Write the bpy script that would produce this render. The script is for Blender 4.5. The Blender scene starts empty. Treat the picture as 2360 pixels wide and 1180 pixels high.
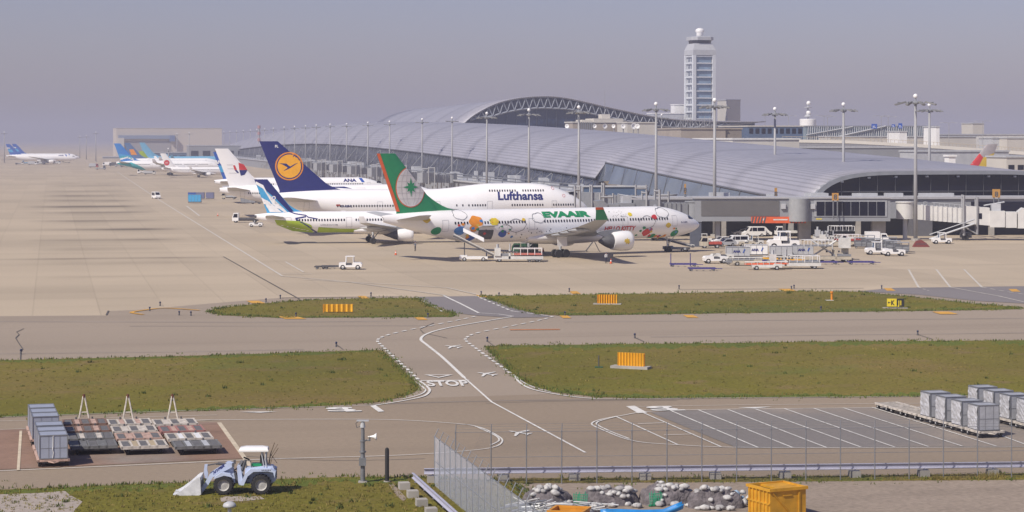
import bpy, bmesh, math, random
from math import sin, cos, pi, radians as R, sqrt, atan2
from mathutils import Vector, Matrix, geometry
random.seed(7)
C = bpy.context.scene
COL = C.collection
# ---------------------------------------------------------------- camera
F, CX, HZ, H = 5000.0, 1180.0, 320.0, 20.0     # focal length in photo px, centre column, horizon row, eye height
cam = bpy.data.cameras.new('Camera'); camo = bpy.data.objects.new('Camera', cam); COL.objects.link(camo)
camo.location = (0, 0, H); camo.rotation_euler = (R(90), 0, 0)
cam.sensor_width = 36; cam.lens = 36 * F / 2360; cam.shift_y = -(590 - HZ) / 2360
cam.clip_start = 1; cam.clip_end = 60000
C.camera = camo
# ---------------------------------------------------------------- sky, sun, exposure
SUN_EL, SUN_AZ = R(46), (-0.70, -0.72)          # the sun stands left of and behind the camera
w = bpy.data.worlds.new('World'); C.world = w; w.use_nodes = True
nt = w.node_tree; nt.nodes.clear()
sky = nt.nodes.new('ShaderNodeTexSky'); sky.sky_type = 'NISHITA'; sky.sun_disc = False
sky.sun_elevation = SUN_EL; sky.sun_rotation = atan2(SUN_AZ[0], SUN_AZ[1]); sky.altitude = 0
sky.air_density = 1.0; sky.dust_density = 0.9; sky.ozone_density = 1.0
tint = nt.nodes.new('ShaderNodeMix'); tint.data_type = 'RGBA'; tint.blend_type = 'MULTIPLY'; tint.inputs[0].default_value = 1
tint.inputs[7].default_value = (0.97, 0.87, 1.16, 1)
bg = nt.nodes.new('ShaderNodeBackground'); bg.inputs[1].default_value = 0.075
out = nt.nodes.new('ShaderNodeOutputWorld')
nt.links.new(sky.outputs[0], tint.inputs[6]); nt.links.new(tint.outputs[2], bg.inputs[0]); nt.links.new(bg.outputs[0], out.inputs[0])
sun = bpy.data.lights.new('Sun', 'SUN'); sun.energy = 4.7; sun.angle = R(0.5); sun.color = (1.0, 0.93, 0.81)
suno = bpy.data.objects.new('Sun', sun); COL.objects.link(suno)
_d = Vector((SUN_AZ[0] * cos(SUN_EL), SUN_AZ[1] * cos(SUN_EL), sin(SUN_EL))).normalized()
suno.rotation_euler = _d.to_track_quat('Z', 'Y').to_euler(); suno.location = (0, 0, 300)
C.view_settings.view_transform = 'Standard'; C.view_settings.look = 'None'; C.view_settings.gamma = 1
C.view_settings.exposure = 0.0; C.view_settings.use_curve_mapping = False
C.cycles.max_bounces = 6; C.cycles.volume_bounces = 1; C.cycles.volume_step_rate = 4; C.cycles.volume_max_steps = 64

# ---------------------------------------------------------------- helpers
def G(px, py, z=0.0):
    """ground point seen at photo pixel (px, py)"""
    Y = F * (H - z) / (py - HZ)
    return Vector(((px - CX) * Y / F, Y, z))
def PX(px, Y): return (px - CX) * Y / F
def ZZ(py, Y): return H - (py - HZ) * Y / F
TH = R(12)                                       # bearing of the airport grid
U = Vector((-sin(TH), cos(TH), 0)); V = Vector((cos(TH), sin(TH), 0))

def nn(nt, t, **kw):
    n = nt.nodes.new(t)
    for k, v in kw.items(): setattr(n, k, v)
    return n
MATS = {}
def mat(name, col, rough=.6, metal=0., noise=None, bump=None, trans=0., emit=None):
    """noise = (scale, amount, detail): the colour varies by +-amount"""
    if name in MATS: return MATS[name]
    m = bpy.data.materials.new(name); m.use_nodes = True; MATS[name] = m
    t = m.node_tree; b = t.nodes['Principled BSDF']
    b.inputs['Base Color'].default_value = (*col, 1); b.inputs['Roughness'].default_value = rough; b.inputs['Metallic'].default_value = metal
    if noise or bump:
        tc = nn(t, 'ShaderNodeTexCoord')
    if noise is None: noise = (1.3, .07, 3); tc = nn(t, 'ShaderNodeTexCoord')
    nz = nn(t, 'ShaderNodeTexNoise'); nz.inputs['Scale'].default_value = noise[0]; nz.inputs['Detail'].default_value = noise[2]
    t.links.new(tc.outputs['Object'], nz.inputs['Vector'])
    mr = nn(t, 'ShaderNodeMapRange'); mr.inputs[1].default_value = .3; mr.inputs[2].default_value = .7
    mr.inputs[3].default_value = 1 - noise[1]; mr.inputs[4].default_value = 1 + noise[1]
    t.links.new(nz.outputs[0], mr.inputs[0])
    mx = nn(t, 'ShaderNodeVectorMath', operation='SCALE'); mx.inputs[0].default_value = col
    t.links.new(mr.outputs[0], mx.inputs['Scale']); t.links.new(mx.outputs[0], b.inputs['Base Color'])
    if bump:
        nb = nn(t, 'ShaderNodeTexNoise'); nb.inputs['Scale'].default_value = bump[0]; nb.inputs['Detail'].default_value = 4
        t.links.new(tc.outputs['Object'], nb.inputs['Vector'])
        bp = nn(t, 'ShaderNodeBump'); bp.inputs['Strength'].default_value = bump[1]; bp.inputs['Distance'].default_value = bump[2]
        t.links.new(nb.outputs[0], bp.inputs['Height']); t.links.new(bp.outputs[0], b.inputs['Normal'])
    return m

white = mat('white_paint', (.86, .85, .84), .35, noise=(.5, .04, 4))
offwhite = mat('offwhite_paint', (.66, .65, .62), .5, noise=(1.5, .12, 4))
plane_white = mat('aircraft_white', (.90, .885, .885), .28, noise=(.25, .03, 5))
lgrey = mat('light_grey_paint', (.46, .47, .49), .5, noise=(.8, .08, 4))
mgrey = mat('mid_grey_paint', (.25, .26, .28), .55, noise=(.6, .1, 4))
wgrey = mat('wing_grey', (.50, .50, .50), .4, noise=(.4, .05, 3))
dgrey = mat('dark_grey', (.09, .09, .10), .6, noise=(2, .2, 3))
black = mat('black_rubber', (.022, .022, .025), .75)
dglass = mat('dark_glass', (.008, .009, .022), .10, noise=(.05, .25, 2))
dglass.node_tree.nodes['Principled BSDF'].inputs['Specular IOR Level'].default_value = .18
bglass = mat('blue_glass', (.10, .15, .24), .15, noise=(.05, .15, 2))
steel = mat('galvanised_steel', (.27, .28, .30), .45, .5, noise=(3, .1, 3))
pole_m = mat('pole_grey', (.33, .33, .34), .5, noise=(.4, .08, 3))
concrete = mat('concrete_grey', (.36, .34, .31), .85, noise=(.7, .15, 5))
tan = mat('tan_wall', (.36, .31, .26), .85, noise=(.25, .08, 4))
cream = mat('cream_wall', (.55, .52, .47), .8, noise=(.1, .05, 4))
gbldg = mat('grey_cladding', (.27, .28, .30), .6, noise=(.15, .06, 4))
gpanel = mat('dark_panel', (.13, .125, .125), .6, noise=(.3, .08, 4))
orange = mat('orange_paint', (.80, .28, .02), .5, noise=(1.5, .12, 4))
oyellow = mat('amber_paint', (.80, .42, .02), .55, noise=(1.0, .12, 4))
redor = mat('red_orange_paint', (.72, .12, .03), .55)
red = mat('red_paint', (.60, .04, .04), .5)
dred = mat('dull_red', (.42, .07, .05), .6, noise=(2, .2, 3))
blue = mat('blue_paint', (.02, .09, .42), .4)
sblue = mat('sky_blue_paint', (.06, .36, .66), .4)
lblue = mat('pale_blue_paint', (.50, .57, .74), .4, noise=(1.2, .08, 4))
navy = mat('navy_paint', (.018, .025, .16), .35)
purple = mat('violet_blue_paint', (.06, .05, .22), .5)
green = mat('green_paint', (.012, .26, .10), .4)
dgreen = mat('dark_green', (.02, .09, .045), .6)
lime = mat('lime_paint', (.38, .52, .03), .4)
yellow = mat('yellow_paint', (.78, .60, .03), .5)
gold = mat('gold_paint', (.72, .50, .05), .5)
beige = mat('beige_paint', (.50, .45, .36), .55, noise=(2, .15, 3))
teal = mat('teal_paint', (.03, .40, .45), .4)
glight = mat('globe_white', (.70, .66, .65), .45)

class MB:
    """collects shapes, then links them as one mesh object"""
    def __init__(s): s.v = []; s.f = []; s.m = []; s.uv = None
    def add(s, vs, fs, m=0):
        o = len(s.v); s.v += [tuple(v) for v in vs]
        for f in fs: s.f.append([i + o for i in f]); s.m.append(m)
        return s
    def box(s, x0, x1, y0, y1, z0, z1, m=0):
        vs = [(x, y, z) for z in (z0, z1) for y in (y0, y1) for x in (x0, x1)]
        return s.add(vs, [(0, 2, 3, 1), (4, 5, 7, 6), (0, 1, 5, 4), (2, 6, 7, 3), (0, 4, 6, 2), (1, 3, 7, 5)], m)
    def obox(s, c, d, rz=0, m=0, ry=0, rx=0):
        M = Matrix.Translation(Vector(c)) @ Matrix.Rotation(rz, 4, 'Z') @ Matrix.Rotation(ry, 4, 'Y') @ Matrix.Rotation(rx, 4, 'X')
        vs = [M @ Vector((x * d[0] / 2, y * d[1] / 2, z * d[2] / 2)) for z in (-1, 1) for y in (-1, 1) for x in (-1, 1)]
        return s.add(vs, [(0, 2, 3, 1), (4, 5, 7, 6), (0, 1, 5, 4), (2, 6, 7, 3), (0, 4, 6, 2), (1, 3, 7, 5)], m)
    def cyl(s, p0, p1, r0, r1=None, n=8, caps=True, m=0):
        p0 = Vector(p0); p1 = Vector(p1); r1 = r0 if r1 is None else r1
        d = (p1 - p0)
        if d.length < 1e-6: return s
        q = d.normalized().to_track_quat('Z', 'Y'); vs = []
        for p, r in ((p0, r0), (p1, r1)):
            for k in range(n): vs.append(p + q @ Vector((r * cos(2 * pi * k / n), r * sin(2 * pi * k / n), 0)))
        fs = [(k, (k + 1) % n, n + (k + 1) % n, n + k) for k in range(n)]
        if caps: fs += [tuple(range(n))[::-1], tuple(range(n, 2 * n))]
        return s.add(vs, fs, m)
    def bar(s, p0, p1, t=.1, m=0): return s.cyl(p0, p1, t * .7071, n=4, m=m)
    def path(s, pts, r, n=6, m=0):
        for a, b in zip(pts, pts[1:]): s.cyl(a, b, r, n=n, m=m)
        return s
    def prism(s, poly, axis, a, b, m=0):
        """extrude a 2-D outline: axis 'y' -> outline in (x, z); 'x' -> (y, z); 'z' -> (x, y)"""
        f = {'y': lambda p, q: (p[0], q, p[1]), 'x': lambda p, q: (q, p[0], p[1]), 'z': lambda p, q: (p[0], p[1], q)}[axis]
        n = len(poly); vs = [f(p, a) for p in poly] + [f(p, b) for p in poly]
        fs = [(k, (k + 1) % n, n + (k + 1) % n, n + k) for k in range(n)] + [tuple(range(n))[::-1], tuple(range(n, 2 * n))]
        return s.add(vs, fs, m)
    def loft(s, rings, close=True, caps=True, m=0):
        n = len(rings[0]); vs = [p for r in rings for p in r]; fs = []
        for i in range(len(rings) - 1):
            for k in range(n if close else n - 1):
                a = i * n + k; b = i * n + (k + 1) % n; fs.append((a, b, b + n, a + n))
        if caps: fs += [tuple(range(n))[::-1], tuple(range((len(rings) - 1) * n, len(rings) * n))]
        return s.add(vs, fs, m)
    def lathe(s, prof, axis='z', c=(0, 0, 0), n=16, m=0, caps=True):
        """prof = [(radius, along)]"""
        rings = []
        for r, a in prof:
            ring = []
            for k in range(n):
                p, q = r * cos(2 * pi * k / n), r * sin(2 * pi * k / n)
                ring.append(Vector(c) + Vector({'z': (p, q, a), 'x': (a, p, q), 'y': (p, a, q)}[axis]))
            rings.append(ring)
        return s.loft(rings, True, caps, m)
    def ball(s, c, r, n=10, m=0, sz=1., jit=0, rnd=None):
        rings = []
        for i in range(n // 2 + 1):
            a = pi * i / (n // 2); ring = []
            for k in range(n):
                j = 1 + (rnd.uniform(-jit, jit) if jit else 0)
                ring.append((c[0] + r * j * max(sin(a), .02) * cos(2 * pi * k / n), c[1] + r * j * max(sin(a), .02) * sin(2 * pi * k / n), c[2] - r * sz * j * cos(a)))
            rings.append(ring)
        return s.loft(rings, m=m)
    def build(s, name, mats, parent=None, smooth=False, angle=None, **props):
        me = bpy.data.meshes.new(name); me.from_pydata(s.v, [], s.f); me.validate()
        if not isinstance(mats, (list, tuple)): mats = [mats]
        for mm in mats: me.materials.append(mm)
        if len(mats) > 1 and len(s.m) == len(me.polygons): me.polygons.foreach_set('material_index', s.m)
        if smooth: me.polygons.foreach_set('use_smooth', [True] * len(me.polygons))
        if angle:
            me.polygons.foreach_set('use_smooth', [True] * len(me.polygons))
            me.set_sharp_from_angle(angle=R(angle))
        bm = bmesh.new(); bm.from_mesh(me); bmesh.ops.recalc_face_normals(bm, faces=bm.faces); bm.to_mesh(me); bm.free()
        o = bpy.data.objects.new(name, me); COL.objects.link(o)
        if parent: o.parent = parent
        for k, v in props.items(): o[k] = v
        return o
def build_split(mb, name, mats, parent, most=100):
    """each separate piece of the collected shapes becomes a part of its own; past the hundredth they share one"""
    par = list(range(len(mb.v)))
    def find(a):
        while par[a] != a: par[a] = par[par[a]]; a = par[a]
        return a
    for f in mb.f:
        for i in f[1:]: par[find(i)] = find(f[0])
    grp = {}
    for f, m_ in zip(mb.f, mb.m): grp.setdefault(find(f[0]), []).append((f, m_))
    out_ = []; rest = MB()
    for k, fs in enumerate(grp.values()):
        q = MB() if k < most else rest; idx = {}
        o0 = len(q.v)
        for f, m_ in fs:
            for i in f:
                if i not in idx: idx[i] = len(q.v); q.v.append(mb.v[i])
            q.f.append([idx[i] for i in f]); q.m.append(m_)
        if k < most: out_.append(q.build(name, mats, parent))
    if rest.f: out_.append(rest.build(name, mats, parent, kind='stuff'))
    return out_
def thing(name, label, cat, loc=(0, 0, 0), rz=0, group=None):
    o = bpy.data.objects.new(name, None); COL.objects.link(o); o.location = loc; o.rotation_euler = (0, 0, rz); o.empty_display_size = .5
    o['label'] = label; o['category'] = cat
    if group: o['group'] = group
    return o
def tag(o, label, cat, group=None):
    o['label'] = label; o['category'] = cat
    if group: o['group'] = group
    return o
def copy_tree(o, parent=None):
    c = o.copy(); COL.objects.link(c)
    if parent: c.parent = parent
    for ch in list(o.children): copy_tree(ch, c)
    return c
def dup(o, loc, rz=0, label=None, group=None, sc=None):
    c = copy_tree(o); c.location = loc; c.rotation_euler = (0, 0, rz)
    if sc: c.scale = (sc, sc, sc)
    if label: c['label'] = label
    if group: c['group'] = group
    return c
ORD = ['first', 'second', 'third', 'fourth', 'fifth', 'sixth', 'seventh', 'eighth', 'ninth', 'tenth', 'eleventh', 'twelfth', 'thirteenth', 'fourteenth', 'fifteenth', 'sixteenth', 'seventeenth', 'eighteenth', 'nineteenth', 'twentieth', 'twenty-first', 'twenty-second', 'twenty-third', 'twenty-fourth', 'twenty-fifth', 'twenty-sixth', 'twenty-seventh', 'twenty-eighth', 'twenty-ninth', 'thirtieth']
def textpoly(body, size, bold=0., space=1., shear=0., sx=1., align='LEFT'):
    """vertices and faces of a line of lettering, in its own plane"""
    cu = bpy.data.curves.new('t', 'FONT'); cu.body = body; cu.size = size; cu.offset = bold; cu.space_character = space; cu.shear = shear; cu.align_x = align
    cu.resolution_u = 4
    o = bpy.data.objects.new('t', cu); COL.objects.link(o)
    dg = bpy.context.evaluated_depsgraph_get(); me = bpy.data.meshes.new_from_object(o.evaluated_get(dg))
    vs = [(v.co.x * sx, v.co.y) for v in me.vertices]; fs = [list(p.vertices) for p in me.polygons]
    bpy.data.objects.remove(o); bpy.data.curves.remove(cu); bpy.data.meshes.remove(me)
    return vs, fs
def circle(cx, cy, r, n=32, ry=None): return [(cx + r * cos(2 * pi * k / n), cy + (ry or r) * sin(2 * pi * k / n)) for k in range(n)]
def starp(cx, cy, r, r2, n=5, a0=pi / 2): return [(cx + (r if k % 2 == 0 else r2) * cos(a0 + pi * k / n), cy + (r if k % 2 == 0 else r2) * sin(a0 + pi * k / n)) for k in range(2 * n)]
def stroke(pts, w, closed=False):
    """list of quads following a polyline in 2-D"""
    if closed: pts = pts + [pts[0]]
    qs = []
    for a, b in zip(pts, pts[1:]):
        dx, dy = b[0] - a[0], b[1] - a[1]; l = sqrt(dx * dx + dy * dy) or 1; ox, oy = -dy / l * w / 2, dx / l * w / 2
        ex, ey = 0, 0
        qs.append([(a[0] + ox - ex, a[1] + oy - ey), (b[0] + ox + ex, b[1] + oy + ey), (b[0] - ox + ex, b[1] - oy + ey), (a[0] - ox - ex, a[1] - oy - ey)])
    return qs
def clip(poly, conv):
    """clip an outline by a convex counter-clockwise one"""
    outp = poly
    for i in range(len(conv)):
        a, b = conv[i], conv[(i + 1) % len(conv)]; inp = outp; outp = []
        def side(p): return (b[0] - a[0]) * (p[1] - a[1]) - (b[1] - a[1]) * (p[0] - a[0])
        for j in range(len(inp)):
            p, q = inp[j], inp[(j + 1) % len(inp)]; sp, sq = side(p), side(q)
            if sp >= 0: outp.append(p)
            if (sp >= 0) != (sq >= 0):
                k = sp / (sp - sq); outp.append((p[0] + (q[0] - p[0]) * k, p[1] + (q[1] - p[1]) * k))
        if not outp: return []
    return outp
def decal(name, polys, m, parent, fn, cut=(.6, .25), vf=None, **props):
    """flat outlines (2-D) laid onto a curved surface: fn(a, b) -> 3-D point"""
    bm = bmesh.new()
    for P in polys or []:
        if len(P) < 3: continue
        vs = [bm.verts.new((p[0], p[1], 0)) for p in P]
        try: bm.faces.new(vs)
        except ValueError: pass
    if vf:
        vs = [bm.verts.new((p[0], p[1], 0)) for p in vf[0]]
        for f in vf[1]:
            try: bm.faces.new([vs[i] for i in f])
            except ValueError: pass
    if not bm.verts: bm.free(); return None
    bmesh.ops.triangulate(bm, faces=bm.faces[:])
    for ax, st in ((0, cut[0]), (1, cut[1])):
        if not st: continue
        lo = min(v.co[ax] for v in bm.verts); hi = max(v.co[ax] for v in bm.verts); k = math.floor(lo / st) + 1
        while k * st < hi:
            no = Vector((1, 0, 0)) if ax == 0 else Vector((0, 1, 0))
            bmesh.ops.bisect_plane(bm, geom=bm.verts[:] + bm.edges[:] + bm.faces[:], plane_co=no * (k * st), plane_no=no); k += 1
    for v in bm.verts: v.co = Vector(fn(v.co.x, v.co.y))
    me = bpy.data.meshes.new(name); bm.to_mesh(me); bm.free(); me.materials.append(m)
    o = bpy.data.objects.new(name, me); COL.objects.link(o); o.parent = parent
    for k, v in props.items(): o[k] = v
    return o

# ---------------------------------------------------------------- ground
def ground_mat(name, col, var, joints=None, stains=None, speck=.05, bump=.0, patch=None, rough=.9, red=None):
    m = bpy.data.materials.new(name); m.use_nodes = True; t = m.node_tree; b = t.nodes['Principled BSDF']; b.inputs['Roughness'].default_value = rough
    b.inputs['Specular IOR Level'].default_value = .25
    tc = nn(t, 'ShaderNodeTexCoord'); mp = nn(t, 'ShaderNodeMapping'); mp.inputs['Rotation'].default_value = (0, 0, -TH); t.links.new(tc.outputs['Object'], mp.inputs[0])
    L = t.links.new
    def noise(sc, det=3, rot=mp.outputs[0], stretch=None):
        src = rot
        if stretch:
            m2 = nn(t, 'ShaderNodeMapping'); m2.inputs['Scale'].default_value = stretch; L(rot, m2.inputs[0]); src = m2.outputs[0]
        n = nn(t, 'ShaderNodeTexNoise'); n.inputs['Scale'].default_value = sc; n.inputs['Detail'].default_value = det; L(src, n.inputs['Vector']); return n.outputs[0]
    def rng(v, a, c, lo, hi):
        r = nn(t, 'ShaderNodeMapRange'); r.inputs[1].default_value = a; r.inputs[2].default_value = c; r.inputs[3].default_value = lo; r.inputs[4].default_value = hi; L(v, r.inputs[0]); return r.outputs[0]
    def mul(a, c):
        q = nn(t, 'ShaderNodeMath', operation='MULTIPLY'); L(a, q.inputs[0])
        if isinstance(c, float): q.inputs[1].default_value = c
        else: L(c, q.inputs[1])
        return q.outputs[0]
    val = rng(noise(.02, 5), .3, .7, 1 - var, 1 + var)
    val = mul(val, rng(noise(3.0, 4), .3, .7, 1 - speck, 1 + speck))
    if stains:
        for (sc, st, lo, hi, dk) in stains: val = mul(val, rng(noise(sc, 4, stretch=st), lo, hi, 1., dk))
    if joints:
        fl = nn(t, 'ShaderNodeVectorMath', operation='FLOOR'); dv = nn(t, 'ShaderNodeVectorMath', operation='DIVIDE'); dv.inputs[1].default_value = (joints[0], joints[1], 1)
        ad = nn(t, 'ShaderNodeVectorMath', operation='ADD'); ad.inputs[1].default_value = (0, 0, 10.5)
        off = nn(t, 'ShaderNodeVectorMath', operation='ADD'); off.inputs[1].default_value = (JOFF + .15, -1.5, 0); L(mp.outputs[0], off.inputs[0]); L(off.outputs[0], dv.inputs[0]); L(dv.outputs[0], ad.inputs[0]); L(ad.outputs[0], fl.inputs[0])
        wn = nn(t, 'ShaderNodeTexWhiteNoise'); L(fl.outputs[0], wn.inputs[0]); val = mul(val, rng(wn.outputs[0], 0, 1, 1 - joints[2], 1 + joints[2]))
        fr = nn(t, 'ShaderNodeVectorMath', operation='FRACTION'); L(ad.outputs[0], fr.inputs[0]); sp = nn(t, 'ShaderNodeSeparateXYZ'); L(fr.outputs[0], sp.inputs[0])
        for k in (0, 1):
            val = mul(val, rng(sp.outputs[k], 0, joints[3 + k], joints[5], 1.))
    if bars_fn.get(name): val = bars_fn[name](t, mp.outputs[0], val, mul, rng, noise)
    sc = nn(t, 'ShaderNodeVectorMath', operation='SCALE'); sc.inputs[0].default_value = col; L(val, sc.inputs['Scale']); cur = sc.outputs[0]
    for (colb, sca, lo, hi, det) in (patch or []):
        mx = nn(t, 'ShaderNodeMix', data_type='RGBA'); L(rng(noise(sca, det), lo, hi, 0, 1), mx.inputs[0]); L(cur, mx.inputs[6])
        s2 = nn(t, 'ShaderNodeVectorMath', operation='SCALE'); s2.inputs[0].default_value = colb; L(val, s2.inputs['Scale']); L(s2.outputs[0], mx.inputs[7]); cur = mx.outputs[2]
    L(cur, b.inputs['Base Color'])
    return m
def apron_bars(t, vec, val, mul, rng, noise):
    # dark rubber and fuel bands across the taxi lane where the slabs meet
    sp = nn(t, 'ShaderNodeSeparateXYZ'); t.links.new(vec, sp.inputs[0]); x, y = sp.outputs[0], sp.outputs[1]
    def m(op, a, b, c=None):
        q = nn(t, 'ShaderNodeMath', operation=op)
        for i, v in enumerate((a, b, c)):
            if v is None: continue
            if isinstance(v, (int, float)): q.inputs[i].default_value = v
            else: t.links.new(v, q.inputs[i])
        return q.outputs[0]
    wob = m('MULTIPLY_ADD', noise(.05, 3, stretch=(.4, .02, 1)), 5.0, m('ADD', y, -2.5)); brk = rng(noise(.03, 4, stretch=(1, .4, 1)), .38, .62, .35, 1.)
    for (py, x0, x1, dk, near) in ((421, 100, 300, .10, 1), (428, 110, 290, .16, 1), (440.5, 90, 300, .14, 1), (451, 85, 320, .20, 1), (462, 80, 335, .22, 1), (476, 45, 366, .34, 1), (489.6, 60, 372, .26, 1), (509, 60, 395, .22, 1), (529, 67, 424, .30, 1), (553, 40, 440, .24, 1), (596, -60, 527, .30, 1), (606, 40, 500, .12, 2.2), (638, 100, 560, .08, 1), (574, 60, 430, .10, 2)):
        c = G(250, py).dot(U); Y = G(250, py).y; hw = (2.6 if py < 560 else 2.2) * near * Y * Y / 1e5
        xa, xb = G(x0, py).dot(V), G(x1, py).dot(V); d = m('SUBTRACT', wob, c)
        up = rng(m('ABSOLUTE', d, None), hw * .25, hw * 1.5, 1., 0.); dn = rng(d, -hw * 3.2, 0, 0., .45); dn2 = rng(d, 0, .5, 1., 0.)
        band = m('MAXIMUM', up, m('MULTIPLY', dn, dn2)); xm = m('MULTIPLY', rng(x, xa, xa + (xb - xa) * .3, 0., 1.), rng(x, xb - (xb - xa) * .25, xb, 1., 0.))
        val = m('MULTIPLY', val, m('SUBTRACT', 1.0, m('MULTIPLY', m('MULTIPLY', band, xm), m('MULTIPLY', brk, min(dk * 2.1, .6)))))
    for (py, wd, dk) in ((622.5, .8, .16), (636, 6, .10), (643, 3, .05), (600, 1, .0), (681, 2.5, .07)):   # long stripes along the stands
        c = G(1300, py).dot(U); Y = G(1300, py).y; hw = wd * Y * Y / 1e5
        xa = G(640, py).dot(V); d = m('SUBTRACT', y, c); band = rng(m('ABSOLUTE', d, None), hw * .5, hw * 1.4, 1., 0.)
        val = m('MULTIPLY', val, m('SUBTRACT', 1.0, m('MULTIPLY', m('MULTIPLY', band, rng(x, xa, xa + 12, 0., 1.)), m('MULTIPLY', brk, dk))))
    return val
JOFF = (7.6 - (G(89, 600).dot(V)) % 7.6) % 7.6
bars_fn = {'apron_concrete': apron_bars}
m_apron = ground_mat('apron_concrete', (.46, .378, .278), .07, joints=(7.6, 46.0, .05, .035, .010, .86), stains=[(.02, (.12, 1.6, 1), .55, .75, .86), (.01, (.3, 2.2, 1), .5, .8, .88), (.06, (.08, 2.0, 1), .5, .75, .93)])
m_taxi = ground_mat('taxiway_asphalt', (.325, .265, .207), .06, stains=[(.02, (.10, 2.5, 1), .5, .8, .80), (.06, (.05, 3, 1), .62, .7, .86)], speck=.06)
m_road = ground_mat('road_asphalt', (.285, .225, .165), .07, stains=[(.05, (.15, 2.5, 1), .5, .8, .82)], speck=.07)
m_blue = ground_mat('blue_grey_asphalt', (.215, .195, .195), .06, stains=[(.05, (1, 1, 1), .5, .8, .85)])
m_park = ground_mat('dark_parking_asphalt', (.205, .186, .174), .10, patch=[((.27, .225, .185), .035, .50, .62, 3)], stains=[(.12, (1, 1, 1), .55, .75, 1.25)], speck=.08)
m_rust = ground_mat('rusty_brown_asphalt', (.235, .150, .110), .12, stains=[(.15, (1, 1, 1), .45, .75, 1.25), (.3, (1, 2, 1), .55, .7, .8)], patch=[((.24, .20, .17), .1, .5, .68, 3)], speck=.08)
m_gravel = ground_mat('gravel_sand', (.29, .235, .188), .10, stains=[(.12, (.5, 2, 1), .5, .7, .85), (.6, (1, 1, 1), .5, .7, .9)], speck=.16)
m_sand = ground_mat('pale_sand', (.36, .31, .27), .08, speck=.15)
m_grass = ground_mat('grass_ground', (.146, .129, .013), .16, stains=[(.25, (1, 1, 1), .55, .75, .86), (.05, (.5, 1.5, 1), .5, .7, .9)], speck=.25, patch=[((.185, .130, .036), .035, .45, .70, 5), ((.18, .13, .045), .22, .56, .72, 4), ((.105, .125, .016), .06, .56, .72, 4)])

def sheet(name, pts, z, m, parent=None, cx=1180):
    me = bpy.data.meshes.new(name); vs = [Vector((p[0], p[1], z)) for p in pts]
    tris = geometry.tessellate_polygon([vs]); me.from_pydata(vs, [], [tuple(t) for t in tris]); me.materials.append(m)
    bm = bmesh.new(); bm.from_mesh(me); bmesh.ops.recalc_face_normals(bm, faces=bm.faces)
    for f in bm.faces:
        if f.normal.z < 0: f.normal_flip()
    bm.to_mesh(me); bm.free()
    o = bpy.data.objects.new(name, me); COL.objects.link(o)
    if parent: o.parent = parent
    else: o['kind'] = 'structure'
    return o
def gp(l): return [G(*p) for p in l]
sheet('ground', [(-12000, -500), (12000, -500), (12000, 16000), (-12000, 16000)], 0, m_apron)
# grey service asphalt from the concrete edge to the fence, grass islands and parking lots on it
tx = gp([(-900, 735), (245, 727), (252, 717), (320, 714), (480, 700), (650, 686), (960, 684), (1180, 681), (1980, 670), (2060, 664), (2600, 655), (3400, 648), (3400, 930), (2360, 930), (-900, 945)])
sheet('taxiway', tx, .01, m_taxi)
rd = gp([(-900, 975), (0, 948), (900, 920), (1380, 905), (3400, 880), (3400, 1092), (2360, 1100), (1600, 1108), (1000, 1112), (0, 1135), (-900, 1165)])
sheet('service_road', rd, .02, m_road)
GR = {
 'left': [(-900, 862), (0, 831), (300, 824), (600, 816), (870, 807), (885, 810), (925, 850), (962, 886), (966, 893), (955, 905), (925, 916), (870, 928), (700, 940), (300, 953), (0, 963), (-900, 996)],
 'right': [(1118, 800), (1150, 797), (1500, 793), (2000, 787), (2360, 785), (3400, 772), (3400, 905), (2360, 913), (1950, 916), (1500, 919), (1380, 916), (1290, 906), (1215, 886), (1185, 868), (1150, 832)],
 'island': [(478, 719), (500, 711), (580, 702), (700, 693), (830, 688), (958, 687), (1000, 708), (1050, 724), (1040, 731), (640, 733), (510, 727)],
 'right_island': [(1108, 683), (1500, 677), (1850, 672), (1980, 673), (2110, 686), (2240, 700), (2340, 708), (2352, 713), (2200, 716), (1700, 722), (1290, 728), (1240, 724), (1180, 710)],
}
for k, P in GR.items(): sheet('grass_strip', gp(P), .035, m_grass)
m_fresh = ground_mat('fresh_green_grass', (.100, .122, .016), .2, speck=.3, patch=[((.145, .128, .016), .15, .52, .66, 4)])
rgf = random.Random(21)
def green_edge(top, width):
    up, lo = [], []
    for i in range(len(top) - 1):
        a, b = top[i], top[i + 1]; n = max(2, int(abs(b[0] - a[0]) / 9))
        for k in range(n):
            t = k / n; x, y = a[0] + (b[0] - a[0]) * t, a[1] + (b[1] - a[1]) * t; up.append((x, y)); lo.append((x + rgf.uniform(-3, 3), y + width * (.45 + .55 * abs(sin(x * .013 + i))) * rgf.uniform(.35, 1.2)))
    sheet('grass_edge', gp(up + lo[::-1]), .038, m_fresh)
green_edge([(1150, 798), (1500, 794), (2000, 788), (2360, 786), (2700, 782)], 12)
green_edge([(0, 832), (300, 825), (600, 817), (870, 808)], 7)
green_edge([(1260, 903), (1380, 915), (1500, 917.5), (2000, 915), (2360, 912), (2700, 908)], -9)
green_edge([(0, 962), (300, 952), (700, 939), (870, 927)], -8)
green_edge([(1290, 727), (1700, 721), (2200, 715), (2340, 712)], -7)
green_edge([(510, 726), (640, 732), (1030, 730)], -4)
front_grass = gp([(-900, 1160), (0, 1130), (300, 1118), (640, 1105), (800, 1100), (950, 1100), (1010, 1104), (1100, 1106), (1180, 1110), (1260, 1180), (1500, 1400), (-900, 1500)])
sheet('foreground_grass', front_grass, .035, m_grass)
green_edge([(0, 1132), (300, 1120), (640, 1107), (800, 1102), (950, 1102)], 16)
sheet('gravel_yard', gp([(1100, 1106), (1600, 1104), (2360, 1098), (3400, 1090), (3400, 1500), (1500, 1500), (1260, 1180), (1180, 1112)]), .03, m_gravel)
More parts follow.
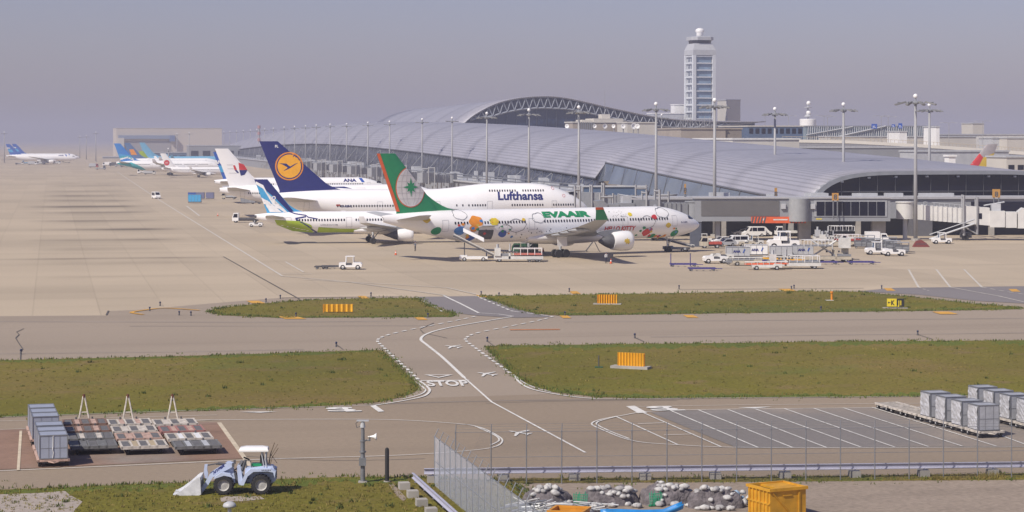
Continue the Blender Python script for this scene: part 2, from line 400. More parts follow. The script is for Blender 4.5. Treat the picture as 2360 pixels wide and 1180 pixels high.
sheet('sand_patch', gp([(-300, 1144), (0, 1141), (90, 1138), (150, 1133), (160, 1142), (190, 1158), (170, 1180), (160, 1260), (-300, 1300)]), .045, m_sand)
for P in ([(507, 1150), (520, 1146), (600, 1146), (610, 1152), (560, 1157), (510, 1158)], [(896, 1118), (906, 1117), (937, 1150), (930, 1158), (915, 1145)]):
    sheet('bare_soil_patch', gp(P), .05, m_sand if P[0][0] == 507 else m_gravel)
sheet('verge_grass', gp([(1140, 1104), (1700, 1101), (2360, 1092), (3300, 1084), (3300, 1101), (2360, 1107), (1700, 1112), (1160, 1115)]), .04, m_grass)
# the crossing road, bluish where it passes between the islands
sheet('crossing_road', gp([(960, 685), (1110, 683), (1185, 711), (1245, 726), (1275, 731), (1190, 733), (1100, 728), (1050, 722), (1000, 704)]), .045, m_blue)
sheet('side_road', gp([(1985, 672), (2060, 664), (3400, 649), (3400, 706), (2360, 700), (2250, 694), (2120, 680)]), .045, m_blue)
sheet('parking_lot', gp([(1500, 952), (1550, 948), (2065, 939), (3400, 918), (3400, 1024), (2360, 1030), (1700, 1034), (1640, 1010)]), .045, m_park)
sheet('rusty_parking_lot', gp([(-900, 1010), (0, 992), (340, 975), (505, 974), (560, 1058), (0, 1084), (-900, 1110)]), .045, m_rust)

# painted markings
m_line = mat('road_line_white', (.70, .68, .64), .7, noise=(1.2, .14, 4))
m_lineb = mat('faded_white_line', (.56, .52, .46), .8, noise=(.8, .15, 4))
m_liney = mat('cream_line', (.56, .48, .36), .8, noise=(1.2, .15, 4))
m_or = mat('taxi_marking_yellow', (.62, .33, .05), .8, noise=(1, .2, 4))
m_ord = mat('taxi_marking_orange', (.50, .20, .08), .8, noise=(1, .2, 4))
m_dark = mat('dark_joint', (.10, .09, .085), .9)
def ribbon(mb, pts, w, dash=None):
    P = [G(*p) if not isinstance(p, Vector) else p for p in pts]
    P = [p for i, p in enumerate(P) if i == 0 or (p - P[i - 1]).length > 1e-4]
    if not dash:                                   # one continuous strip with mitred corners
        closed = len(P) > 3 and (P[0] - P[-1]).length < 1e-3; n = len(P); vs = []
        for i in range(n):
            d0 = (P[i] - P[i - 1]).normalized() if i else ((P[-1] - P[-2]).normalized() if closed else (P[1] - P[0]).normalized())
            d1 = (P[i + 1] - P[i]).normalized() if i < n - 1 else ((P[1] - P[0]).normalized() if closed else d0)
            n0 = Vector((-d0.y, d0.x, 0)); n1 = Vector((-d1.y, d1.x, 0)); m_ = (n0 + n1).normalized(); k = w / 2 / max(m_.dot(n0), .35)
            vs += [P[i] + m_ * k, P[i] - m_ * k]
        mb.add(vs, [(2 * i, 2 * i + 2, 2 * i + 3, 2 * i + 1) for i in range(n - 1)]); return
    acc = 0
    for a, b in zip(P, P[1:]):
        d = (b - a); l = d.length; d /= l; o = Vector((-d.y, d.x, 0)) * w / 2; k = -acc
        while k < l:
            s0, s1 = max(k, 0), min(k + dash[0], l)
            if s1 > s0: mb.add([a + d * s0 + o, a + d * s1 + o, a + d * s1 - o, a + d * s0 - o], [(0, 1, 2, 3)])
            k += dash[0] + dash[1]
        acc = (acc + l) % (dash[0] + dash[1])
def smoothp(pts, n=6):
    out_ = []
    for i in range(len(pts) - 1):
        p0 = pts[max(i - 1, 0)]; p1 = pts[i]; p2 = pts[i + 1]; p3 = pts[min(i + 2, len(pts) - 1)]
        for k in range(n):
            t = k / n; out_.append(tuple(.5 * (2 * p1[j] + (p2[j] - p0[j]) * t + (2 * p0[j] - 5 * p1[j] + 4 * p2[j] - p3[j]) * t * t + (3 * p1[j] - p0[j] - 3 * p2[j] + p3[j]) * t ** 3) for j in (0, 1)))
    return out_ + [pts[-1]]
def mark(name, m, lines, z):
    mb = MB()
    for i, l in enumerate(lines):
        k = len(mb.v); ribbon(mb, [G(*p) for p in l[0]], l[1], l[2] if len(l) > 2 else None)
        mb.v[k:] = [(x, y, z + .0016 * i) for x, y, _ in mb.v[k:]]
    o = mb.build(name, m, kind='structure'); return o
L1 = smoothp([(1180, 731), (1120, 741), (1030, 757), (985, 770), (970, 783), (985, 797), (1020, 825), (1070, 872)])
mark('road_line', m_line, [
 ([(1022, 682), (1060, 700), (1103, 722)], .28), ([(1103, 722), (1150, 725), (1184, 730)], .22), (L1, .30), ([(1070, 872), (1133, 928), (1349, 1045)], .17),
 (smoothp([(968, 880), (985, 893), (990, 903), (975, 915), (930, 925), (862, 936)]), .20), (smoothp([(962, 884), (976, 895), (980, 903), (965, 912), (925, 922)]), .14),
 (smoothp([(1185, 868), (1200, 885), (1225, 898), (1270, 908), (1330, 917), (1380, 921)]), .20), (smoothp([(1190, 870), (1207, 883), (1235, 896), (1270, 905)]), .12),
 ([(970, 879), (1082, 878)], .42)], .06)
mark('dashed_road_line', m_line, [
 (smoothp([(960, 686), (985, 700), (1010, 713), (1020, 719)]), .30, (1.6, 1.4)), (smoothp([(1098, 683), (1130, 697), (1180, 718)]), .30, (1.6, 1.4)), ([(1180, 718), (1275, 730)], .25, (1.6, 1.4)),
 (smoothp([(1096, 730), (1040, 742), (930, 764), (885, 776), (870, 786), (880, 798), (910, 826), (968, 880)]), .30, (1.3, 1.1)),
 (smoothp([(1275, 730), (1230, 742), (1110, 766), (1080, 776), (1073, 785), (1090, 799), (1130, 828), (1185, 868)]), .30, (1.3, 1.1))], .06)
mark('lot_line', m_line, [
 (smoothp([(400, 970), (700, 968), (900, 969), (1040, 977), (1100, 985), (1140, 1002), (1158, 1018), (1135, 1033), (1060, 1042), (900, 1052), (600, 1061), (0, 1087), (-900, 1118)]), .12),
 (smoothp([(1095, 984), (1140, 1005), (1150, 1017), (1130, 1028)]), .12),
 (smoothp([(3400, 922), (2360, 936), (2065, 941), (1560, 947), (1430, 960), (1365, 976), (1390, 993), (1460, 1018), (1560, 1027), (1700, 1033), (2000, 1034), (2360, 1032), (3400, 1026)]), .13),
 (smoothp([(1420, 962), (1375, 976), (1400, 993), (1450, 1013)]), .13),
 ([(1418, 961), (1562, 1027)], .13), ([(1482, 953), (1662, 1032)], .13), ([(1545, 948), (1748, 1034)], .13), ([(1610, 947), (1827, 1034)], .13), ([(1678, 946), (1905, 1034)], .13), ([(1742, 945), (1984, 1033)], .13), ([(1808, 944), (2062, 1033)], .13), ([(1875, 943), (2140, 1032)], .13), ([(1943, 942), (2218, 1031)], .13), ([(2010, 941), (2296, 1031)], .13), ([(2290, 1000), (2374, 1031)], .13),
 ([(1470, 979), (1530, 977)], .12), ([(1530, 1005), (1600, 1003)], .12)], .065)
mark('kerb_line', m_lineb, [([(-900, 985), (0, 963), (420, 948), (862, 935)], .13), ([(-900, 1000), (0, 972), (500, 958)], .10), ([(0, 992), (345, 976), (500, 969)], .10), ([(1380, 921), (2120, 915), (3400, 903)], .15), ([(1445, 939), (1700, 935), (2130, 931), (3400, 915)], .12)], .06)
mark('stall_line', m_liney, [([(505, 976), (577, 1076)], .30), ([(48, 995), (42, 1086)], .18)], .07)
mb = MB()
for P in ([(1443, 938), (1463, 937), (1492, 953), (1470, 954)], [(853, 937), (866, 936), (886, 950), (872, 951)], [(550, 951), (640, 950), (600, 953)], [(1700, 941), (1780, 939), (1740, 943)]):
    mb.add([G(*p) + Vector((0, 0, .065)) for p in P], [tuple(range(len(P)))])
mb.build('stop_bar', m_line, kind='structure')
mark('apron_line', m_lineb, [([(270, 396), (365, 460), (651, 637)], .35), ([(658, 604), (700, 628)], .3), ([(651, 637), (800, 650), (1030, 682)], .3), ([(651, 632), (720, 632)], .3), ([(700, 645), (900, 656), (1030, 664)], .3), ([(1030, 664), (1110, 682)], .3),
 ([(430, 475), (460, 498)], .5), ([(2094, 622), (2117, 663)], .30), ([(2158, 622), (2190, 663)], .30), ([(2222, 622), (2263, 663)], .30), ([(1600, 617), (2230, 622)], .22), ([(2190, 663), (2300, 683), (2360, 697)], .22), ([(2117, 663), (2140, 671)], .2, (1.6, 1.4)), ([(2263, 663), (2330, 675), (2420, 688)], .25, (1.6, 1.4))], .055)
mark('pavement_joint', m_dark, [([(515, 592), (600, 640), (690, 690)], .22), ([(649, 687), (930, 684)], .4), ([(1560, 668), (1990, 665)], .35), ([(245, 727), (250, 717)], .2)], .058)
m_tyre = mat('tyre_mark', (.215, .178, .145), .9, noise=(.15, .12, 4))
mark('tyre_mark', m_tyre, [(smoothp([(840, 933), (1000, 928), (1180, 924), (1420, 921), (1600, 920)]), .55), (smoothp([(1120, 930), (1300, 925), (1560, 923)]), .25), (smoothp([(560, 1052), (760, 1062), (980, 1058)]), .2)], .032)
mark('tyre_mark', mat('taxiway_rubber', (.285, .235, .19), .9, noise=(.1, .12, 4)), [([(-200, 741), (560, 743), (900, 741)], 1.2), ([(300, 752), (1000, 751)], .8), ([(1300, 742), (2500, 733)], 1.0), ([(-200, 818), (430, 811), (700, 806)], .7), ([(1500, 777), (2500, 766)], .9)], .02)
crk = [(55, 758), (38, 766), (44, 772), (36, 780), (42, 790), (52, 805), (48, 812), (47, 830)]
mark('asphalt_crack', m_dark, [(crk, .10), ([(970, 758), (1000, 745)], .12), ([(968, 760), (975, 768), (1030, 780)], .1), ([(775, 795), (790, 806)], .1), ([(1123, 787), (1140, 800)], .1), ([(1463, 779), (1485, 789)], .1), ([(2115, 772), (2150, 783)], .1)], .058)
mb = MB()
for cx_, cy_, dx in ((1325, 675, 14), (1815, 669, 22), (2050, 668, 14), (2338, 670, 14), (970, 735, 16), (1303, 731, 14), (1592, 730, 18), (2178, 722, 30), (672, 733, 35), (1110, 683, 14), (590, 697, 22), (838, 686, 14)):
    mb.add([G(cx_ - dx, cy_ - 3) + Vector((0, 0, .06)), G(cx_ + dx * .3, cy_ - 3) + Vector((0, 0, .06)), G(cx_ + dx, cy_ + 3) + Vector((0, 0, .06)), G(cx_ - dx * .4, cy_ + 3) + Vector((0, 0, .06))], [(0, 1, 2, 3)])
mb.build('taxiway_shoulder_mark', m_or, kind='structure')
mark('taxiway_edge_line', m_or, [(smoothp([(460, 716), (380, 711), (330, 716), (303, 721), (330, 726)]), .5)], .07)
mark('orange_bar_marking', m_ord, [([(1175, 761), (1290, 760)], .9)], .06)
# STOP, the give way triangle and aircraft symbols, painted flat on the road
TZ = [.075]
def road_text(body, p0, size_x, size_y, m, ang):
    vs, fs = textpoly(body, 1, bold=.03, space=1.02); xs = [v[0] for v in vs]; ys = [v[1] for v in vs]; x0, x1, y0, y1 = min(xs), max(xs), min(ys), max(ys)
    mb = MB(); c, s = cos(ang), sin(ang); pts = []
    for x, y in vs:
        a, b = (x - x0) / (x1 - x0) * size_x, (y - y0) / (y1 - y0) * size_y
        pts.append((p0.x + a * c - b * s, p0.y + a * s + b * c, TZ[0]))
    TZ[0] += .003; mb.add(pts, fs); return mb.build('painted_lettering', m, kind='structure')
a, b = G(987, 892), G(1083, 891)
road_text('STOP', a, (b - a).length, 4.0, m_line, atan2(b.y - a.y, b.x - a.x))
mb = MB()
for q in stroke([(984, 866), (1038, 866), (1011, 871.5)], .1, True): pass
T = [G(984, 865.5), G(1038, 865.5), G(1011, 871.5)]
ribbon(mb, T + [T[0]], .28); mb.v = [(x, y, .07) for x, y, _ in mb.v]; mb.build('give_way_triangle', m_line, kind='structure')
pl2 = [(0, 1), (.12, .6), (.12, .25), (1, -.15), (1, -.35), (.12, -.1), (.1, -.6), (.4, -.8), (.4, -.95), (0, -.85)]
pl2 = pl2 + [(-x, y) for x, y in pl2[::-1][1:-1]]
for cx_, cy_, sx_, sy_, rot in ((1043, 800, 1.0, 2.0, 1.0), (1121, 863, 1.0, 2.1, 1.0), (1197, 999, .9, 1.7, 1.0)):
    c0 = G(cx_, cy_); mb = MB(); pts = []
    for x, y in pl2:
        xr, yr = x * cos(rot) - y * sin(rot), x * sin(rot) + y * cos(rot); pts.append((c0.x + xr * sx_, c0.y + yr * sy_, .07))
    tr = geometry.tessellate_polygon([[Vector(p) for p in pts]]); mb.add(pts, [tuple(t) for t in tr]); mb.build('aircraft_symbol', m_line, kind='structure')
for (px_, py_, mirror) in ((757, 942, 1), (1505, 940, 1)):
    a = G(px_, py_ + 9); b = G(px_ + 75, py_ + 9); road_text('S', a, 2.1, 2.6, m_line, 0.2)
    b2 = G(px_ + 40, py_ + 9); road_text('L', b2, 1.2, 2.4, m_line, 0.2)

# grass blades in tufts over the strips (nobody could count them)
def in_poly(x, y, P):
    r = False; j = len(P) - 1
    for i in range(len(P)):
        if (P[i][1] > y) != (P[j][1] > y) and x < (P[j][0] - P[i][0]) * (y - P[i][1]) / (P[j][1] - P[i][1]) + P[i][0]: r = not r
        j = i
    return r
m_tuft = [mat('grass_blade', (.165, .150, .022), .8, noise=(.6, .35, 3)), mat('dry_grass_blade', (.25, .19, .055), .85, noise=(.6, .3, 3)), mat('dark_weed', (.075, .095, .014), .8, noise=(2, .3, 3)), mat('fresh_grass_blade', (.085, .125, .016), .8, noise=(.6, .3, 3))]
def tufts(name, P, n, edge, hgt, bounds, rnd, dark=.025):
    mb = MB(); Q = [(p[0], p[1]) for p in P]; k = 0; tries = 0
    while k < n and tries < n * 12:
        tries += 1
        x = rnd.uniform(bounds[0], bounds[1]); y = rnd.uniform(bounds[2], bounds[3])
        if not in_poly(x, y, Q): continue
        k += 1; r = rnd.random(); m = 2 if r < dark else (1 if r < .32 else 0); s = hgt * rnd.uniform(.4, 1.1) * (2.0 if m == 2 and rnd.random() < .5 else 1)
        for j in range(5 if m < 2 else 12):
            a = rnd.uniform(0, 2 * pi); d = rnd.uniform(0, s * 1.1); bx, by = x + d * cos(a), y + d * sin(a); a2 = rnd.uniform(0, 2 * pi); wd = s * .22; l = s * rnd.uniform(.5, 1)
            mb.add([(bx - wd * cos(a2), by - wd * sin(a2), .03), (bx + wd * cos(a2), by + wd * sin(a2), .03), (bx + rnd.uniform(-.4, .4) * s, by + rnd.uniform(-.4, .4) * s, .03 + l)], [(0, 1, 2)], m)
    if edge:
        for a, b in zip(Q, Q[1:] + [Q[0]]):
            l = sqrt((a[0] - b[0]) ** 2 + (a[1] - b[1]) ** 2)
            if l > 120: l = 120
            for q in range(int(l * edge)):
                t = rnd.random(); x = a[0] + (b[0] - a[0]) * t + rnd.gauss(0, .25); y = a[1] + (b[1] - a[1]) * t + rnd.gauss(0, 1.3) * (.5 + .5 * sin(x * .35)); s = hgt * rnd.uniform(.5, 1.6)
                if not in_poly(x, y, Q) and rnd.random() < .6: continue
                for j in range(5):
                    a2 = rnd.uniform(0, 2 * pi); bx, by = x + rnd.gauss(0, s), y + rnd.gauss(0, s); wd = s * .25
                    mb.add([(bx - wd * cos(a2), by - wd * sin(a2), .03), (bx + wd * cos(a2), by + wd * sin(a2), .03), (bx + rnd.uniform(-.4, .4) * s, by, .03 + s * rnd.uniform(.6, 1.1))], [(0, 1, 2)], (3, 0, 3, 2)[rnd.randrange(4)])
    return mb.build(name, m_tuft, kind='stuff')
rg = random.Random(3)
tufts('grass', gp(GR['left']), 2400, 7, .16, (-75, 0, 160, 205), rg)
tufts('grass', gp(GR['right']), 3800, 9, .16, (-4, 75, 165, 222), rg)
tufts('grass', gp(GR['island']), 600, 8, .19, (-45, 0, 235, 280), rg, .05)
tufts('grass', gp(GR['right_island']), 1600, 8, .19, (-5, 80, 240, 290), rg, .04)
tufts('grass', front_grass, 5200, 12, .15, (-32, 4, 108, 132), rg, .02)
tufts('grass', gp([(1140, 1104), (2360, 1092), (2700, 1089), (2700, 1104), (2360, 1108), (1700, 1113), (1160, 1116)]), 900, 3, .14, (-4, 45, 120, 135), rg, .03)
# ================================================================ aircraft
def sstep(x): x = max(0., min(1., x)); return x * x * (3 - 2 * x)
class Fus:
    """fuselage sections: sec(s) -> half width, top z, bottom z at s metres behind the nose"""
    def __init__(f, L, Rw, zt, zb, hump=0., h0=20., h1=33., blunt=1.0):
        f.L, f.R, f.zt, f.zb, f.h, f.h0, f.h1 = L, Rw, zt, zb, hump, h0, h1; f.D = zt - zb; f.bl = blunt
    def sec(f, s):
        D = f.D; ln = 1.75 * D * f.bl; lt = 3.1 * D; zt = f.zt + f.h * (1 - sstep((s - f.h0) / (f.h1 - f.h0))); zb = f.zb; zn = zb + .40 * D
        w = f.R; t = zt; b = zb
        q = max(0., min(1., s / ln))
        if q < 1:
            e = 1 - q
            w = f.R * max(0., 1 - e ** 2.3) ** .58; t = zn + (zt - zn) * max(0., 1 - e ** 1.75) ** .80; b = zn - (zn - zb) * max(0., 1 - e ** 2.6) ** .60
        p = max(0., (s - (f.L - lt)) / lt)
        if p > 0:
            t = zt - .13 * D * p ** 3; b = zb + .68 * D * p ** 1.35; w = f.R * (1 - .90 * p ** 1.7)
        return w, t, b
    def y(f, s, z):
        w, t, b = f.sec(s); c = (t + b) / 2; r = max((t - b) / 2, .01); k = max(-1., min(1., (z - c) / r)); return w * sqrt(max(0., 1 - k * k))
def window_row(F_, s0, s1, z, pitch, wd=.26, ht=.42, skip=()):
    P = []; s = s0
    while s < s1:
        if not any(a <= s <= b for a, b in skip): P.append([(s, z - ht / 2), (s + wd, z - ht / 2), (s + wd, z + ht / 2), (s, z + ht / 2)])
        s += pitch
    return P
def airliner(name, label, sp, loc, rz, detail=2, group=None):
    root = thing(name, label, 'airplane', loc, rz, group)
    Fz = Fus(*sp['fus']); Lg = sp['Lg']; L = Fz.L
    X = lambda s: Lg - s
    body = sp.get('body', plane_white)
    # fuselage
    ss = [0.03, .15, .35, .7, 1.1, 1.7, 2.4, 3.2, 4.2, 5.4, 6.8, 8.5, 10.5]; s = 12.5
    while s < L - 3.2 * Fz.D: ss.append(s); s += 2.5
    s = L - 3.1 * Fz.D
    while s < L - .2: ss.append(s); s += 1.1
    ss.append(L); n = 28; rings = []
    for s in ss:
        w_, t, b = Fz.sec(s); c = (t + b) / 2; r = (t - b) / 2
        rings.append([(X(s), w_ * sin(2 * pi * k / n), c + r * cos(2 * pi * k / n)) for k in range(n)])
    MB().loft(rings).build('fuselage', body, root, angle=60)
    def fp(side, off=.02):
        return lambda s, z: (X(s), side * (Fz.y(s, z) + off), z)
    sides = (-1, 1) if detail > 1 else (-1,)
    # wings
    W = sp['wing']
    for sd in (-1, 1):
        rings = []
        for (y, sle, ch, z, th) in W:
            ring = []
            for (c, u) in ((0, 0), (.04, .35), (.15, .75), (.35, 1), (.6, .8), (.85, .32), (1, .04), (.85, -.10), (.6, -.25), (.3, -.5), (.08, -.4)):
                ring.append((X(sle + c * ch), sd * y, z + u * th * ch * .6))
            rings.append(ring)
        wg = MB().loft(rings).build('wing', sp.get('wingm', wgrey), root, angle=50)
        if sp.get('fair', 1) and detail > 0:
            for k in (.28, .45, .62):
                fb = MB()
                i = 1 if k < .35 else 2; a, b = W[i - 1], W[i]; t = (k * W[-1][0] - a[0]) / (b[0] - a[0]); y = a[0] + (b[0] - a[0]) * t; ste = (a[1] + a[2]) * (1 - t) + (b[1] + b[2]) * t; z = a[3] * (1 - t) + b[3] * t
                fb.lathe([(.02, X(ste) + 3.2), (.34, X(ste) + 1.8), (.36, X(ste) + .6), (.1, X(ste) - 1.0), (.02, X(ste) - 1.2)], 'x', (0, sd * y, z - .42), n=8); fb.build('flap_fairing', sp.get('wingm', wgrey), root, smooth=True)
        if sp.get('winglet'):
            y, sle, ch, z, th = W[-1]; hgt, back, out_, mm = sp['winglet']
            rg_ = []
            for t in (0, .25, .6, 1):
                c2 = ch * (1 - .45 * t); yy = y + out_ * t ** .7; s_ = sle + back * t; zz = z + hgt * t
                rg_.append([(X(s_ + c * c2), sd * (yy + u * .05), zz) for c, u in ((0, 0), (.3, 1), (.7, .8), (1, 0), (.7, -.8), (.3, -1))])
            wl = MB().loft(rg_).build('winglet', mm if mm else body, root, angle=40)
            if sp.get('winglet_tip'):
                q = rg_[2]; e = rg_[3]; mid = [tuple(q[i][j] * .45 + e[i][j] * .55 for j in range(3)) for i in range(6)]
                sc_ = lambda r: [(p[0] + (.05 if i == 0 else -.05 if i == 3 else 0), p[1] + sd * (.05 if i in (1, 2) else -.05 if i in (4, 5) else 0), p[2]) for i, p in enumerate(r)]
                MB().loft([sc_(mid), [(p[0], p[1], p[2] + .03) for p in sc_(e)]]).build('winglet_tip', sp['winglet_tip'], wl)
        # engines
        for (ey, es, ez, er, el) in sp['eng']:
            e = MB(); y = sd * ey; x0 = X(es)
            e.lathe([(er * .80, x0 - .35), (er * .90, x0 - .02), (er * .98, x0 - .12), (er * 1.04, x0 - .6), (er * 1.05, x0 - el * .35), (er * .95, x0 - el * .62), (er * .86, x0 - el * .70)], 'x', (0, y, ez), n=24)
            eng = e.build('engine', sp.get('engm', white), root, angle=50)
            MB().lathe([(.02, x0 - .15), (er * .25, x0 - .5), (er * .78, x0 - .52), (er * .78, x0 - .6)], 'x', (0, y, ez), n=20).build('fan', dgrey, eng, smooth=True)
            q = MB(); q.lathe([(er * .80, x0 - el * .66), (er * .72, x0 - el * .80), (er * .55, x0 - el * .92), (er * .40, x0 - el * 1.0), (er * .12, x0 - el * 1.15)], 'x', (0, y, ez), n=20); q.build('exhaust', dgrey, eng, angle=50)
            zi = ez + er * .8; py = MB()
            zw = W[0][3] + (W[1][3] - W[0][3]) * min(1, ey / W[1][0])
            py.prism([(x0 - el * .25, zi), (x0 - el * .35, zi + .55), (x0 - el * .62, zw + .25), (x0 - el * 1.15, zw - .1), (x0 - el * 1.25, zw - .35), (x0 - el * .85, zi - er * .5), (x0 - el * .5, zi - .2)], 'y', y - .22, y + .22)
            py.build('pylon', sp.get('pylonm', mgrey), eng)
            if sp.get('eng_spot') and sd < 0:
                decal('nacelle_emblem', sp['eng_spot'](es), gold, eng, lambda s, z, y=y, ez=ez, er=er: (X(s), y - er * 1.05 * sqrt(max(0., 1 - ((z - ez) / (er * 1.06)) ** 2)) - .03, z), cut=(.3, .2))
        # tailplane
        (sr, cr, st, ct, half, zr, ztp) = sp['stab']; rg_ = []
        for (y, s_, c, z, th) in ((Fz.R * .25, sr, cr, zr, .5), (half * .55, sr + (st - sr) * .55, cr + (ct - cr) * .55, zr + (ztp - zr) * .5, .34), (half, st, ct, ztp, .16)):
            rg_.append([(X(s_ + q * c), sd * y, z + u * th * .5) for q, u in ((0, 0), (.12, .8), (.4, 1), (.8, .4), (1, 0), (.8, -.4), (.4, -1), (.12, -.8))])
        MB().loft(rg_).build('tailplane', sp.get('stabm', wgrey), root, angle=50)
        # main gear
        if detail > 0:
            for (gs, gy, bog) in sp['gear']:
                g = MB(); y = sd * gy; g.cyl((X(gs), y, sp['wr'] + .05), (X(gs), y * .96, W[0][3] + .2), .22, n=8); g.bar((X(gs), y, sp['wr'] * 1.6), (X(gs) + 1.6, y * .7, W[0][3]), .16)
                gr = g.build('main_gear', lgrey, root)
                for dx in ((-.75, .75) if bog else (0,)):
                    for dy in (-.62, .62) if bog else (-.45, .45):
                        wh = MB(); wh.lathe([(sp['wr'] * .35, -.2), (sp['wr'] * .92, -.22), (sp['wr'], -.12), (sp['wr'], .12), (sp['wr'] * .92, .22), (sp['wr'] * .35, .2)], 'y', (X(gs) + dx, y + dy, sp['wr']), n=14); wh.build('wheel', black, gr, angle=40)
                if bog: gd = MB(); gd.prism([(X(gs) - 1, 1.9), (X(gs) + .9, 1.9), (X(gs) + .8, W[0][3]), (X(gs) - 1.1, W[0][3])], 'y', sd * (gy + .75), sd * (gy + .8)); gd.build('gear_door', body, root)
    # belly fairing
    sr0 = W[0][1]; cr0 = W[0][2]; zc = Fz.zb; rg_ = []
    for t in (0, .08, .25, .5, .75, .92, 1):
        k = sin(pi * min(max(t, .03), .97)) ** .5; wd = Fz.R * (.55 + .52 * k); dn = zc - .28 * k * Fz.D * .38; up = zc + Fz.D * .36 * (.6 + .4 * k)
        s_ = sr0 - 2 + t * (cr0 + 5); rg_.append([(X(s_), wd * sin(a), (up + dn) / 2 + (up - dn) / 2 * cos(a)) for a in [2 * pi * j / 16 for j in range(16)]])
    MB().loft(rg_).build('belly_fairing', sp.get('bellym', body), root, angle=60)
    # nose gear
    if detail > 0:
        g = MB(); ns = sp['Ng']; g.cyl((X(ns), 0, .4), (X(ns) - .2, 0, Fz.zb + .3), .13, n=8); g.bar((X(ns), 0, 1.2), (X(ns) + 1.4, 0, Fz.zb + .2), .1)
        ng = g.build('nose_gear', lgrey, root)
        for dy in (-.32, .32):
            wh = MB(); wh.lathe([(.15, -.14), (.46, -.16), (.52, -.08), (.52, .08), (.46, .16), (.15, .14)], 'y', (X(ns), dy, .52), n=12); wh.build('wheel', black, ng)
    # fin
    f = sp['fin']   # z0 root, z1 tip, sle0, ste0, sle1, ste1, fillet start
    z0, z1, a0, b0, a1, b1, fil = f
    def le(z): return a0 + (a1 - a0) * (z - z0) / (z1 - z0)
    def te(z): return b0 + (b1 - b0) * (z - z0) / (z1 - z0)
    def fy(s, z):
        l, t = le(z), te(z); c = max(0., min(1., (s - l) / (t - l))); return (.42 - .25 * (z - z0) / (z1 - z0)) * (4 * c * (1 - c) * (1.6 - c) / 1.15 + .001) ** .6
    rg_ = []; cs = (0, .03, .1, .22, .4, .62, .82, 1)
    for k in range(8):
        z = z0 + (z1 - z0) * k / 7; l, t = le(z), te(z)
        rg_.append([(X(l + (t - l) * c), fy(l + (t - l) * c, z), z) for c in cs] + [(X(l + (t - l) * c), -fy(l + (t - l) * c, z), z) for c in cs[::-1][1:-1]])
    lo = [(p[0], p[1], z0 - 1.3) for p in rg_[0]]
    fin = MB().loft([lo] + rg_).build('tail_fin', sp.get('finm', body), root, angle=50)
    if fil:
        zf = z0 + (z1 - z0) * .30; fb = MB(); P = [(X(fil), z0 - .12)] + [(X(fil + (le(zf) - fil) * t), z0 - .1 + (zf - z0) * (t ** 2.1)) for t in (.25, .45, .6, .75, .88, 1)] + [(X(le(zf) + .5), zf), (X(le(z0) + 1.2), z0 - .5), (X(fil), z0 - .4)]
        fb.prism(P, 'y', -.1, .1); fb.build('fin_fillet', sp.get('finm', body), fin)
    outline = [(a0, z0), (b0, z0), (b1, z1), (a1, z1)]
    fd = lambda sd, off=.035: (lambda s, z: (X(s), sd * (fy(s, z) + off), z))
    # cockpit glass, windows, doors
    zn = sp.get('cz', Fz.zb + .68 * Fz.D)
    for sd in sides:
        k = sp.get('ck', 1.); o = .02
        decal('cockpit_window', [[(k * 1.75, zn - .05), (k * 2.6, zn - .12), (k * 3.5, zn - .02), (k * 3.4, zn + .42), (k * 2.5, zn + .55), (k * 2.05, zn + .42)]], dglass, root, fp(sd, .03), cut=(.2, .15))
        if detail > 0 and sp.get('win'):
            P = []
            for wr_ in sp['win']: P += window_row(Fz, *wr_)
            if detail > 1 and sd < 0:
                for p_ in P[:100]: decal('cabin_window', [p_], dglass, root, fp(sd, .03), cut=(0, .25))
                P = P[100:]
            if P: decal('window_row', P, dglass, root, fp(sd, .03), cut=(0, .25), kind='stuff')
            for (ds, dz) in sp.get('doors', []):
                P = []
                for q in stroke([(ds, dz - .9), (ds + 1.05, dz - .9), (ds + 1.05, dz + .95), (ds, dz + .95)], .05, True): P.append(q)
                decal('door', P, lgrey, root, fp(sd, .03), cut=(0, .3))
    MB().lathe([(.34, X(L) + .3), (.30, X(L) - .02), (.22, X(L) - .03), (.2, X(L) + .3)], 'x', (0, 0, sum(Fz.sec(L)[1:]) / 2), n=12).build('tail_exhaust', dgrey, root, smooth=True)
    MB().prism([(X(9), Fz.sec(9)[1] - .05), (X(9.2), Fz.sec(9)[1] + .35), (X(9.6), Fz.sec(9)[1] + .35), (X(9.7), Fz.sec(9)[1] - .05)], 'y', -.03, .03).build('antenna', lgrey, root)
    return root, Fz, fp, fd, fin, outline, X

def scale_spec(sp, k): return sp
def sfrom(px, py, loc, rz, Lg, Rh):
    """station and height on the near side of a fuselage that a photo pixel shows"""
    c, s_ = cos(rz), sin(rz); X0, Y0 = loc[0] + Rh * s_, loc[1] - Rh * c; k = (px - CX) / F
    u = (Y0 * k - X0) / (c - s_ * k); return Lg - u, H - (py - HZ) * (Y0 + s_ * u) / F
A330 = dict(fus=(58.0, 2.82, 8.15, 2.55), Lg=28.9, Ng=6.7, wr=.70, cz=5.95,
    wing=[(1.5, 18.6, 11.6, 3.6, .16), (9.4, 24.6, 7.0, 4.5, .12), (20, 31.4, 4.4, 5.8, .10), (29, 37.2, 2.4, 7.2, .09)], winglet=(2.1, 1.5, .9, None),
    eng=[(9.4, 18.6, 2.75, 1.62, 5.4)], stab=(49.8, 6.2, 54.6, 2.2, 9.7, 6.7, 7.7), gear=[(28.9, 5.3, True)],
    fin=(8.05, 17.5, 47.6, 55.6, 55.8, 59.2, 43.0),
    win=[(8.5, 14, 6.05, .53), (15.5, 21.5, 6.05, .53), (22.6, 36.4, 6.05, .53), (40.0, 51, 6.05, .53)], doors=[(6.2, 5.6), (14.4, 5.6), (38.5, 5.6), (51.7, 5.6)], wingm=wgrey, engm=white)

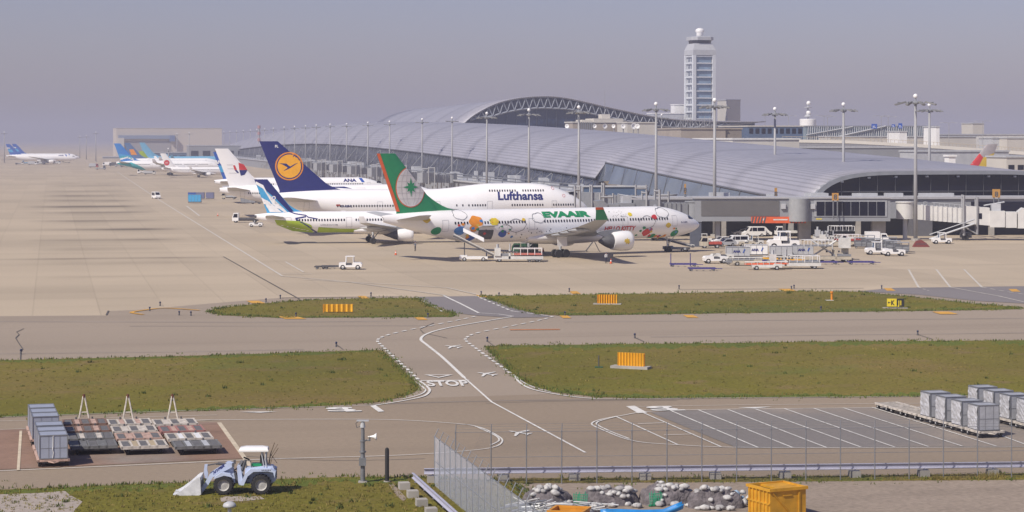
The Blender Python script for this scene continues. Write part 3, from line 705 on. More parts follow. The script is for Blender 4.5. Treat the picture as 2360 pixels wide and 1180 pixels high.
# the white airliner with clouds and flowers and the green fin -----------------------------------
A333 = dict(fus=(62.9, 2.82, 8.15, 2.55), Lg=32.1, Ng=6.7, wr=.70, cz=5.95,
    wing=[(1.5, 21.8, 11.6, 3.6, .16), (9.4, 27.6, 7.0, 4.5, .12), (20, 33.2, 4.4, 5.8, .10), (28.6, 37.4, 2.4, 7.2, .09)], stab=(54.6, 6.2, 59.0, 2.2, 9.7, 6.7, 7.7), gear=[(32.1, 5.3, True)],
    eng=[(9.4, 20.8, 2.75, 1.62, 5.4)], fin=(8.05, 17.6, 52.4, 60.4, 60.6, 64.0, 47.6))
EL_, ER_ = (5.5, 370.6, 0), R(30)
q = lambda px, py: sfrom(px, py, EL_, ER_, 32.1, 2.82)
zw = 6.05
wins = [(min(q(b, 500)[0], 60), q(a, 500)[0], zw, .53) for a, b in ((1455, 1540), (1253, 1440), (1052, 1212))]
wins = [(q(b, 500)[0], q(a, 500)[0], zw, .55) for a, b in ((1455, 1540), (1253, 1440), (1052, 1212))]
sp = dict(A330, **A333, finm=green, winglet=(2.6, 1.7, .9, green), winglet_tip=redor, wingm=lgrey, win=wins, doors=[(q(1562, 500)[0], 5.6), (q(1447, 500)[0], 5.6), (q(1232, 500)[0], 5.6), (q(1037, 500)[0], 5.6)],
    eng_spot=lambda es: [starp(es + 1.6, 2.75, .6, .35, 7)]) if False else {**A330, **A333, 'finm': green, 'winglet': (2.0, 1.5, .8, green), 'winglet_tip': redor, 'wingm': lgrey, 'win': wins, 'doors': [(q(1562, 500)[0], 5.6), (q(1447, 500)[0], 5.6), (q(1232, 500)[0], 5.6), (q(1037, 500)[0], 5.6)], 'eng_spot': lambda es: [starp(es + 1.6, 2.75, .6, .35, 7)]}
root, Fz, fp, fd, fin, outl, X = airliner('passenger_jet', 'white wide-body jet with green globe tail fin and green company lettering, nearest of the airliners', sp, EL_, ER_)
FO = [(52.4, 8.05), (60.4, 8.05), (64.0, 17.6), (60.6, 17.6)]
for sd in (-1, 1):
    decal('rudder_stripe', [clip([(56, 8), (65, 8), (65, 18), (56, 18)], [(59.85, 8.05), (60.4, 8.05), (64.0, 17.6), (63.45, 17.6)])], redor, fin, fd(sd), cut=(.3, .4))
    cx_, cz_ = 57.9, 12.05
    FI = [(52.5, 8.05), (59.6, 8.05), (63.2, 17.6), (60.65, 17.6)]
    decal('globe_rim', [clip(circle(cx_, cz_, 2.75, 40, 3.35), FI)], redor, fin, fd(sd, .04), cut=(.3, .4))
    g1 = decal('globe_emblem', [clip(circle(cx_, cz_, 2.6, 40, 3.2), FI)], glight, fin, fd(sd, .07), cut=(.3, .4))
    ln = []
    for k in (-.66, -.33, .33, .66): ln += [[(cx_ + k * 2.6 * sqrt(max(0, 1 - (t / 10) ** 2)), cz_ + 3.2 * t / 10) for t in range(-9, 10)]]
    for k in (-.6, -.3, 0, .3, .6): h_ = sqrt(1 - k * k) * 2.5; ln += [[(cx_ - h_, cz_ + 3.2 * k), (cx_ + h_, cz_ + 3.2 * k)]]
    P = [clip(q2[::-1], FI) for l in ln for q2 in stroke(l, .06)]
    decal('globe_lines', [p for p in P if len(p) > 2], mat('line_grey', (.48, .45, .45), .6), g1, fd(sd, .10), cut=(.3, .4))
    SP_ = [(cx_ + r * cos(a), cz_ + r * 1.1 * sin(a)) for r, a in [((1.5, .55, 1.02, .55)[k % 4], pi * k / 8 + pi / 2) for k in range(16)]]
    decal('compass_star', [[(cx_, cz_), SP_[k], SP_[(k + 1) % 16]] for k in range(16)], green, g1, fd(sd, .13), cut=(.3, .4))
def side_text(Fx, root, fp, body, s_front, z0, hgt, length, m, name='lettering', bold=.03, shear=0., side=-1, off=.035):
    """lettering on the side of the fuselage; s_front is the end of the word nearest the nose"""
    vs, fs = textpoly(body, 1, bold=bold, shear=shear); xs = [v[0] for v in vs]; ys = [v[1] for v in vs]; x0, x1, y0, y1 = min(xs), max(xs), min(ys), max(ys)
    # seen from the right-hand side (y < 0) the nose is on the right, so words read towards the nose
    P = [(s_front + length * (1 - (x - x0) / (x1 - x0)), z0 + hgt * (y - y0) / (y1 - y0)) for x, y in vs]
    return decal(name, None, m, root, fp(side, off), cut=(0, .2), vf=(P, fs))
def text_px(body, px0, px1, py0, py1, m, loc, rz, Lg, Rh, **kw):
    (sa, za), (sb, zb) = sfrom(px0, py1, loc, rz, Lg, Rh), sfrom(px1, py1, loc, rz, Lg, Rh); zt_ = sfrom((px0 + px1) / 2, py0, loc, rz, Lg, Rh)[1]; zm = sfrom((px0 + px1) / 2, py1, loc, rz, Lg, Rh)[1]
    return side_text(Fz, root, fp, body, sb, zm, zt_ - zm, sa - sb, m, **kw)
E_ = (EL_, ER_, 32.1, 2.82)
text_px('EVAAIR', 1255, 1364, 487, 501, green, *E_, bold=.07)
text_px('HELLO KITTY', 1394, 1466, 521, 532, red, *E_, bold=.035, shear=.15)
text_px('B-16309', 1572, 1588, 510, 514, navy, *E_, bold=.02)
def cloudp(s, z, r): return [(s + r * 1.25 * (1 + .16 * abs(sin(k * pi / 16))) * cos(2 * pi * k / 40), z + r * .8 * (1 + .20 * abs(sin(k * pi / 8))) * sin(2 * pi * k / 40)) for k in range(40)]
for (px, py, r) in ((1066, 495, .9), (1243, 502, .9), (1530, 490, .95)): s_, z_c = q(px, py); decal('cloud_outline', stroke(cloudp(s_, z_c, r), .09, True), mgrey, root, fp(-1, .045), cut=(0, .2))
def blobp(s, z, r, n=5, a=.07): return [(s + r * 1.1 * (1 + a * cos(n * t)) * cos(t), z + r * (1 + a * cos(n * t)) * sin(t) * .85) for t in [2 * pi * k / 48 for k in range(48)]]
for nm, m, lst in (('orange_patch', orange, [(1098, 511, 1.15, 5), (1093, 526, .7, 4)]), ('yellow_patch', yellow, [(1140, 511, .75, 6), (1455, 494, .38, 5)]), ('gold_patch', gold, [(990, 507, .6, 4), (1541, 519, .5, 4), (1208, 506, .3, 5)]), ('blue_patch', mat('soft_blue', (.06, .22, .55), .5), [(1062, 532, .85, 3)]), ('navy_patch', blue, [(1090, 548, .7, 4), (1160, 539, .7, 3)]),
        ('green_patch', green, [(1013, 533, .75, 3), (1512, 545, .55, 2), (1561, 538, .7, 3)]), ('red_patch', red, [(1493, 536, .72, 4), (1509, 500, .5, 3), (1528, 545, .3, 3)])):
    for a_, b_, r_, n_ in lst: decal(nm, [blobp(*q(a_, b_), r_, n_)], m, root, fp(-1, .04), cut=(.5, .2))
rr = random.Random(5)
for nm, m, nb in (('small_orange_flower', orange, 7), ('small_yellow_flower', gold, 7), ('small_green_leaf', green, 9), ('small_blue_dot', mat('soft_blue', (.06, .22, .55), .5), 7), ('small_red_flower', red, 6)):
    for _ in range(nb):
        if rr.random() < .62: a_, b_ = rr.uniform(1055, 1185), rr.uniform(507, 548)
        else: a_, b_ = rr.uniform(1470, 1565), rr.uniform(524, 549)
        decal(nm, [blobp(*q(a_, b_), rr.uniform(.12, .30), rr.choice((3, 4, 5)), .12)], m, root, fp(-1, .055), cut=(.5, .2))
for (px, py, r, rx) in ((1190, 520, 1.5, 1.25), (1165, 527, 1.0, 1.2), (1120, 538, .8, 1.0), (1492, 512, 1.5, 1.1)): s_, z_c = q(px, py); decal('curl_outline', stroke([(s_ + r * rx * cos(t) * (1 + .08 * sin(5 * t)), z_c + r * .7 * sin(t) * (1 + .08 * cos(4 * t))) for t in [2 * pi * k / 36 for k in range(31)]], .07), dgrey, root, fp(-1, .045), cut=(0, .2))
decal('confetti', [circle(*q(rr.uniform(1408, 1448), rr.uniform(486, 502)), .06, 6) for k in range(22)] + [circle(*q(rr.uniform(1190, 1320), rr.uniform(525, 552)), .09, 6) for k in range(34)], dgrey, root, fp(-1, .04), cut=(0, 0))
s0, z0_ = q(1125, 545); s1, z1_ = q(1140, 520)
decal('cargo_hatch', [[q(1104, 552), q(1138, 552), q(1138, 530), q(1104, 530)][::-1]], dgrey, root, fp(-1, .05), cut=(.5, .2))
cd = MB(); cd.obox((X(q(1120, 540)[0]), -3.4, q(1120, 521)[1]), (2.9, 1.6, .12), 0, 0, 0, R(-8)); cd.build('cargo_door', lgrey, root)

# the narrow-body jet with the sky-blue fin and lime belly --------------------------------------------
A321 = dict(fus=(44.2, 1.98, 6.15, 2.05), Lg=22.0, Ng=5.1, wr=.60, cz=4.75, ck=.85,
    wing=[(1.0, 14.6, 7.8, 2.7, .15), (6.4, 18.0, 4.7, 3.2, .12), (11, 21.0, 3.3, 3.8, .10), (16.6, 24.4, 1.6, 4.5, .09)], winglet=(1.2, .8, .25, None),
    eng=[(5.75, 14.6, 1.75, 1.18, 4.3)], stab=(38.2, 4.0, 41.0, 1.5, 6.2, 4.95, 5.6), gear=[(22.0, 3.8, False)], fin=(6.05, 12.3, 36.6, 41.9, 41.8, 44.3, 33.8),
    win=[(6.4, 12.6, 4.55, .53), (14.3, 25.4, 4.55, .53), (27.2, 36.6, 4.55, .53)], doors=[(4.9, 4.1), (12.9, 4.1), (25.9, 4.1), (37.4, 4.1)], wingm=wgrey)
root, Fz, fp, fd, fin, outl, X = airliner('passenger_jet', 'narrow-body jet with sky-blue and navy striped fin and lime green belly, behind the green-tailed jet', dict(A321, finm=sblue, stabm=wgrey), (-27.1, 416.7, 0), R(10))
cv = [(36.75, 6.05), (41.9, 6.05), (44.3, 12.3), (41.8, 12.3)]
for sd in (-1, 1):
    decal('navy_band', [p for p in [clip([(36.0, 6.0), (37.6, 6.0), (40.2, 8.6), (43.0, 11.0), (44.4, 12.0), (44.4, 12.4), (41.6, 12.4), (39.5, 10), (36.6, 6.6)], cv)] if p], navy, fin, fd(sd), cut=(.4, .4))
    for (u, w_) in ((0, .8), (1.9, .32), (3.4, .3)):
        band = [(37.9 + u * .6, 6.0 - 0 + u * .0), (38.6 + u * .8, 6.0), (40.8 + u * .3, 7.5 + u * .25), (42.6, 8.6 + (2.6 if u == 0 else -u * .3 + .6)), (44, 9.3 + (2.6 if u == 0 else -u * .3 + .7)), (44, 8.8 + (2.6 if u == 0 else -u * .3 + .7)), (42.6, 8.1 + (2.4 if u == 0 else -u * .3 + .5)), (40.2 + u * .2, 6.9 + u * .2)]
        band = clip(band, cv)
        if band: decal('white_band', [band], plane_white, fin, fd(sd, .05), cut=(.4, .4))
    decal('fin_emblem', [circle(40.6, 8.75, .38, 16)], white, fin, fd(sd, .065), cut=(.4, .4)); decal('fin_emblem_star', [starp(40.6, 8.75, .28, .14, 5)], blue, fin, fd(sd, .08), cut=(.4, .4))
    f_ = fp(sd, .03)
    decal('lime_belly', [[(40.5, 4.6), (35.6, 4.35), (33.6, 3.6), (33.0, 2.06), (37, 2.4), (40, 3.6)], [(32.2, 3.2), (28, 2.85), (14, 2.6), (8, 2.6), (4.5, 3.0), (4.5, 2.45), (8, 2.1), (32.4, 2.1)]], lime, root, f_, cut=(.5, .2))
    decal('navy_streak', stroke([(37.6, 6.12), (36.6, 5.75), (34.6, 5.45), (34.2, 5.1), (32.4, 4.75)], .20) + stroke([(34.6, 5.2), (36.6, 4.85), (35.8, 4.3), (34.2, 3.4), (33.4, 2.7), (32.4, 2.12)], .26), navy, root, f_, cut=(.4, .2))
    decal('wing_root_stripe', stroke([(24.6, 4.4), (23.2, 3.7)], .2), blue, root, f_, cut=(.4, .2))
side_text(Fz, root, fp, 'AIRBUSAN.COM', 28.6, 3.5, .24, 3.3, mgrey, bold=.01)

J_ = ((-15.5, 459.3, 0), R(12), 32.5, 3.25)
qj = lambda px, py: sfrom(px, py, *J_)
# the jumbo ------------------------------------------------------------------------------------------
B747 = dict(fus=(68.6, 3.25, 9.4, 2.35, 1.15, 21, 34, 1.0), Lg=32.5, Ng=7.6, wr=.62, cz=8.15, ck=1.25,
    wing=[(1.8, 18.5, 14.2, 3.7, .14), (11.5, 28.0, 8.8, 4.8, .11), (21, 34.8, 6.0, 6.0, .10), (30.5, 42.2, 3.6, 7.4, .09)], winglet=(1.8, 1.6, 1.0, None),
    eng=[(11.7, 23.2, 2.6, 1.4, 5.6), (20.8, 31.2, 3.2, 1.4, 5.6)], stab=(57.5, 8.2, 64.5, 2.6, 11, 7.0, 8.0), gear=[(31.0, 5.5, True), (34.2, 1.9, True)],
    fin=(9.25, 19.5, 54.8, 66.2, 66.6, 70.4, 51.5),
    win=[(qj(b, 0)[0], qj(a, 0)[0], z, p) for a, b, z, p in ((1178, 1252, 6.0, .55), (1277, 1330, 6.0, .55), (1090, 1120, 6.0, .55), (1050, 1082, 6.0, 1.3), (996, 1015, 6.0, .55), (775, 925, 6.0, .55), (1131, 1190, 9.05, .55), (1208, 1255, 9.05, .55))], doors=[(7.6, 5.9), (21.6, 5.9), (32.8, 5.9), (45.0, 5.9), (60.2, 5.9)], engm=white)
root, Fz, fp, fd, fin, outl, X = airliner('jumbo_jet', 'white four-engined jumbo jet with navy tail fin and orange crane disc', dict(B747, finm=navy), (-15.5, 459.3, 0), R(12))
for sd in (-1, 1):
    cxs, cz = 64.2, 14.3
    d1 = decal('disc_rim', [circle(cxs, cz, 2.95, 40)], orange, fin, fd(sd, .03), cut=(.5, .5))
    d2 = decal('disc_ring', [circle(cxs, cz, 2.68, 40)], navy, fin, fd(sd, .05), cut=(.5, .5))
    d3 = decal('orange_disc', [circle(cxs, cz, 2.45, 40)], mat('crane_orange', (.90, .42, .02), .45), fin, fd(sd, .07), cut=(.5, .5))
    # local (toward the nose, up)
    bird = [(1.9, .75), (1.1, .45), (.2, -.05), (-.1, .1), (-.6, .55), (-2.1, .62), (-1.4, .35), (-.9, .05), (-.5, -.15), (-.35, -.35), (-1.2, -.95), (-.9, -.9), (.1, -.45), (.55, -.15), (1.2, .3)]
    decal('flying_crane', [[(cxs - a, cz + b) for a, b in bird]], navy, d3, fd(sd, .09), cut=(.5, .5))
vs, fs = textpoly('FL', 1, bold=.03); P = [(67.2 - x * .75, 18.2 + y * .75) for x, y in vs]; decal('fin_letters', None, white, fin, fd(-1, .05), cut=(0, 0), vf=(P, fs))
text_px('Lufthansa', 1148, 1252, 441, 461, navy, *J_, bold=.03)
text_px('D-ABVL', 787, 812, 473, 478, navy, *J_, bold=.02)
s_, z_c = qj(780, 475); decal('flag_mark', [[(s_ - .4, z_c), (s_ + .4, z_c), (s_ + .4, z_c + .35), (s_ - .4, z_c + .35)]], dred, root, fp(-1, .035), cut=(0, 0))
for (s, z) in (qj(1278, 434), qj(1302, 451)): decal('round_emblem', stroke(circle(s, z, .3, 12), .06, True), red, root, fp(-1, .035), cut=(0, 0))

# the white wide-body with the red and blue kite emblem -------------------------------------------
root, Fz, fp, fd, fin, outl, X = airliner('passenger_jet', 'white airliner with red and blue kite emblem on its white fin, behind the jumbo jet', dict(A330), (-46.6, 563, 0), R(12), detail=1)
decal('kite_emblem_red', [[(53.2, 13.9), (51.8, 13.4), (50.9, 12.0), (53.0, 12.0)], [(54.6, 13.2), (54.1, 13.2), (53.6, 12.0), (54.2, 12.0)]], red, fin, fd(-1), cut=(.4, .4))
decal('kite_emblem_blue', [[(53.0, 11.95), (50.9, 11.95), (51.6, 10.8), (52.6, 10.5)], [(54.2, 11.95), (53.6, 11.95), (53.0, 11.2), (53.5, 11.2)]], navy, fin, fd(-1), cut=(.4, .4))
decal('speed_line', stroke([(56.2, 13.3), (54.6, 13.3)], .06) + stroke([(56.0, 12.3), (54.2, 12.3)], .06) + stroke([(55.6, 11.2), (53.6, 11.2)], .06), mgrey, fin, fd(-1), cut=(.4, .4))
for sd in (-1,):
    decal('red_cheat_line', [[(36, 7.2), (43, 7.65), (36, 7.55)]], red, root, fp(sd, .03), cut=(.5, .2)); decal('blue_cheat_line', [[(24, 7.1), (32, 7.6), (26, 7.65)]], navy, root, fp(sd, .03), cut=(.5, .2))

# twin with the royal-blue fin further back (its fin shows beyond the kite fin) ---------------------------------
B767 = dict(fus=(54.2, 2.6, 7.9, 2.5), Lg=26.5, Ng=6.0, wr=.6,
    wing=[(1.4, 17.5, 10.4, 3.4, .15), (8.0, 22.4, 6.2, 4.1, .12), (16, 28, 4.2, 5.2, .1), (23.8, 33.2, 2.4, 6.2, .09)],
    eng=[(8.0, 17.4, 2.3, 1.35, 5.2)], stab=(46.5, 6, 51, 2, 9.3, 6.2, 7.0), gear=[(26.5, 4.7, True)], fin=(7.8, 15.9, 43.6, 51.6, 51.4, 54.6, 41),
    win=[(8, 20, 5.9, .56), (21.5, 34, 5.9, .56), (36, 47, 5.9, .56)], doors=[(5.6, 5.4)])
mid_blue = mat('royal_blue_paint', (.02, .10, .42), .4)
def blue_twin(label, loc, rz, detail):
    root, Fz, fp, fd, fin, outl, X = airliner('passenger_jet', label, dict(B767, finm=mid_blue), loc, rz, detail=detail)
    decal('light_blue_panel', [[(52.2, 9.6), (53.0, 11.7), (50.2, 11.7), (48.6, 9.6)]], sblue, fin, fd(-1), cut=(.4, .4))
    vs, fs = textpoly('ANA', 1, bold=.04); P = [(54.0 - x * 1.3 - .6 * 0, 12.3 + y * 1.5) for x, y in vs]; decal('fin_letters', None, white, fin, fd(-1, .06), cut=(0, 0), vf=(P, fs))
    side_text(Fz, root, fp, 'ANA', 10.0, 6.5, 1.0, 4.2, navy, bold=.05); decal('blue_slash', [[(7.4, 6.4), (8.4, 6.4), (9.2, 7.7), (8.2, 7.7)]], blue, root, fp(-1, .035), cut=(.4, .2))
    return root
blue_twin('white airliner with royal blue fin, its nose showing above the jumbo jet', (-65.4, 680, 0), R(12), 1)
blue_twin('white airliner with dark blue fin at the far end of the apron', (PX(98, 1700), 1700, 0), R(8), 0)
blue_twin('second white airliner with dark blue fin at the far end, behind the first', (PX(108, 1790), 1790, 0), R(8), 0)
# white jet with red disc on the fin
B737 = dict(fus=(39.0, 1.9, 5.4, 1.5), Lg=19.5, Ng=4.2, wr=.55, ck=.8,
    wing=[(1.0, 12.5, 7.4, 2.2, .15), (5.5, 16, 4.4, 2.6, .12), (11, 19.6, 3, 3.2, .1), (16.8, 23.4, 1.6, 4, .09)], winglet=(2.2, 1.4, .5, None),
    eng=[(4.9, 13.6, 1.6, 1.0, 4.0)], stab=(33.5, 4.2, 36.6, 1.4, 6.8, 4.6, 5.3), gear=[(19.5, 2.9, False)], fin=(5.3, 12.5, 31.2, 36.6, 36.6, 39.4, 28),
    win=[(6, 33, 3.9, .5)], doors=[(4.4, 3.6)])
root, Fz, fp, fd, fin, outl, X = airliner('passenger_jet', 'small white airliner with red disc emblem on its white fin', dict(B737), (PX(458, 1130), 1130, 0), R(12), detail=1)
decal('red_disc', [circle(36.0, 7.6, 1.45, 24)], red, fin, fd(-1), cut=(.5, .5)); decal('disc_letters', stroke([(36.7, 7.5), (35.3, 7.5)], .25), white, fin, fd(-1, .06), cut=(0, 0))
# jets with teal and blue tails
azure = mat('azure_paint', (.03, .22, .62), .4); dulb = mat('dull_blue_paint', (.09, .17, .34), .5)
for k, (lab, px_, Y, fm) in enumerate((('white airliner with azure wave-striped fin and teal rear belly', 392, 1190, azure), ('airliner with dull blue fin and orange panel, behind the azure fin', 402, 1330, dulb))):
    root, Fz, fp, fd, fin, outl, X = airliner('passenger_jet', lab, dict(A330, finm=fm), (PX(px_, Y), Y, 0), R(12), detail=1 - k)
    if k == 0:
        for (a, m) in ((0, sblue), (1.6, teal), (2.9, plane_white)): decal('wave_band', [clip([(48 + a * .2, 9.4 - a * .4 + 1.2), (52, 10.4 - a * .3 + .8), (57.5, 11.2 - a + .6), (57.5, 10.8 - a), (52, 9.9 - a * .3 + .5), (48, 9.0 - a * .4)], [(47.8, 8.05), (55.5, 8.05), (59.0, 17.5), (56, 17.5)])], m, fin, fd(-1), cut=(.5, .5))
        decal('teal_belly', [[(57.5, 6.9), (50, 7.2), (45, 5.0), (42, 3.0), (44, 2.7), (50, 4.6), (57.5, 6.2)]], teal, root, fp(-1, .03), cut=(.6, .2))
    else: decal('orange_panel', [[(56.2, 13.6), (53.6, 13.6), (51.4, 10.2), (55, 10.2)]], orange, fin, fd(-1), cut=(.5, .5))
root, Fz, fp, fd, fin, outl, X = airliner('passenger_jet', 'distant small jet with lime green fin', dict(B737, finm=lime), (PX(395, 1340), 1340, 0), R(12), detail=0)
root, Fz, fp, fd, fin, outl, X = airliner('passenger_jet', 'distant small jet with dark green and cream fin, beside the lime-finned jet', dict(B737, finm=dgreen), (PX(371, 1400), 1400, 0), R(12), detail=0)
decal('cream_panel', [[(38, 11.5), (36.4, 11.5), (35, 9.5), (37.6, 9.5)]], beige, fin, fd(-1), cut=(.5, .5))
pb = mat('pale_sky_blue_body', (.16, .42, .62), .35)
airliner('passenger_jet', 'distant all sky-blue airliner parked below the hangar', dict(A330, body=pb, finm=pb), (PX(425, 1480), 1480, 0), R(12), detail=0)
# jet beyond the wing of the terminal, only its fin and tail in view
root, Fz, fp, fd, fin, outl, X = airliner('passenger_jet', 'airliner beyond the terminal with grey fin, red and yellow blocks', dict(A330, finm=mat('fin_greige', (.42, .38, .38), .5)), (119, 664, 0), R(192), detail=1); root.scale = (1.05, 1.05, 1.05)
for sd in (-1, 1):
    cvx = [(47.6, 8.05), (55.6, 8.05), (59.2, 17.5), (55.8, 17.5)]
    decal('yellow_block', [clip([(50.6, 8), (60, 8), (60, 15.6), (54.6, 13.6), (53.4, 11.5)], cvx)], gold, fin, fd(sd), cut=(.5, .5)); decal('red_block', [clip([(46, 8), (50.5, 8), (53.3, 11.5), (54.5, 13.6), (53.4, 14.8)], cvx)], red, fin, fd(sd), cut=(.5, .5))
# ================================================================ terminal wing
WC = Vector((92.9, 460, 0))                       # centre of the wing's near end; local x = across, y = along
HW = 32.0; TL = 1750.0
def zr(t): return 13.2 + 16.4 * (1 - ((t - 880) / 880) ** 2)
def zsec(w_, t): k = sstep(t / 230); return zr(t) * max(0., 1 - abs(w_ / HW) ** (5.4 - 2.5 * k)) ** (.34 + .14 * k)
def ze(t):                                        # eave height on the apron side
    if t < 188: return 6.4 + (13.0 - 6.4) * t / 188
    k = t - 188; return 8.4 + 8.6 * (1 - (1 - min(k, 692) / 692) ** 1.7) if t < 880 else ze(min(1760 - t, 879)) if t < 1570 else 8.5
def roof_material():
    m = bpy.data.materials.new('stainless_roof'); m.use_nodes = True; t = m.node_tree; b = t.nodes['Principled BSDF']; L = t.links.new
    b.inputs['Metallic'].default_value = .18; b.inputs['Roughness'].default_value = .5
    uv = nn(t, 'ShaderNodeUVMap'); sp_ = nn(t, 'ShaderNodeSeparateXYZ'); L(uv.outputs[0], sp_.inputs[0])
    def line(o, per, wd, lo):
        d = nn(t, 'ShaderNodeMath', operation='DIVIDE'); L(o, d.inputs[0]); d.inputs[1].default_value = per; f = nn(t, 'ShaderNodeMath', operation='FRACT'); L(d.outputs[0], f.inputs[0])
        p = nn(t, 'ShaderNodeMath', operation='PINGPONG'); L(f.outputs[0], p.inputs[0]); p.inputs[1].default_value = .5
        r = nn(t, 'ShaderNodeMapRange'); L(p.outputs[0], r.inputs[0]); r.inputs[1].default_value = wd; r.inputs[2].default_value = wd + .12; r.inputs[3].default_value = lo; r.inputs[4].default_value = 1; return r.outputs[0]
    nz = nn(t, 'ShaderNodeTexNoise'); nz.inputs['Scale'].default_value = .03; nz.inputs['Detail'].default_value = 5; L(uv.outputs[0], nz.inputs['Vector'])
    r = nn(t, 'ShaderNodeMapRange'); L(nz.outputs[0], r.inputs[0]); r.inputs[1].default_value = .3; r.inputs[2].default_value = .7; r.inputs[3].default_value = .93; r.inputs[4].default_value = 1.07
    fl = nn(t, 'ShaderNodeVectorMath', operation='DIVIDE'); L(uv.outputs[0], fl.inputs[0]); fl.inputs[1].default_value = (7, 1.2, 1); f2 = nn(t, 'ShaderNodeVectorMath', operation='FLOOR'); L(fl.outputs[0], f2.inputs[0])
    wn = nn(t, 'ShaderNodeTexWhiteNoise'); L(f2.outputs[0], wn.inputs[0]); r2 = nn(t, 'ShaderNodeMapRange'); L(wn.outputs[0], r2.inputs[0]); r2.inputs[3].default_value = .96; r2.inputs[4].default_value = 1.04
    def mu(a, c): q = nn(t, 'ShaderNodeMath', operation='MULTIPLY'); L(a, q.inputs[0]); L(c, q.inputs[1]); return q.outputs[0]
    v = mu(mu(mu(line(sp_.outputs[1], 1.2, .10, .74), line(sp_.outputs[0], 57.0, .002, .80)), r.outputs[0]), r2.outputs[0])
    s = nn(t, 'ShaderNodeVectorMath', operation='SCALE'); s.inputs[0].default_value = (.375, .37, .42); L(v, s.inputs['Scale']); L(s.outputs[0], b.inputs['Base Color'])
    return m
m_roof = roof_material()
def shell(name, rows, thick, m, parent):
    """rows of (x, y, z, u, v) as a sheet with thickness"""
    nr, nc = len(rows), len(rows[0]); vs = [(p[0], p[1], p[2]) for r in rows for p in r]; fs = [(i * nc + j, i * nc + j + 1, (i + 1) * nc + j + 1, (i + 1) * nc + j) for i in range(nr - 1) for j in range(nc - 1)]
    me = bpy.data.meshes.new(name); me.from_pydata(vs, [], fs); uv = me.uv_layers.new(name='UVMap')
    flat = [(p[3], p[4]) for r in rows for p in r]
    for lp in me.loops: uv.data[lp.index].uv = flat[lp.vertex_index]
    me.materials.append(m); me.polygons.foreach_set('use_smooth', [True] * len(me.polygons))
    bm = bmesh.new(); bm.from_mesh(me); bmesh.ops.recalc_face_normals(bm, faces=bm.faces)
    if sum(f.normal.z for f in bm.faces) < 0: bmesh.ops.reverse_faces(bm, faces=bm.faces)
    bm.to_mesh(me); bm.free()
    o = bpy.data.objects.new(name, me); COL.objects.link(o); o.parent = parent
    md = o.modifiers.new('thickness', 'SOLIDIFY'); md.thickness = thick; md.offset = -1
    return o
wing = thing('terminal_wing', 'long curved terminal wing with silver-grey striped roof along the apron', 'terminal building', WC, TH)
ts = [0, 12, 24, 40, 60, 80, 100, 125, 150, 175, 187.9] + [188.1, 200, 230, 260, 300, 340, 380, 430, 480, 540, 600, 680, 760, 840, 920, 1000, 1100, 1200, 1300, 1400, 1500, 1600, 1750]
def row(t, e):
    r = []; N = 26
    # across position where the section meets the eave height
    lo, hi = -HW, 0.
    for _ in range(30):
        mid = (lo + hi) / 2
        if zsec(mid, t) < e: lo = mid
        else: hi = mid
    w0 = hi; acc = 0; pv = None
    for i in range(N + 1):
        a = i / N; w_ = w0 + (HW * .995 - w0) * (.5 - .5 * cos(pi * a)); z = max(zsec(w_, t), .5)
        if i == 0: z = e
        if pv: acc += sqrt((w_ - pv[0]) ** 2 + (z - pv[1]) ** 2)
        pv = (w_, z); r.append([w_, t, z, t, acc])
    return r, w0
rows = []; eaves = []
for t in ts:
    e = ze(t); r, w0 = row(t, e); rows.append(r); eaves.append((w0, t, e))
shell('roof', rows, .35, m_roof, wing)
# near end glass, set back, with an edge rim and mullions
def arch(t, inset=0, dz=0, n=40):
    P = []
    for i in range(n + 1):
        w_ = -HW * .999 + 2 * HW * .999 * (.5 - .5 * cos(pi * i / n)); z = max(zsec(w_, 0), 0)
        P.append((w_ * (1 - inset / HW), max(z - inset - dz, 0)))
    return P
g = MB(); g.prism(arch(0, .5), 'y', 1.0, 1.3); g.build('end_glass', dglass, wing)
rim = MB(); A = arch(0, 0); B_ = arch(0, .75)
for i in range(len(A) - 1):
    a, b, c, d = A[i], A[i + 1], B_[i + 1], B_[i]
    rim.add([(p[0], y, p[1]) for y in (-.3, .9) for p in (a, b, c, d)], [(0, 1, 2, 3), (4, 7, 6, 5), (0, 4, 5, 1), (3, 2, 6, 7)])
rim.build('roof_rim', mgrey, wing)
mu_ = MB()
for w_ in range(-28, 29, 4):
    z = zsec(w_, 0) - .6; mu_.box(w_ - .04, w_ + .04, .8, 1.0, 0, z)
for z in (4.2, 8.8): mu_.box(-HW * .95 if z < 6 else -25, HW * .95 if z < 6 else 25, .75, .99, z, z + .18)
build_split(mu_, 'mullion', dgrey, wing)
bl = MB()
for w_ in (-24, -18, -12, -5, 2, 9, 15, 21): bl.box(w_ - .25, w_ + .25, .3, .9, zsec(w_, 0) - 1.35, zsec(w_, 0) - 1.0)
build_split(bl, 'roof_bracket', lgrey, wing)
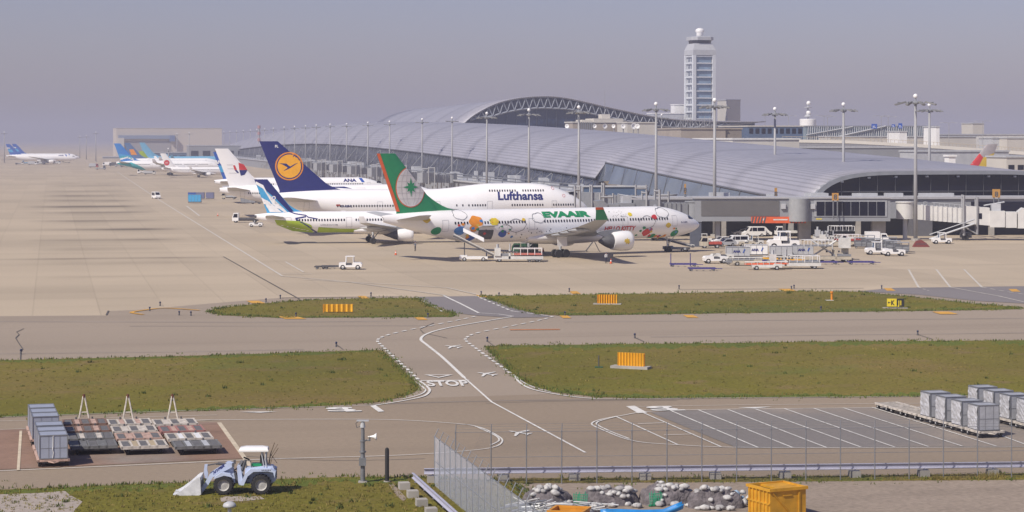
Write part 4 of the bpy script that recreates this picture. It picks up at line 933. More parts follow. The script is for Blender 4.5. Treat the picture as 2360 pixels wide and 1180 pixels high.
# apron-side glazing beneath the eave
gl = MB(); gl2 = MB()
near = [e for e in eaves if e[1] < 188]; far_ = [e for e in eaves if e[1] > 188]
for (a, b) in zip(near, near[1:]): gl.add([(a[0] + .1, a[1], a[2] + .2), (b[0] + .1, b[1], b[2] + .2), (b[0] - 2.2, b[1], max(b[2] - 5.6, 2)), (a[0] - 1.2, a[1], max(a[2] - 4.6, .5))], [(0, 1, 2, 3)])
gl.build('slanted_glazing', mat('grey_glass', (.14, .16, .19), .12, noise=(.06, .3, 2)), wing)
for (a, b) in zip(far_, far_[1:]): gl2.add([(a[0] + 1.2, a[1], a[2] + .6), (b[0] + 1.2, b[1], b[2] + .6), (b[0] - 1.5, b[1], 0), (a[0] - 1.5, a[1], 0)], [(0, 1, 2, 3)])
a, b = near[-1], far_[0]; gl2.add([(a[0] + .2, a[1], a[2] + .6), (b[0] + 1.2, b[1] + .05, b[2] + .6), (b[0] - 1.5, b[1] + .05, 0), (a[0] - 2, a[1], 0)], [(0, 1, 2, 3)])
mg = bpy.data.materials.new('curtain_wall'); mg.use_nodes = True; t_ = mg.node_tree; bb = t_.nodes['Principled BSDF']; bb.inputs['Roughness'].default_value = .2
tc = nn(t_, 'ShaderNodeTexCoord'); mp_ = nn(t_, 'ShaderNodeMapping'); mp_.inputs['Scale'].default_value = (1, .05, .35); t_.links.new(tc.outputs['Object'], mp_.inputs[0])
nz = nn(t_, 'ShaderNodeTexNoise'); nz.inputs['Scale'].default_value = 1.5; nz.inputs['Detail'].default_value = 6; t_.links.new(mp_.outputs[0], nz.inputs['Vector'])
cr = nn(t_, 'ShaderNodeValToRGB'); cr.color_ramp.elements[0].position = .38; cr.color_ramp.elements[0].color = (.015, .02, .035, 1); cr.color_ramp.elements[1].position = .68; cr.color_ramp.elements[1].color = (.13, .13, .15, 1)
e_ = cr.color_ramp.elements.new(.55); e_.color = (.05, .055, .08, 1)
t_.links.new(nz.outputs[0], cr.inputs[0]); t_.links.new(cr.outputs[0], bb.inputs['Base Color'])
gl2.build('curtain_wall', mg, wing)
fdark = mat('frame_slate', (.085, .09, .11), .6); fr2 = random.Random(8)
for t in range(0, 188, 16):
    fr_ = MB(); w0 = [e for e in eaves if e[1] <= t][-1][0]; e = ze(t); fr_.bar((w0 - .1, t, e), (w0 - 1.4, t, max(e - 5, 2)), .14); fr_.build('glazing_frame', fdark, wing)
for t in range(190, 1500, 14):
    fr_ = MB(); w0 = [x for x in eaves if x[1] <= t][-1][0]; e = ze(t); j = fr2.uniform(-3, 3)
    fr_.bar((w0 + .6, t, e), (w0 - 1.9, t, 0), .2)
    if t < 1000: fr_.bar((w0 - .4, t, e * .75), (w0 - .8, t + 12 + j, e * fr2.uniform(.3, .5)), .16); fr_.bar((w0 + .3, t, e - .4), (w0 - 4.5 + j * .3, t, e * .55), .14); fr_.box(w0 - 4.8, w0 - 1.5, t + j, t + 5 + j * 2, e * .42, e * .42 + fr2.uniform(.2, .9))
    fr_.build('glazing_frame', fdark if int(t) % 3 else mgrey, wing)
ed = MB()
for (a, b) in zip(eaves, eaves[1:]):
    if abs(a[1] - 188) < 1 and abs(b[1] - 188) < 1: continue
    ed.bar((a[0] - .1, a[1], a[2] - .05), (b[0] - .1, b[1], b[2] - .05), .35)
ed.build('eave_edge', dgrey, wing)
# podium in front of the glazing, with ledge, plant and pipework
pod = thing('podium_building', 'low grey podium with pipes running below the terminal wing roof', 'building', WC, TH)
MB().box(-46, -33.5, 150, 1500, 0, 5.0).build('podium_wall', gbldg, pod)
MB().box(-46.6, -33.5, 149.5, 1500, 5.0, 5.5).build('roof_slab', lgrey, pod)
q = MB(); rr = random.Random(4)
for k in range(150):
    t = 155 + k * 6 + rr.uniform(0, 4); q.box(-46.06, -46.02, t, t + rr.uniform(2, 4), rr.choice((.3, 2.8)), rr.choice((2.2, 4.4)))
build_split(q, 'opening', dglass, pod)
q = MB()
for k in range(70): t = 160 + k * 14 + rr.uniform(-4, 4); h = rr.uniform(.8, 3.2); w_ = rr.uniform(-45, -38); q.box(w_, w_ + rr.uniform(1, 4), t, t + rr.uniform(2, 8), 5.5, 5.5 + h)
build_split(q, 'roof_plant', lgrey, pod)
q = MB()
for z, w_ in ((6.6, -45.5), (7.4, -44.5)): q.path([(w_, 150, z), (w_, 1400, z)], .2)
for k in range(60): t = 150 + k * 20; q.bar((-45, t, 5.5), (-45, t, 7.6), .2)
q.build('pipe_rack', steel, pod)

# ---------------------------------------------------------------- main terminal hall
def wpos(px, t, Y=None):
    """across coordinate of a photo column at distance t along the wing"""
    k = (px - CX) / F; return (k * (WC.y + U.y * t) - WC.x - U.x * t) / (V.x - k * V.y)
def wz(py, w_, t): Y = WC.y + U.y * t + V.y * w_; return H - (py - HZ) * Y / F
hall = thing('main_terminal', 'large arched main terminal hall with trussed front and glass wall behind the wing', 'terminal building', WC, TH)
T0, T1 = 650., 985.
OUTER = [(1052, 300), (1062, 290), (1080, 273), (1100, 259), (1130, 243), (1160, 232), (1200, 224), (1245, 220.5), (1290, 222), (1340, 231), (1400, 245), (1460, 258), (1500, 266), (1560, 274), (1640, 278), (1700, 279), (1765, 279)]
oc = [(wpos(px, T0), wz(py, wpos(px, T0), T0)) for px, py in OUTER]
oc = smoothp(oc, 3)
rows = []
for k in range(9):
    t = T0 + (T1 - T0) * k / 8; acc = 0; r = []; pv = None; drop = 1.5 * sin(pi * k / 16) if k else 0
    for (w_, z) in oc:
        if pv: acc += sqrt((w_ - pv[0]) ** 2 + (z - pv[1]) ** 2)
        pv = (w_, z); r.append([w_, t, z - drop - (z - 25) * .03 * k / 8 if z > 25 else z - drop, t, acc])
    rows.append(r)
shell('hall_roof', rows, .6, m_roof, hall)
def depth_at(px):  # depth of the truss below the roof, in photo rows
    return 6 + 22 * sstep((px - 1075) / 70) if px < 1300 else 26 - 4 * (px - 1300) / 250 if px < 1560 else max(22 * (1765 - px) / 205, 1.2)
inn = []
for px, py in [(1085 + 17 * k, 0) for k in range(40)]:
    if px > 1760: break
    import bisect
    xs = [a for a, b in OUTER]; i = min(max(bisect.bisect(xs, px), 1), len(xs) - 1); y0 = OUTER[i - 1][1] + (OUTER[i][1] - OUTER[i - 1][1]) * (px - xs[i - 1]) / (xs[i] - xs[i - 1])
    w_ = wpos(px, T0); inn.append((w_, wz(y0 + .5, w_, T0), wz(y0 + depth_at(px), w_, T0)))
tr = MB()
for i in range(len(inn) - 1):
    a, b = inn[i], inn[i + 1]
    tr.bar((a[0], T0 + .6, a[1] - .4), (b[0], T0 + .6, b[1] - .4), .55); tr.bar((a[0], T0 + 1.2, a[2]), (b[0], T0 + 1.2, b[2]), .7)
    mid = (a[0] + b[0]) / 2
    tr.bar((a[0], T0 + .8, a[2]), (mid, T0 + .8, (a[1] + b[1]) / 2 - .5), .38); tr.bar((mid, T0 + .8, (a[1] + b[1]) / 2 - .5), (b[0], T0 + .8, b[2]), .38)
tr.build('roof_truss', mat('truss_grey', (.26, .28, .33), .5), hall)
hg = MB(); poly = [(w_, z - .5) for w_, z in oc if w_ < wpos(1750, T0)]; poly = poly + [(poly[-1][0], wz(300, poly[-1][0], T0)), (wpos(1700, T0), 0), (poly[0][0] + 2, 0)]
hg.prism(poly, 'y', T0 + 6, T0 + 7); hg.build('glass_wall', mat('deep_blue_glass', (.03, .05, .11), .18, noise=(.04, .2, 2)), hall)
q = MB()
for k in range(24):
    w_ = 26 + k * 5.2; z = [b[1] for b in oc if b[0] > w_]; z = z[0] if z else 26
    q.bar((w_, T0 + 5.6, 0), (w_, T0 + 5.6, z - 3), .22)
build_split(q, 'mullion', mat('slate_frame', (.10, .12, .17), .5), hall)
q = MB(); 
for (a, b, c) in ((1500, 1610, 0), (1620, 1740, 0)):
    w0, w1 = wpos(a, T0), wpos(b, T0); q.bar((w0, T0 - 2, wz(290, w0, T0)), (w1, T0 - 2, wz(296, w1, T0)), .4)
q.build('strut', steel, hall)

# ---------------------------------------------------------------- rooftop blocks and other buildings behind
def block(name, label, cat, px0, px1, pyt, pyb, t_or_Y, depth, m, roofm=None, group=None, mode='Y', wins=None, rz=TH):
    Y = t_or_Y; x0, x1 = PX(px0, Y), PX(px1, Y); zt = ZZ(pyt, Y); zb = max(0, ZZ(pyb, Y)) if pyb else 0
    o = thing(name, label, cat, ((x0 + x1) / 2, Y + depth / 2, 0), rz, group); hw = (x1 - x0) / 2 / cos(rz)
    MB().box(-hw, hw, -depth / 2, depth / 2, 0, zt).build('wall', m, o)
    MB().box(-hw - .3, hw + .3, -depth / 2 - .3, depth / 2 + .3, zt, zt + .5).build('roof', roofm or lgrey, o)
    if wins:
        n, zf0, zf1 = wins
        for k in range(n):
            a = -hw + (k + .18) * 2 * hw / n; b = -hw + (k + .82) * 2 * hw / n
            MB().box(a, b, -depth / 2 - .08, -depth / 2 - .02, zb + (zt - zb) * zf0, zb + (zt - zb) * zf1).build('window', dglass, o)
    return o, hw, zt
b1, hw, zt = block('rooftop_block', 'beige rooftop block with satellite dishes rising behind the wing roof', 'building', 1312, 1436, 283, 300, 900, 14, tan, cream)
q = MB(); q.box(-7, 11, -5, 6, zt + .5, ZZ(276, 900)); q.box(-2.5, 10, -6.9, 7.5, zt + .5, ZZ(273, 900)); q.box(2, 5.5, -3, 3, ZZ(273, 900), ZZ(263, 900)); q.build('plant_room', cream, b1)
q = MB(); 
for k in range(8): q.box(-9 + k * .9, -8.6 + k * .9, -7.3, -7.05, zt - 3, zt + .2)
build_split(q, 'louvre', mgrey, b1)
b2, hw2, zt2 = block('rooftop_block', 'long pale grey rooftop block beside the satellite dishes', 'building', 1436, 1505, 284, 318, 880, 16, cream, cream)
for i, px in enumerate((1307, 1369, 1391, 1413, 1434, 1457, 1468)):
    Y = 885; z = ZZ(293, Y); r = (.9, .8, 1.0, .8, 1.0, 1.3, 1.0)[i]
    d_ = thing('satellite_dish', f'{ORD[i]} from the left of the white satellite dishes on the rooftop', 'satellite dish', (PX(px, Y), Y - 8, 0), R(20 * (i % 3) - 20), 'white satellite dishes on the rooftop')
    MB().cyl((0, 0, z - 6), (0, 0, z), .25).build('mast', pole_m, d_)
    dd = MB(); dd.lathe([(.05, .15), (r * .6, 0), (r, -.35), (r * .96, -.38), (r * .55, -.05), (.05, .05)], 'y', (0, -.4, z + .3), n=14); dd.build('dish', white, d_, smooth=True)
    MB().bar((0, -.3, z), (0, -1.3, z + .6), .07).build('feed_arm', lgrey, d_)
b3, hw3, zt3 = block('plant_building', 'wide tan plant building with a row of thin roof poles', 'building', 1548, 1653, 298, 325, 760, 30, tan, tan)
q = MB()
for k in range(24): x = -hw3 + .6 + k * (2 * hw3 - 1) / 24; q.bar((x, -8, zt3), (x, -8, zt3 + rg.uniform(1.5, 5.2)), .12)
build_split(q, 'roof_pole', pole_m, b3)
block('plant_building', 'darker tan plant block adjoining the wide tan building', 'building', 1654, 1695, 298, 322, 763, 22, mat('dark_tan', (.24, .21, .18), .85), tan)
block('concourse_roof', 'flat pale roof slab with dark glass band below the viaduct end', 'building', 1700, 1830, 292, 312, 900, 40, bglass, cream, wins=(9, .2, .8))
block('low_building', 'low pale building behind the near end of the wing', 'building', 1655, 1812, 322, 356, 640, 40, cream, offwhite)
block('low_building', 'small cream roof block between wing roof and tan building', 'building', 1572, 1622, 325, 333, 700, 10, cream, white)
# hangar at the far end
hg_, hwh, zth = block('hangar', 'huge pale hangar in the haze at the far end of the apron', 'hangar', 245, 481, 296, None, 2300, 120, mat('hangar_beige', (.52, .47, .42), .8, noise=(.02, .05, 3)), cream)
q = MB(); q.box(-hwh + 2, hwh * .06, -63, -60, ZZ(320, 2300), ZZ(312, 2300)); q.build('door_header', mat('hangar_blue_grey', (.20, .25, .36), .7), hg_)
q = MB(); q.box(-hwh + 8, hwh * .02, -60.6, -60.1, 0, ZZ(326, 2300)); q.build('hangar_door', mat('hangar_door_grey', (.30, .29, .30), .8), hg_)  # door in a darker grey than the beige hangar wall
q = MB(); q.box(hwh * .0, hwh * .10, -66, -60, ZZ(326, 2300), ZZ(312, 2300)); q.build('door_gear_box', mat('hangar_blue', (.12, .17, .32), .7), hg_)
q = MB(); q.box(-hwh + 1, -hwh + 8, -64, -60, 0, ZZ(318, 2300)); q.build('corner_pier', cream, hg_)
for i, (a, b, c, Y, lab) in enumerate(((232, 300, 362, 2200, 'low dark workshop beside the hangar foot'), (345, 500, 352, 1900, 'long low building in front of the hangar'), (430, 640, 336, 1850, 'hazy grey building row behind the far masts'), (0, 160, 372, 2100, 'low hazy building behind the far blue-finned airliners'), (-120, 70, 366, 2600, 'faint hazy building at the left edge of the far apron'))):
    block('far_building', lab, 'building', a, b, c, None, Y, 30, (gbldg, bglass, gbldg, cream, gbldg)[i], lgrey, wins=(8, .3, .7) if i in (1, 2) else None)
# ---------------------------------------------------------------- control tower
CTY = 1300.; ct = thing('control_tower', 'tall white airport control tower with blue glass floors and white radome', 'control tower', (PX(1613, CTY), CTY, 0), R(17))
s_ = CTY / F; z_ = lambda py: ZZ(py, CTY)
hx = 30 * s_ * .93; q = MB()
for (sx, sy) in ((-1, -1), (1, -1), (-1, 1), (1, 1)): q.box(min(sx * hx, sx * (hx - 2.0)), max(sx * hx, sx * (hx - 2.0)), min(sy * hx, sy * (hx - 2.0)), max(sy * hx, sy * (hx - 2.0)), 0, z_(128))
build_split(q, 'corner_column', mat('tower_white', (.62, .64, .67), .5), ct)
MB().box(-hx + 2.6, hx - 2.6, -hx + 1.2, hx - 1.2, 0, z_(130)).build('glass_core', mat('tower_glass', (.20, .28, .38), .2, noise=(.2, .15, 2)), ct)
MB().box(-hx + 1.2, hx - 1.2, -hx + 2.6, hx - 2.6, 0, z_(130)).build('side_core', mat('tower_side', (.50, .52, .56), .5), ct)
for k, py in enumerate(range(130, 262, 16)):
    for y0 in (-3.6, .6): MB().box(-hx + 1.12, -hx + 1.18, y0, y0 + 3.0, z_(py + 13), z_(py + 4)).build('side_window', mat('tower_side_glass', (.16, .18, .22), .3), ct)
for k, py in enumerate(range(130, 275, 16)):
    MB().box(-hx + .3, hx - .3, -hx + .3, hx - .3, z_(py) - .42, z_(py) + .25).build('floor_band', mat('tower_white', (.62, .64, .67), .5), ct)
q = MB(); q.loft([[(sx * r, sy * r, z) for sx, sy in ((-1, -1), (1, -1), (1, 1), (-1, 1))] for r, z in ((hx, z_(128)), (hx, z_(116)), (hx * .80, z_(103)), (hx * .78, z_(101)))]); q.build('shoulder', lgrey, ct)
q = MB(); q.loft([[(sx * r, sy * r, z) for sx, sy in ((-1, -.6), (-.6, -1), (.6, -1), (1, -.6), (1, .6), (.6, 1), (-.6, 1), (-1, .6))] for r, z in ((hx * .78, z_(101)), (hx * .82, z_(94)), (hx * .92, z_(93)))]); q.build('cab_glass', dglass, ct)
q = MB(); q.loft([[(sx * r, sy * r, z) for sx, sy in ((-1, -.6), (-.6, -1), (.6, -1), (1, -.6), (1, .6), (.6, 1), (-.6, 1), (-1, .6))] for r, z in ((hx * .96, z_(93.4)), (hx * .98, z_(86)), (hx * .9, z_(85)))]); q.build('cab_roof', lgrey, ct)
q = MB(); q.lathe([(2.3, z_(86)), (2.0, z_(78)), (2.2, z_(76)), (2.75, z_(72)), (2.5, z_(68)), (1.5, z_(65.5)), (.1, z_(64.6))], n=16); q.build('radome', white, ct, smooth=True)
block('tower_annex', 'plain pale annex block right behind the control tower', 'building', 1668, 1699, 231, None, 1330, 20, cream, lgrey)
block('tower_annex', 'low pale roof block at the foot of the control tower', 'building', 1500, 1572, 262, None, 1290, 14, lgrey, white, wins=(5, .8, .9))
block('tower_annex', 'small white rooftop box left of the control tower foot', 'building', 1551, 1580, 242, 262, 1310, 8, white, white)
# radar tower
RY = 1150.; rt = thing('radar_tower', 'squat white radar tower with two domes stacked above a drum', 'radar tower', (PX(1862, RY), RY, 0), 0); zq = lambda py: ZZ(py, RY)
MB().lathe([(4.4, zq(292)), (4.4, zq(275)), (4.1, zq(274))], n=24).build('drum', white, rt, angle=40)
MB().cyl((0, 0, 0), (0, 0, zq(292)), 2.2, n=16).build('column', cream, rt)
q = MB(); q.lathe([(.5, zq(274)), (.5, zq(262)), (2.2, zq(269)), (2.2, zq(268)), (.4, zq(267)), (.4, zq(249)), (2.1, zq(248)), (2.1, zq(247)), (.3, zq(246)), (.3, zq(242))], n=16); q.build('mast_platform', lgrey, rt)
for (py, r) in ((260, 1.35), (238, 1.25)): q = MB(); q.ball((.4, 0, zq(py)), r, n=14); q.build('dome', white, rt, smooth=True)
# elevated road
def vpt(px, py, Y): return Vector((PX(px, Y), Y, ZZ(py, Y)))
VR = [vpt(1803, 325, 900), vpt(1960, 328, 880), vpt(2110, 336, 850), vpt(2240, 345, 820), vpt(2360, 354, 790), vpt(2600, 374, 740)]
vd = thing('elevated_road', 'long pale elevated road with railing curving behind the terminal', 'viaduct', (VR[0].x, VR[0].y, 0)); o0 = Vector((VR[0].x, VR[0].y, 0))
for nm, dz0, dz1, dy0, dy1, m in (('parapet', -.5, .75, 0, .5, cream), ('deck', -3.0, -.5, .3, 11, mat('viaduct_grey', (.20, .20, .22), .7)), ('rear_parapet', -.5, .75, 10.5, 11, cream)):
    q = MB()
    for a, b in zip(VR, VR[1:]):
        a = a - o0; b = b - o0
        q.add([(a.x, a.y + dy0, a.z + dz0), (b.x, b.y + dy0, b.z + dz0), (b.x, b.y + dy1, b.z + dz0), (a.x, a.y + dy1, a.z + dz0), (a.x, a.y + dy0, a.z + dz1), (b.x, b.y + dy0, b.z + dz1), (b.x, b.y + dy1, b.z + dz1), (a.x, a.y + dy1, a.z + dz1)], [(0, 1, 2, 3), (4, 7, 6, 5), (0, 4, 5, 1), (2, 6, 7, 3)])
    q.build(nm, m, vd)
q = MB(); q2 = MB(); q3 = MB()
for a, b in zip(VR, VR[1:]):
    a = a - o0; b = b - o0; n = int((b - a).length / 2.2)
    q.bar(a + Vector((0, .2, 1.9)), b + Vector((0, .2, 1.9)), .1)
    for k in range(n): p = a + (b - a) * k / n; q.bar(p + Vector((0, .2, .7)), p + Vector((0, .2, 1.9)), .1)
    for k in range(0, n, 14): p = a + (b - a) * k / n; q2.box(p.x - 1, p.x + 1, p.y + 3, p.y + 6, 0, p.z - 3)
q.build('railing', mat('tan_rail', (.50, .42, .30), .6), vd); q2.build('pier', concrete, vd)
# glazed footbridge building and white buildings behind the viaduct
fb_, hwf, ztf = block('station_building', 'long pale blue ribbed glass station hall behind the elevated road', 'building', 1838, 2152, 292, None, 1050, 30, mat('ribbed_glass', (.24, .30, .34), .4, noise=(.3, .2, 2)), mgrey)
q = MB()
for k in range(60): x = -hwf + k * 2 * hwf / 60; q.bar((x, -15.3, 0), (x + 1.2, -15.3, ztf), .3)
q.bar((-hwf * .55, -15.8, ztf - 5), (hwf * .2, -15.8, ztf + .3), .5); q.bar((-hwf, -15.8, ztf - 4), (-hwf * .3, -15.8, ztf), .4)
q.build('truss', lgrey, fb_)
for a, b, c, d_, Y, lab, m, wn in ((2150, 2420, 311, None, 1000, 'long low white building under the sky at the right', offwhite, None), (1900, 2250, 316, None, 960, 'long white wall building behind the viaduct railing', cream, None), (2279, 2320, 319, None, 920, 'small grey block in front of the long white building', lgrey, None), (2310, 2430, 319, None, 915, 'beige block at the frame edge behind the viaduct', cream, (6, .5, .6)),
        (2306, 2420, 363, None, 640, 'pale panelled building under the viaduct behind the near arch', cream, (5, .75, .85)), (2235, 2262, 285, 300, 1100, 'small beige stair tower on the white building', cream, None), (2065, 2083, 304, 312, 930, 'white box plant unit behind the viaduct', white, None), (2150, 2158, 293, 302, 940, 'small white sign box on the far roofline', white, None), (1700, 1840, 330, None, 960, 'pale wall block where the viaduct starts', lgrey, (6, .55, .7)), (1803, 2110, 341, None, 800, 'dark building strip in shade under the viaduct', gbldg, (12, .3, .6)), (2098, 2320, 350, None, 690, 'grey building beyond the near arch with white ledge', lgrey, (8, .5, .7))):
    block('background_building', lab, 'building', a, b, c, d_, Y, 14, m, lgrey, wins=wn)
block('tank', 'white cylindrical looking vent box beyond the near arch roof', 'tank', 2184, 2200, 361, 382, 600, 3, white, white)
# blue direction signs over the road
for i, (px, py, wd_, hg2) in enumerate(((2015, 291, 13, 11), (2059, 290, 8, 7), (2075, 290, 9, 12))):
    Y = 985; sg = thing('road_sign', f'{ORD[i]} of the blue direction signs over the elevated road', 'road sign', (PX(px, Y), Y, 0), 0, 'blue direction signs over the elevated road')
    k = Y / F; z = ZZ(py, Y); MB().box(-wd_ * k / 2, wd_ * k / 2, -.08, .08, z - hg2 * k / 2, z + hg2 * k / 2).build('sign_panel', blue, sg)
    q = MB(); q.box(-wd_ * k * .3, wd_ * k * .1, -.12, -.09, z - .1, z + .15); q.box(-wd_ * k * .3, wd_ * k * .3, -.12, -.09, z - .6, z - .4); q.build('sign_marks', white, sg)
    MB().cyl((0, .3, 0), (0, .3, z + .5), .15).build('post', pole_m, sg)
# road lamps far right
for i, px in enumerate((1817, 1899, 1907, 2031, 2047, 2187, 2265)):
    Y = 905; zt_ = ZZ((268, 267, 270, 268, 270, 284, 280)[i], Y); l = thing('road_lamp', f'{ORD[i]} from the left of the thin lamps along the elevated road', 'street lamp', (PX(px, Y), Y, 0), 0, 'thin lamps along the elevated road')
    q = MB(); q.cyl((0, 0, 0), (0, 0, zt_), .16, .10, n=6); q.path([(0, 0, zt_), (-1.2, 0, zt_ + .3), (-2.6, 0, zt_ + .2)], .08); q.path([(0, 0, zt_), (1.2, 0, zt_ + .3), (2.6, 0, zt_ + .2)], .08); q.build('pole', pole_m, l)
    q = MB(); q.obox((-3, 0, zt_ + .15), (1.0, .4, .18)); q.obox((3, 0, zt_ + .15), (1.0, .4, .18)); q.build('lamp_head', lgrey, l)
for px, py, Y, lab in ((1394, 207, 1000, 'thin lattice antenna above the trussed arch'), (1763, 262, 1100, 'thin antenna mast right of the hall roof tip'), (597, 290, 1700, 'red and white striped mast in the haze')):
    a_ = thing('antenna_mast', lab, 'antenna', (PX(px, Y), Y, 0)); z = ZZ(py, Y); MB().cyl((0, 0, 0), (0, 0, z), .25 if px > 700 else .9, .08 if px > 700 else .7, n=6).build('pole', pole_m, a_)
    if px < 700:
        q = MB()
        for k in range(3): q.cyl((0, 0, z - 2 - 5 * k), (0, 0, z + .3 - 5 * k), 1.2, n=8)
        q.build('striped_drum', mat('faded_drum_red', (.40, .22, .22), .7), a_)
# ---------------------------------------------------------------- floodlight masts
def mast(lab, px, pyt, Y, pyb=None, detail=True, big=1.):
    m_ = thing('floodlight_mast', lab, 'floodlight mast', (PX(px, Y), Y, 0), R(rg.uniform(-20, 20)), 'floodlight masts along the apron'); z = ZZ(pyt, Y) - .8
    MB().cyl((0, 0, 0), (0, 0, z), .42, .26, n=12).build('pole', pole_m, m_, smooth=True)
    MB().cyl((0, 0, 0), (0, 0, .5), .9, n=10).build('base', concrete, m_)
    q = MB(); q.lathe([(.3, z - .3), (.75, z - .1), (.75, z + .2), (.2, z + .4), (.12, z + 1.0)], n=10)
    n = 8 if detail else 4
    for k in range(n): a = 2 * pi * k / n + .2; q.bar((0, 0, z), (2.5 * big * cos(a), 2.5 * big * sin(a), z + .15), .1)
    q.build('crown', mgrey, m_)
    if detail:
        for k in range(n):
            a = 2 * pi * k / n + .2; q = MB(); q.obox((2.1 * big * cos(a), 2.1 * big * sin(a), z - .05), (1.5 * big, .55, .28), a, 0, R(14)); q.build('floodlight', mat('lamp_housing', (.22, .22, .22), .6), m_)
    else:
        q = MB()
        for k in range(n): a = 2 * pi * k / n + .2; q.obox((1.9 * cos(a), 1.9 * sin(a), z), (1.6, .6, .3), a)
        q.build('floodlight', mat('lamp_housing', (.22, .22, .22), .6), m_)
    q = MB(); q.ball((0, 0, z + 1.35), .48, n=10); q.build('beacon', white, m_, smooth=True)
    return m_
MS = [(2110, 228, 425), (2142, 247, 520), (1944, 246, 500), (1786, 256, 540), (1647, 237, 444), (1512, 245, 500), (1525, 268, 900), (1334, 252, 551), (1219, 258, 605), (1122, 265, 682), (1042, 275, 833), (973, 278, 893), (898, 283, 1014), (848, 285, 1070), (799, 288, 1171), (761, 289, 1210), (729, 290.5, 1270), (704, 292, 1340), (679, 293.5, 1420), (655, 295, 1500), (630, 297, 1630), (610, 298, 1700), (592, 300, 1800), (577, 301, 1880), (561, 302, 1980), (545, 303, 2070), (530, 304, 2160), (516, 305, 2260), (502, 306, 2360), (487, 306.5, 2450)]
for i, (px, py, Y) in enumerate(MS):
    nm = f'tall floodlight mast, {ORD[i]} from the right end of the long row' if i > 6 else ('tallest floodlight mast, behind the boarding bridge at the right', 'floodlight mast just right of the tallest one', 'white-capped floodlight mast over the near arch roof', 'floodlight mast with white cap behind the striped roof', 'floodlight mast in front of the slanted glazing, by the parked vans', 'floodlight mast behind the nose of the green-tailed jet', 'thin distant mast right of the satellite dishes')[i]
    mast(nm, px, py, Y, detail=i < 10, big=1.5 if i == 0 else 1.15)
for i, (px, py, Y) in enumerate(((221, 306, 1900), (199, 314, 2100), (184, 315, 2200), (10, 306, 1800), (408, 309, 1900), (436, 307, 1850), (388, 345, 1300))):
    mast(f'hazy distant mast, {ORD[i]} of those around the hangar', px, py, Y, detail=False)
# ================================================================ gate buildings and boarding bridges
gb = thing('gate_building', 'grey two-storey gate building with dark window bands below the near arch', 'building', (PX(2040, 447), 447, 0), R(4))
hwg = (PX(2640, 447) - PX(1470, 447)) / 2; ofs = PX(2055, 447) - PX(2040, 447)
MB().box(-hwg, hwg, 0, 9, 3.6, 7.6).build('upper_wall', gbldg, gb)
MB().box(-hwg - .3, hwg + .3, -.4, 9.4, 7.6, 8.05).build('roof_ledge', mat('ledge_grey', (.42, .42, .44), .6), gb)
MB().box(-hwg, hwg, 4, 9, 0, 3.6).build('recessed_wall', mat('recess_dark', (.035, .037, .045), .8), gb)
for k in range(5): MB().box(18 + k * 6.2, 23.6 + k * 6.2, -.06, -.01, 4.6, 7.0).build('window', dglass, gb)
for k in range(9): MB().box(-48 + k * 14, -47 + k * 14, .3, 1.3, 0, 3.6).build('column', concrete, gb)
MB().box(5, 9.5, -1.5, 3.9, 0, 5.6).build('stair_core', mat('stair_grey', (.12, .12, .135), .7), gb)
q = MB()
for a, b, z in ((-36, -32, .9), (-16, -12, .8), (-6, -3.5, .7), (8, 15, .7), (-24, -22, .6)): q.box(a, b, 2, 4.2, 8.05, 8.05 + z)
for a in (1870, 1985, 2045): x = PX(a, 447) - gb.location.x; q.box(x, x + 3.6, 1, 3, 8.05, 8.8)
build_split(q, 'roof_unit', lgrey, gb)
FB = thing('fixed_bridge', 'long grey fixed passenger bridge on piers with orange hazard banner', 'passenger bridge', (PX(1830, 425), 425, 0), 0); XB = lambda px: PX(px, 425) - FB.location.x
MB().box(XB(1602), XB(2052), 0, 6, 3.85, 8.3).build('tunnel_wall', gbldg, FB); MB().box(XB(1598), XB(2056), -.3, 6.3, 8.3, 8.6).build('roof', mat('ledge_grey', (.42, .42, .44), .6), FB)
MB().box(XB(1616), XB(1796), -.10, -.02, 4.9, 7.9).build('cladding_panel', gpanel, FB)
MB().box(XB(1876), XB(2044), -.14, -.02, 4.75, 7.95).build('window_frame', mat('frame_light', (.36,.37,.39), .5), FB)
for k in range(8): x0 = XB(1881) + k * (XB(2040) - XB(1881)) / 8; MB().box(x0 + .06, x0 + (XB(2040) - XB(1881)) / 8 - .06, -.2, -.145, 4.95, 7.7).build('window_pane', dglass, FB)
q = MB(); q.cyl((XB(1841), .2, 3.84), (XB(1841), .2, 8.32), 2.0, n=24); q.build('curved_bay', mat('bay_grey', (.32, .33, .34), .6), FB, angle=50)
for px, w_ in ((1657, .8), (1812, .35), (1858, 2.4), (2030, 2.6)): MB().box(XB(px) - w_ / 2, XB(px) + w_ / 2, 2, 4, 0, 3.85).build('pier', concrete if w_ > 1 else pole_m, FB)
q = MB(); q.box(XB(1731), XB(1857), -.22, -.12, 3.5, 4.75); bn = q.build('hazard_banner', redor, FB)
q = MB()
for a, b in ((1731, 1765), (1822, 1856)):
    for k in range(5): x = XB(a + k * 7); q.prism([(x, 3.55), (x + .28, 3.55), (x + .55, 4.7), (x + .27, 4.7)], 'y', -.26, -.225)
build_split(q, 'hazard_stripe', dgrey, bn)
q = MB(); q.box(XB(1782), XB(1815), -.26, -.225, 4.05, 4.3); q.box(XB(1758), XB(1762), -.26, -.225, 4.0, 4.4); q.build('banner_letters', offwhite, bn)
for px in (1805, 1873): MB().box(XB(px) - .45, XB(px) + .45, -.5, -.02, 6.3, 7.3).build('wall_box', lgrey, FB)
MB().box(XB(1881), XB(1894), -.06, -.01, 4.2, 4.4).build('yellow_mark', yellow, FB)
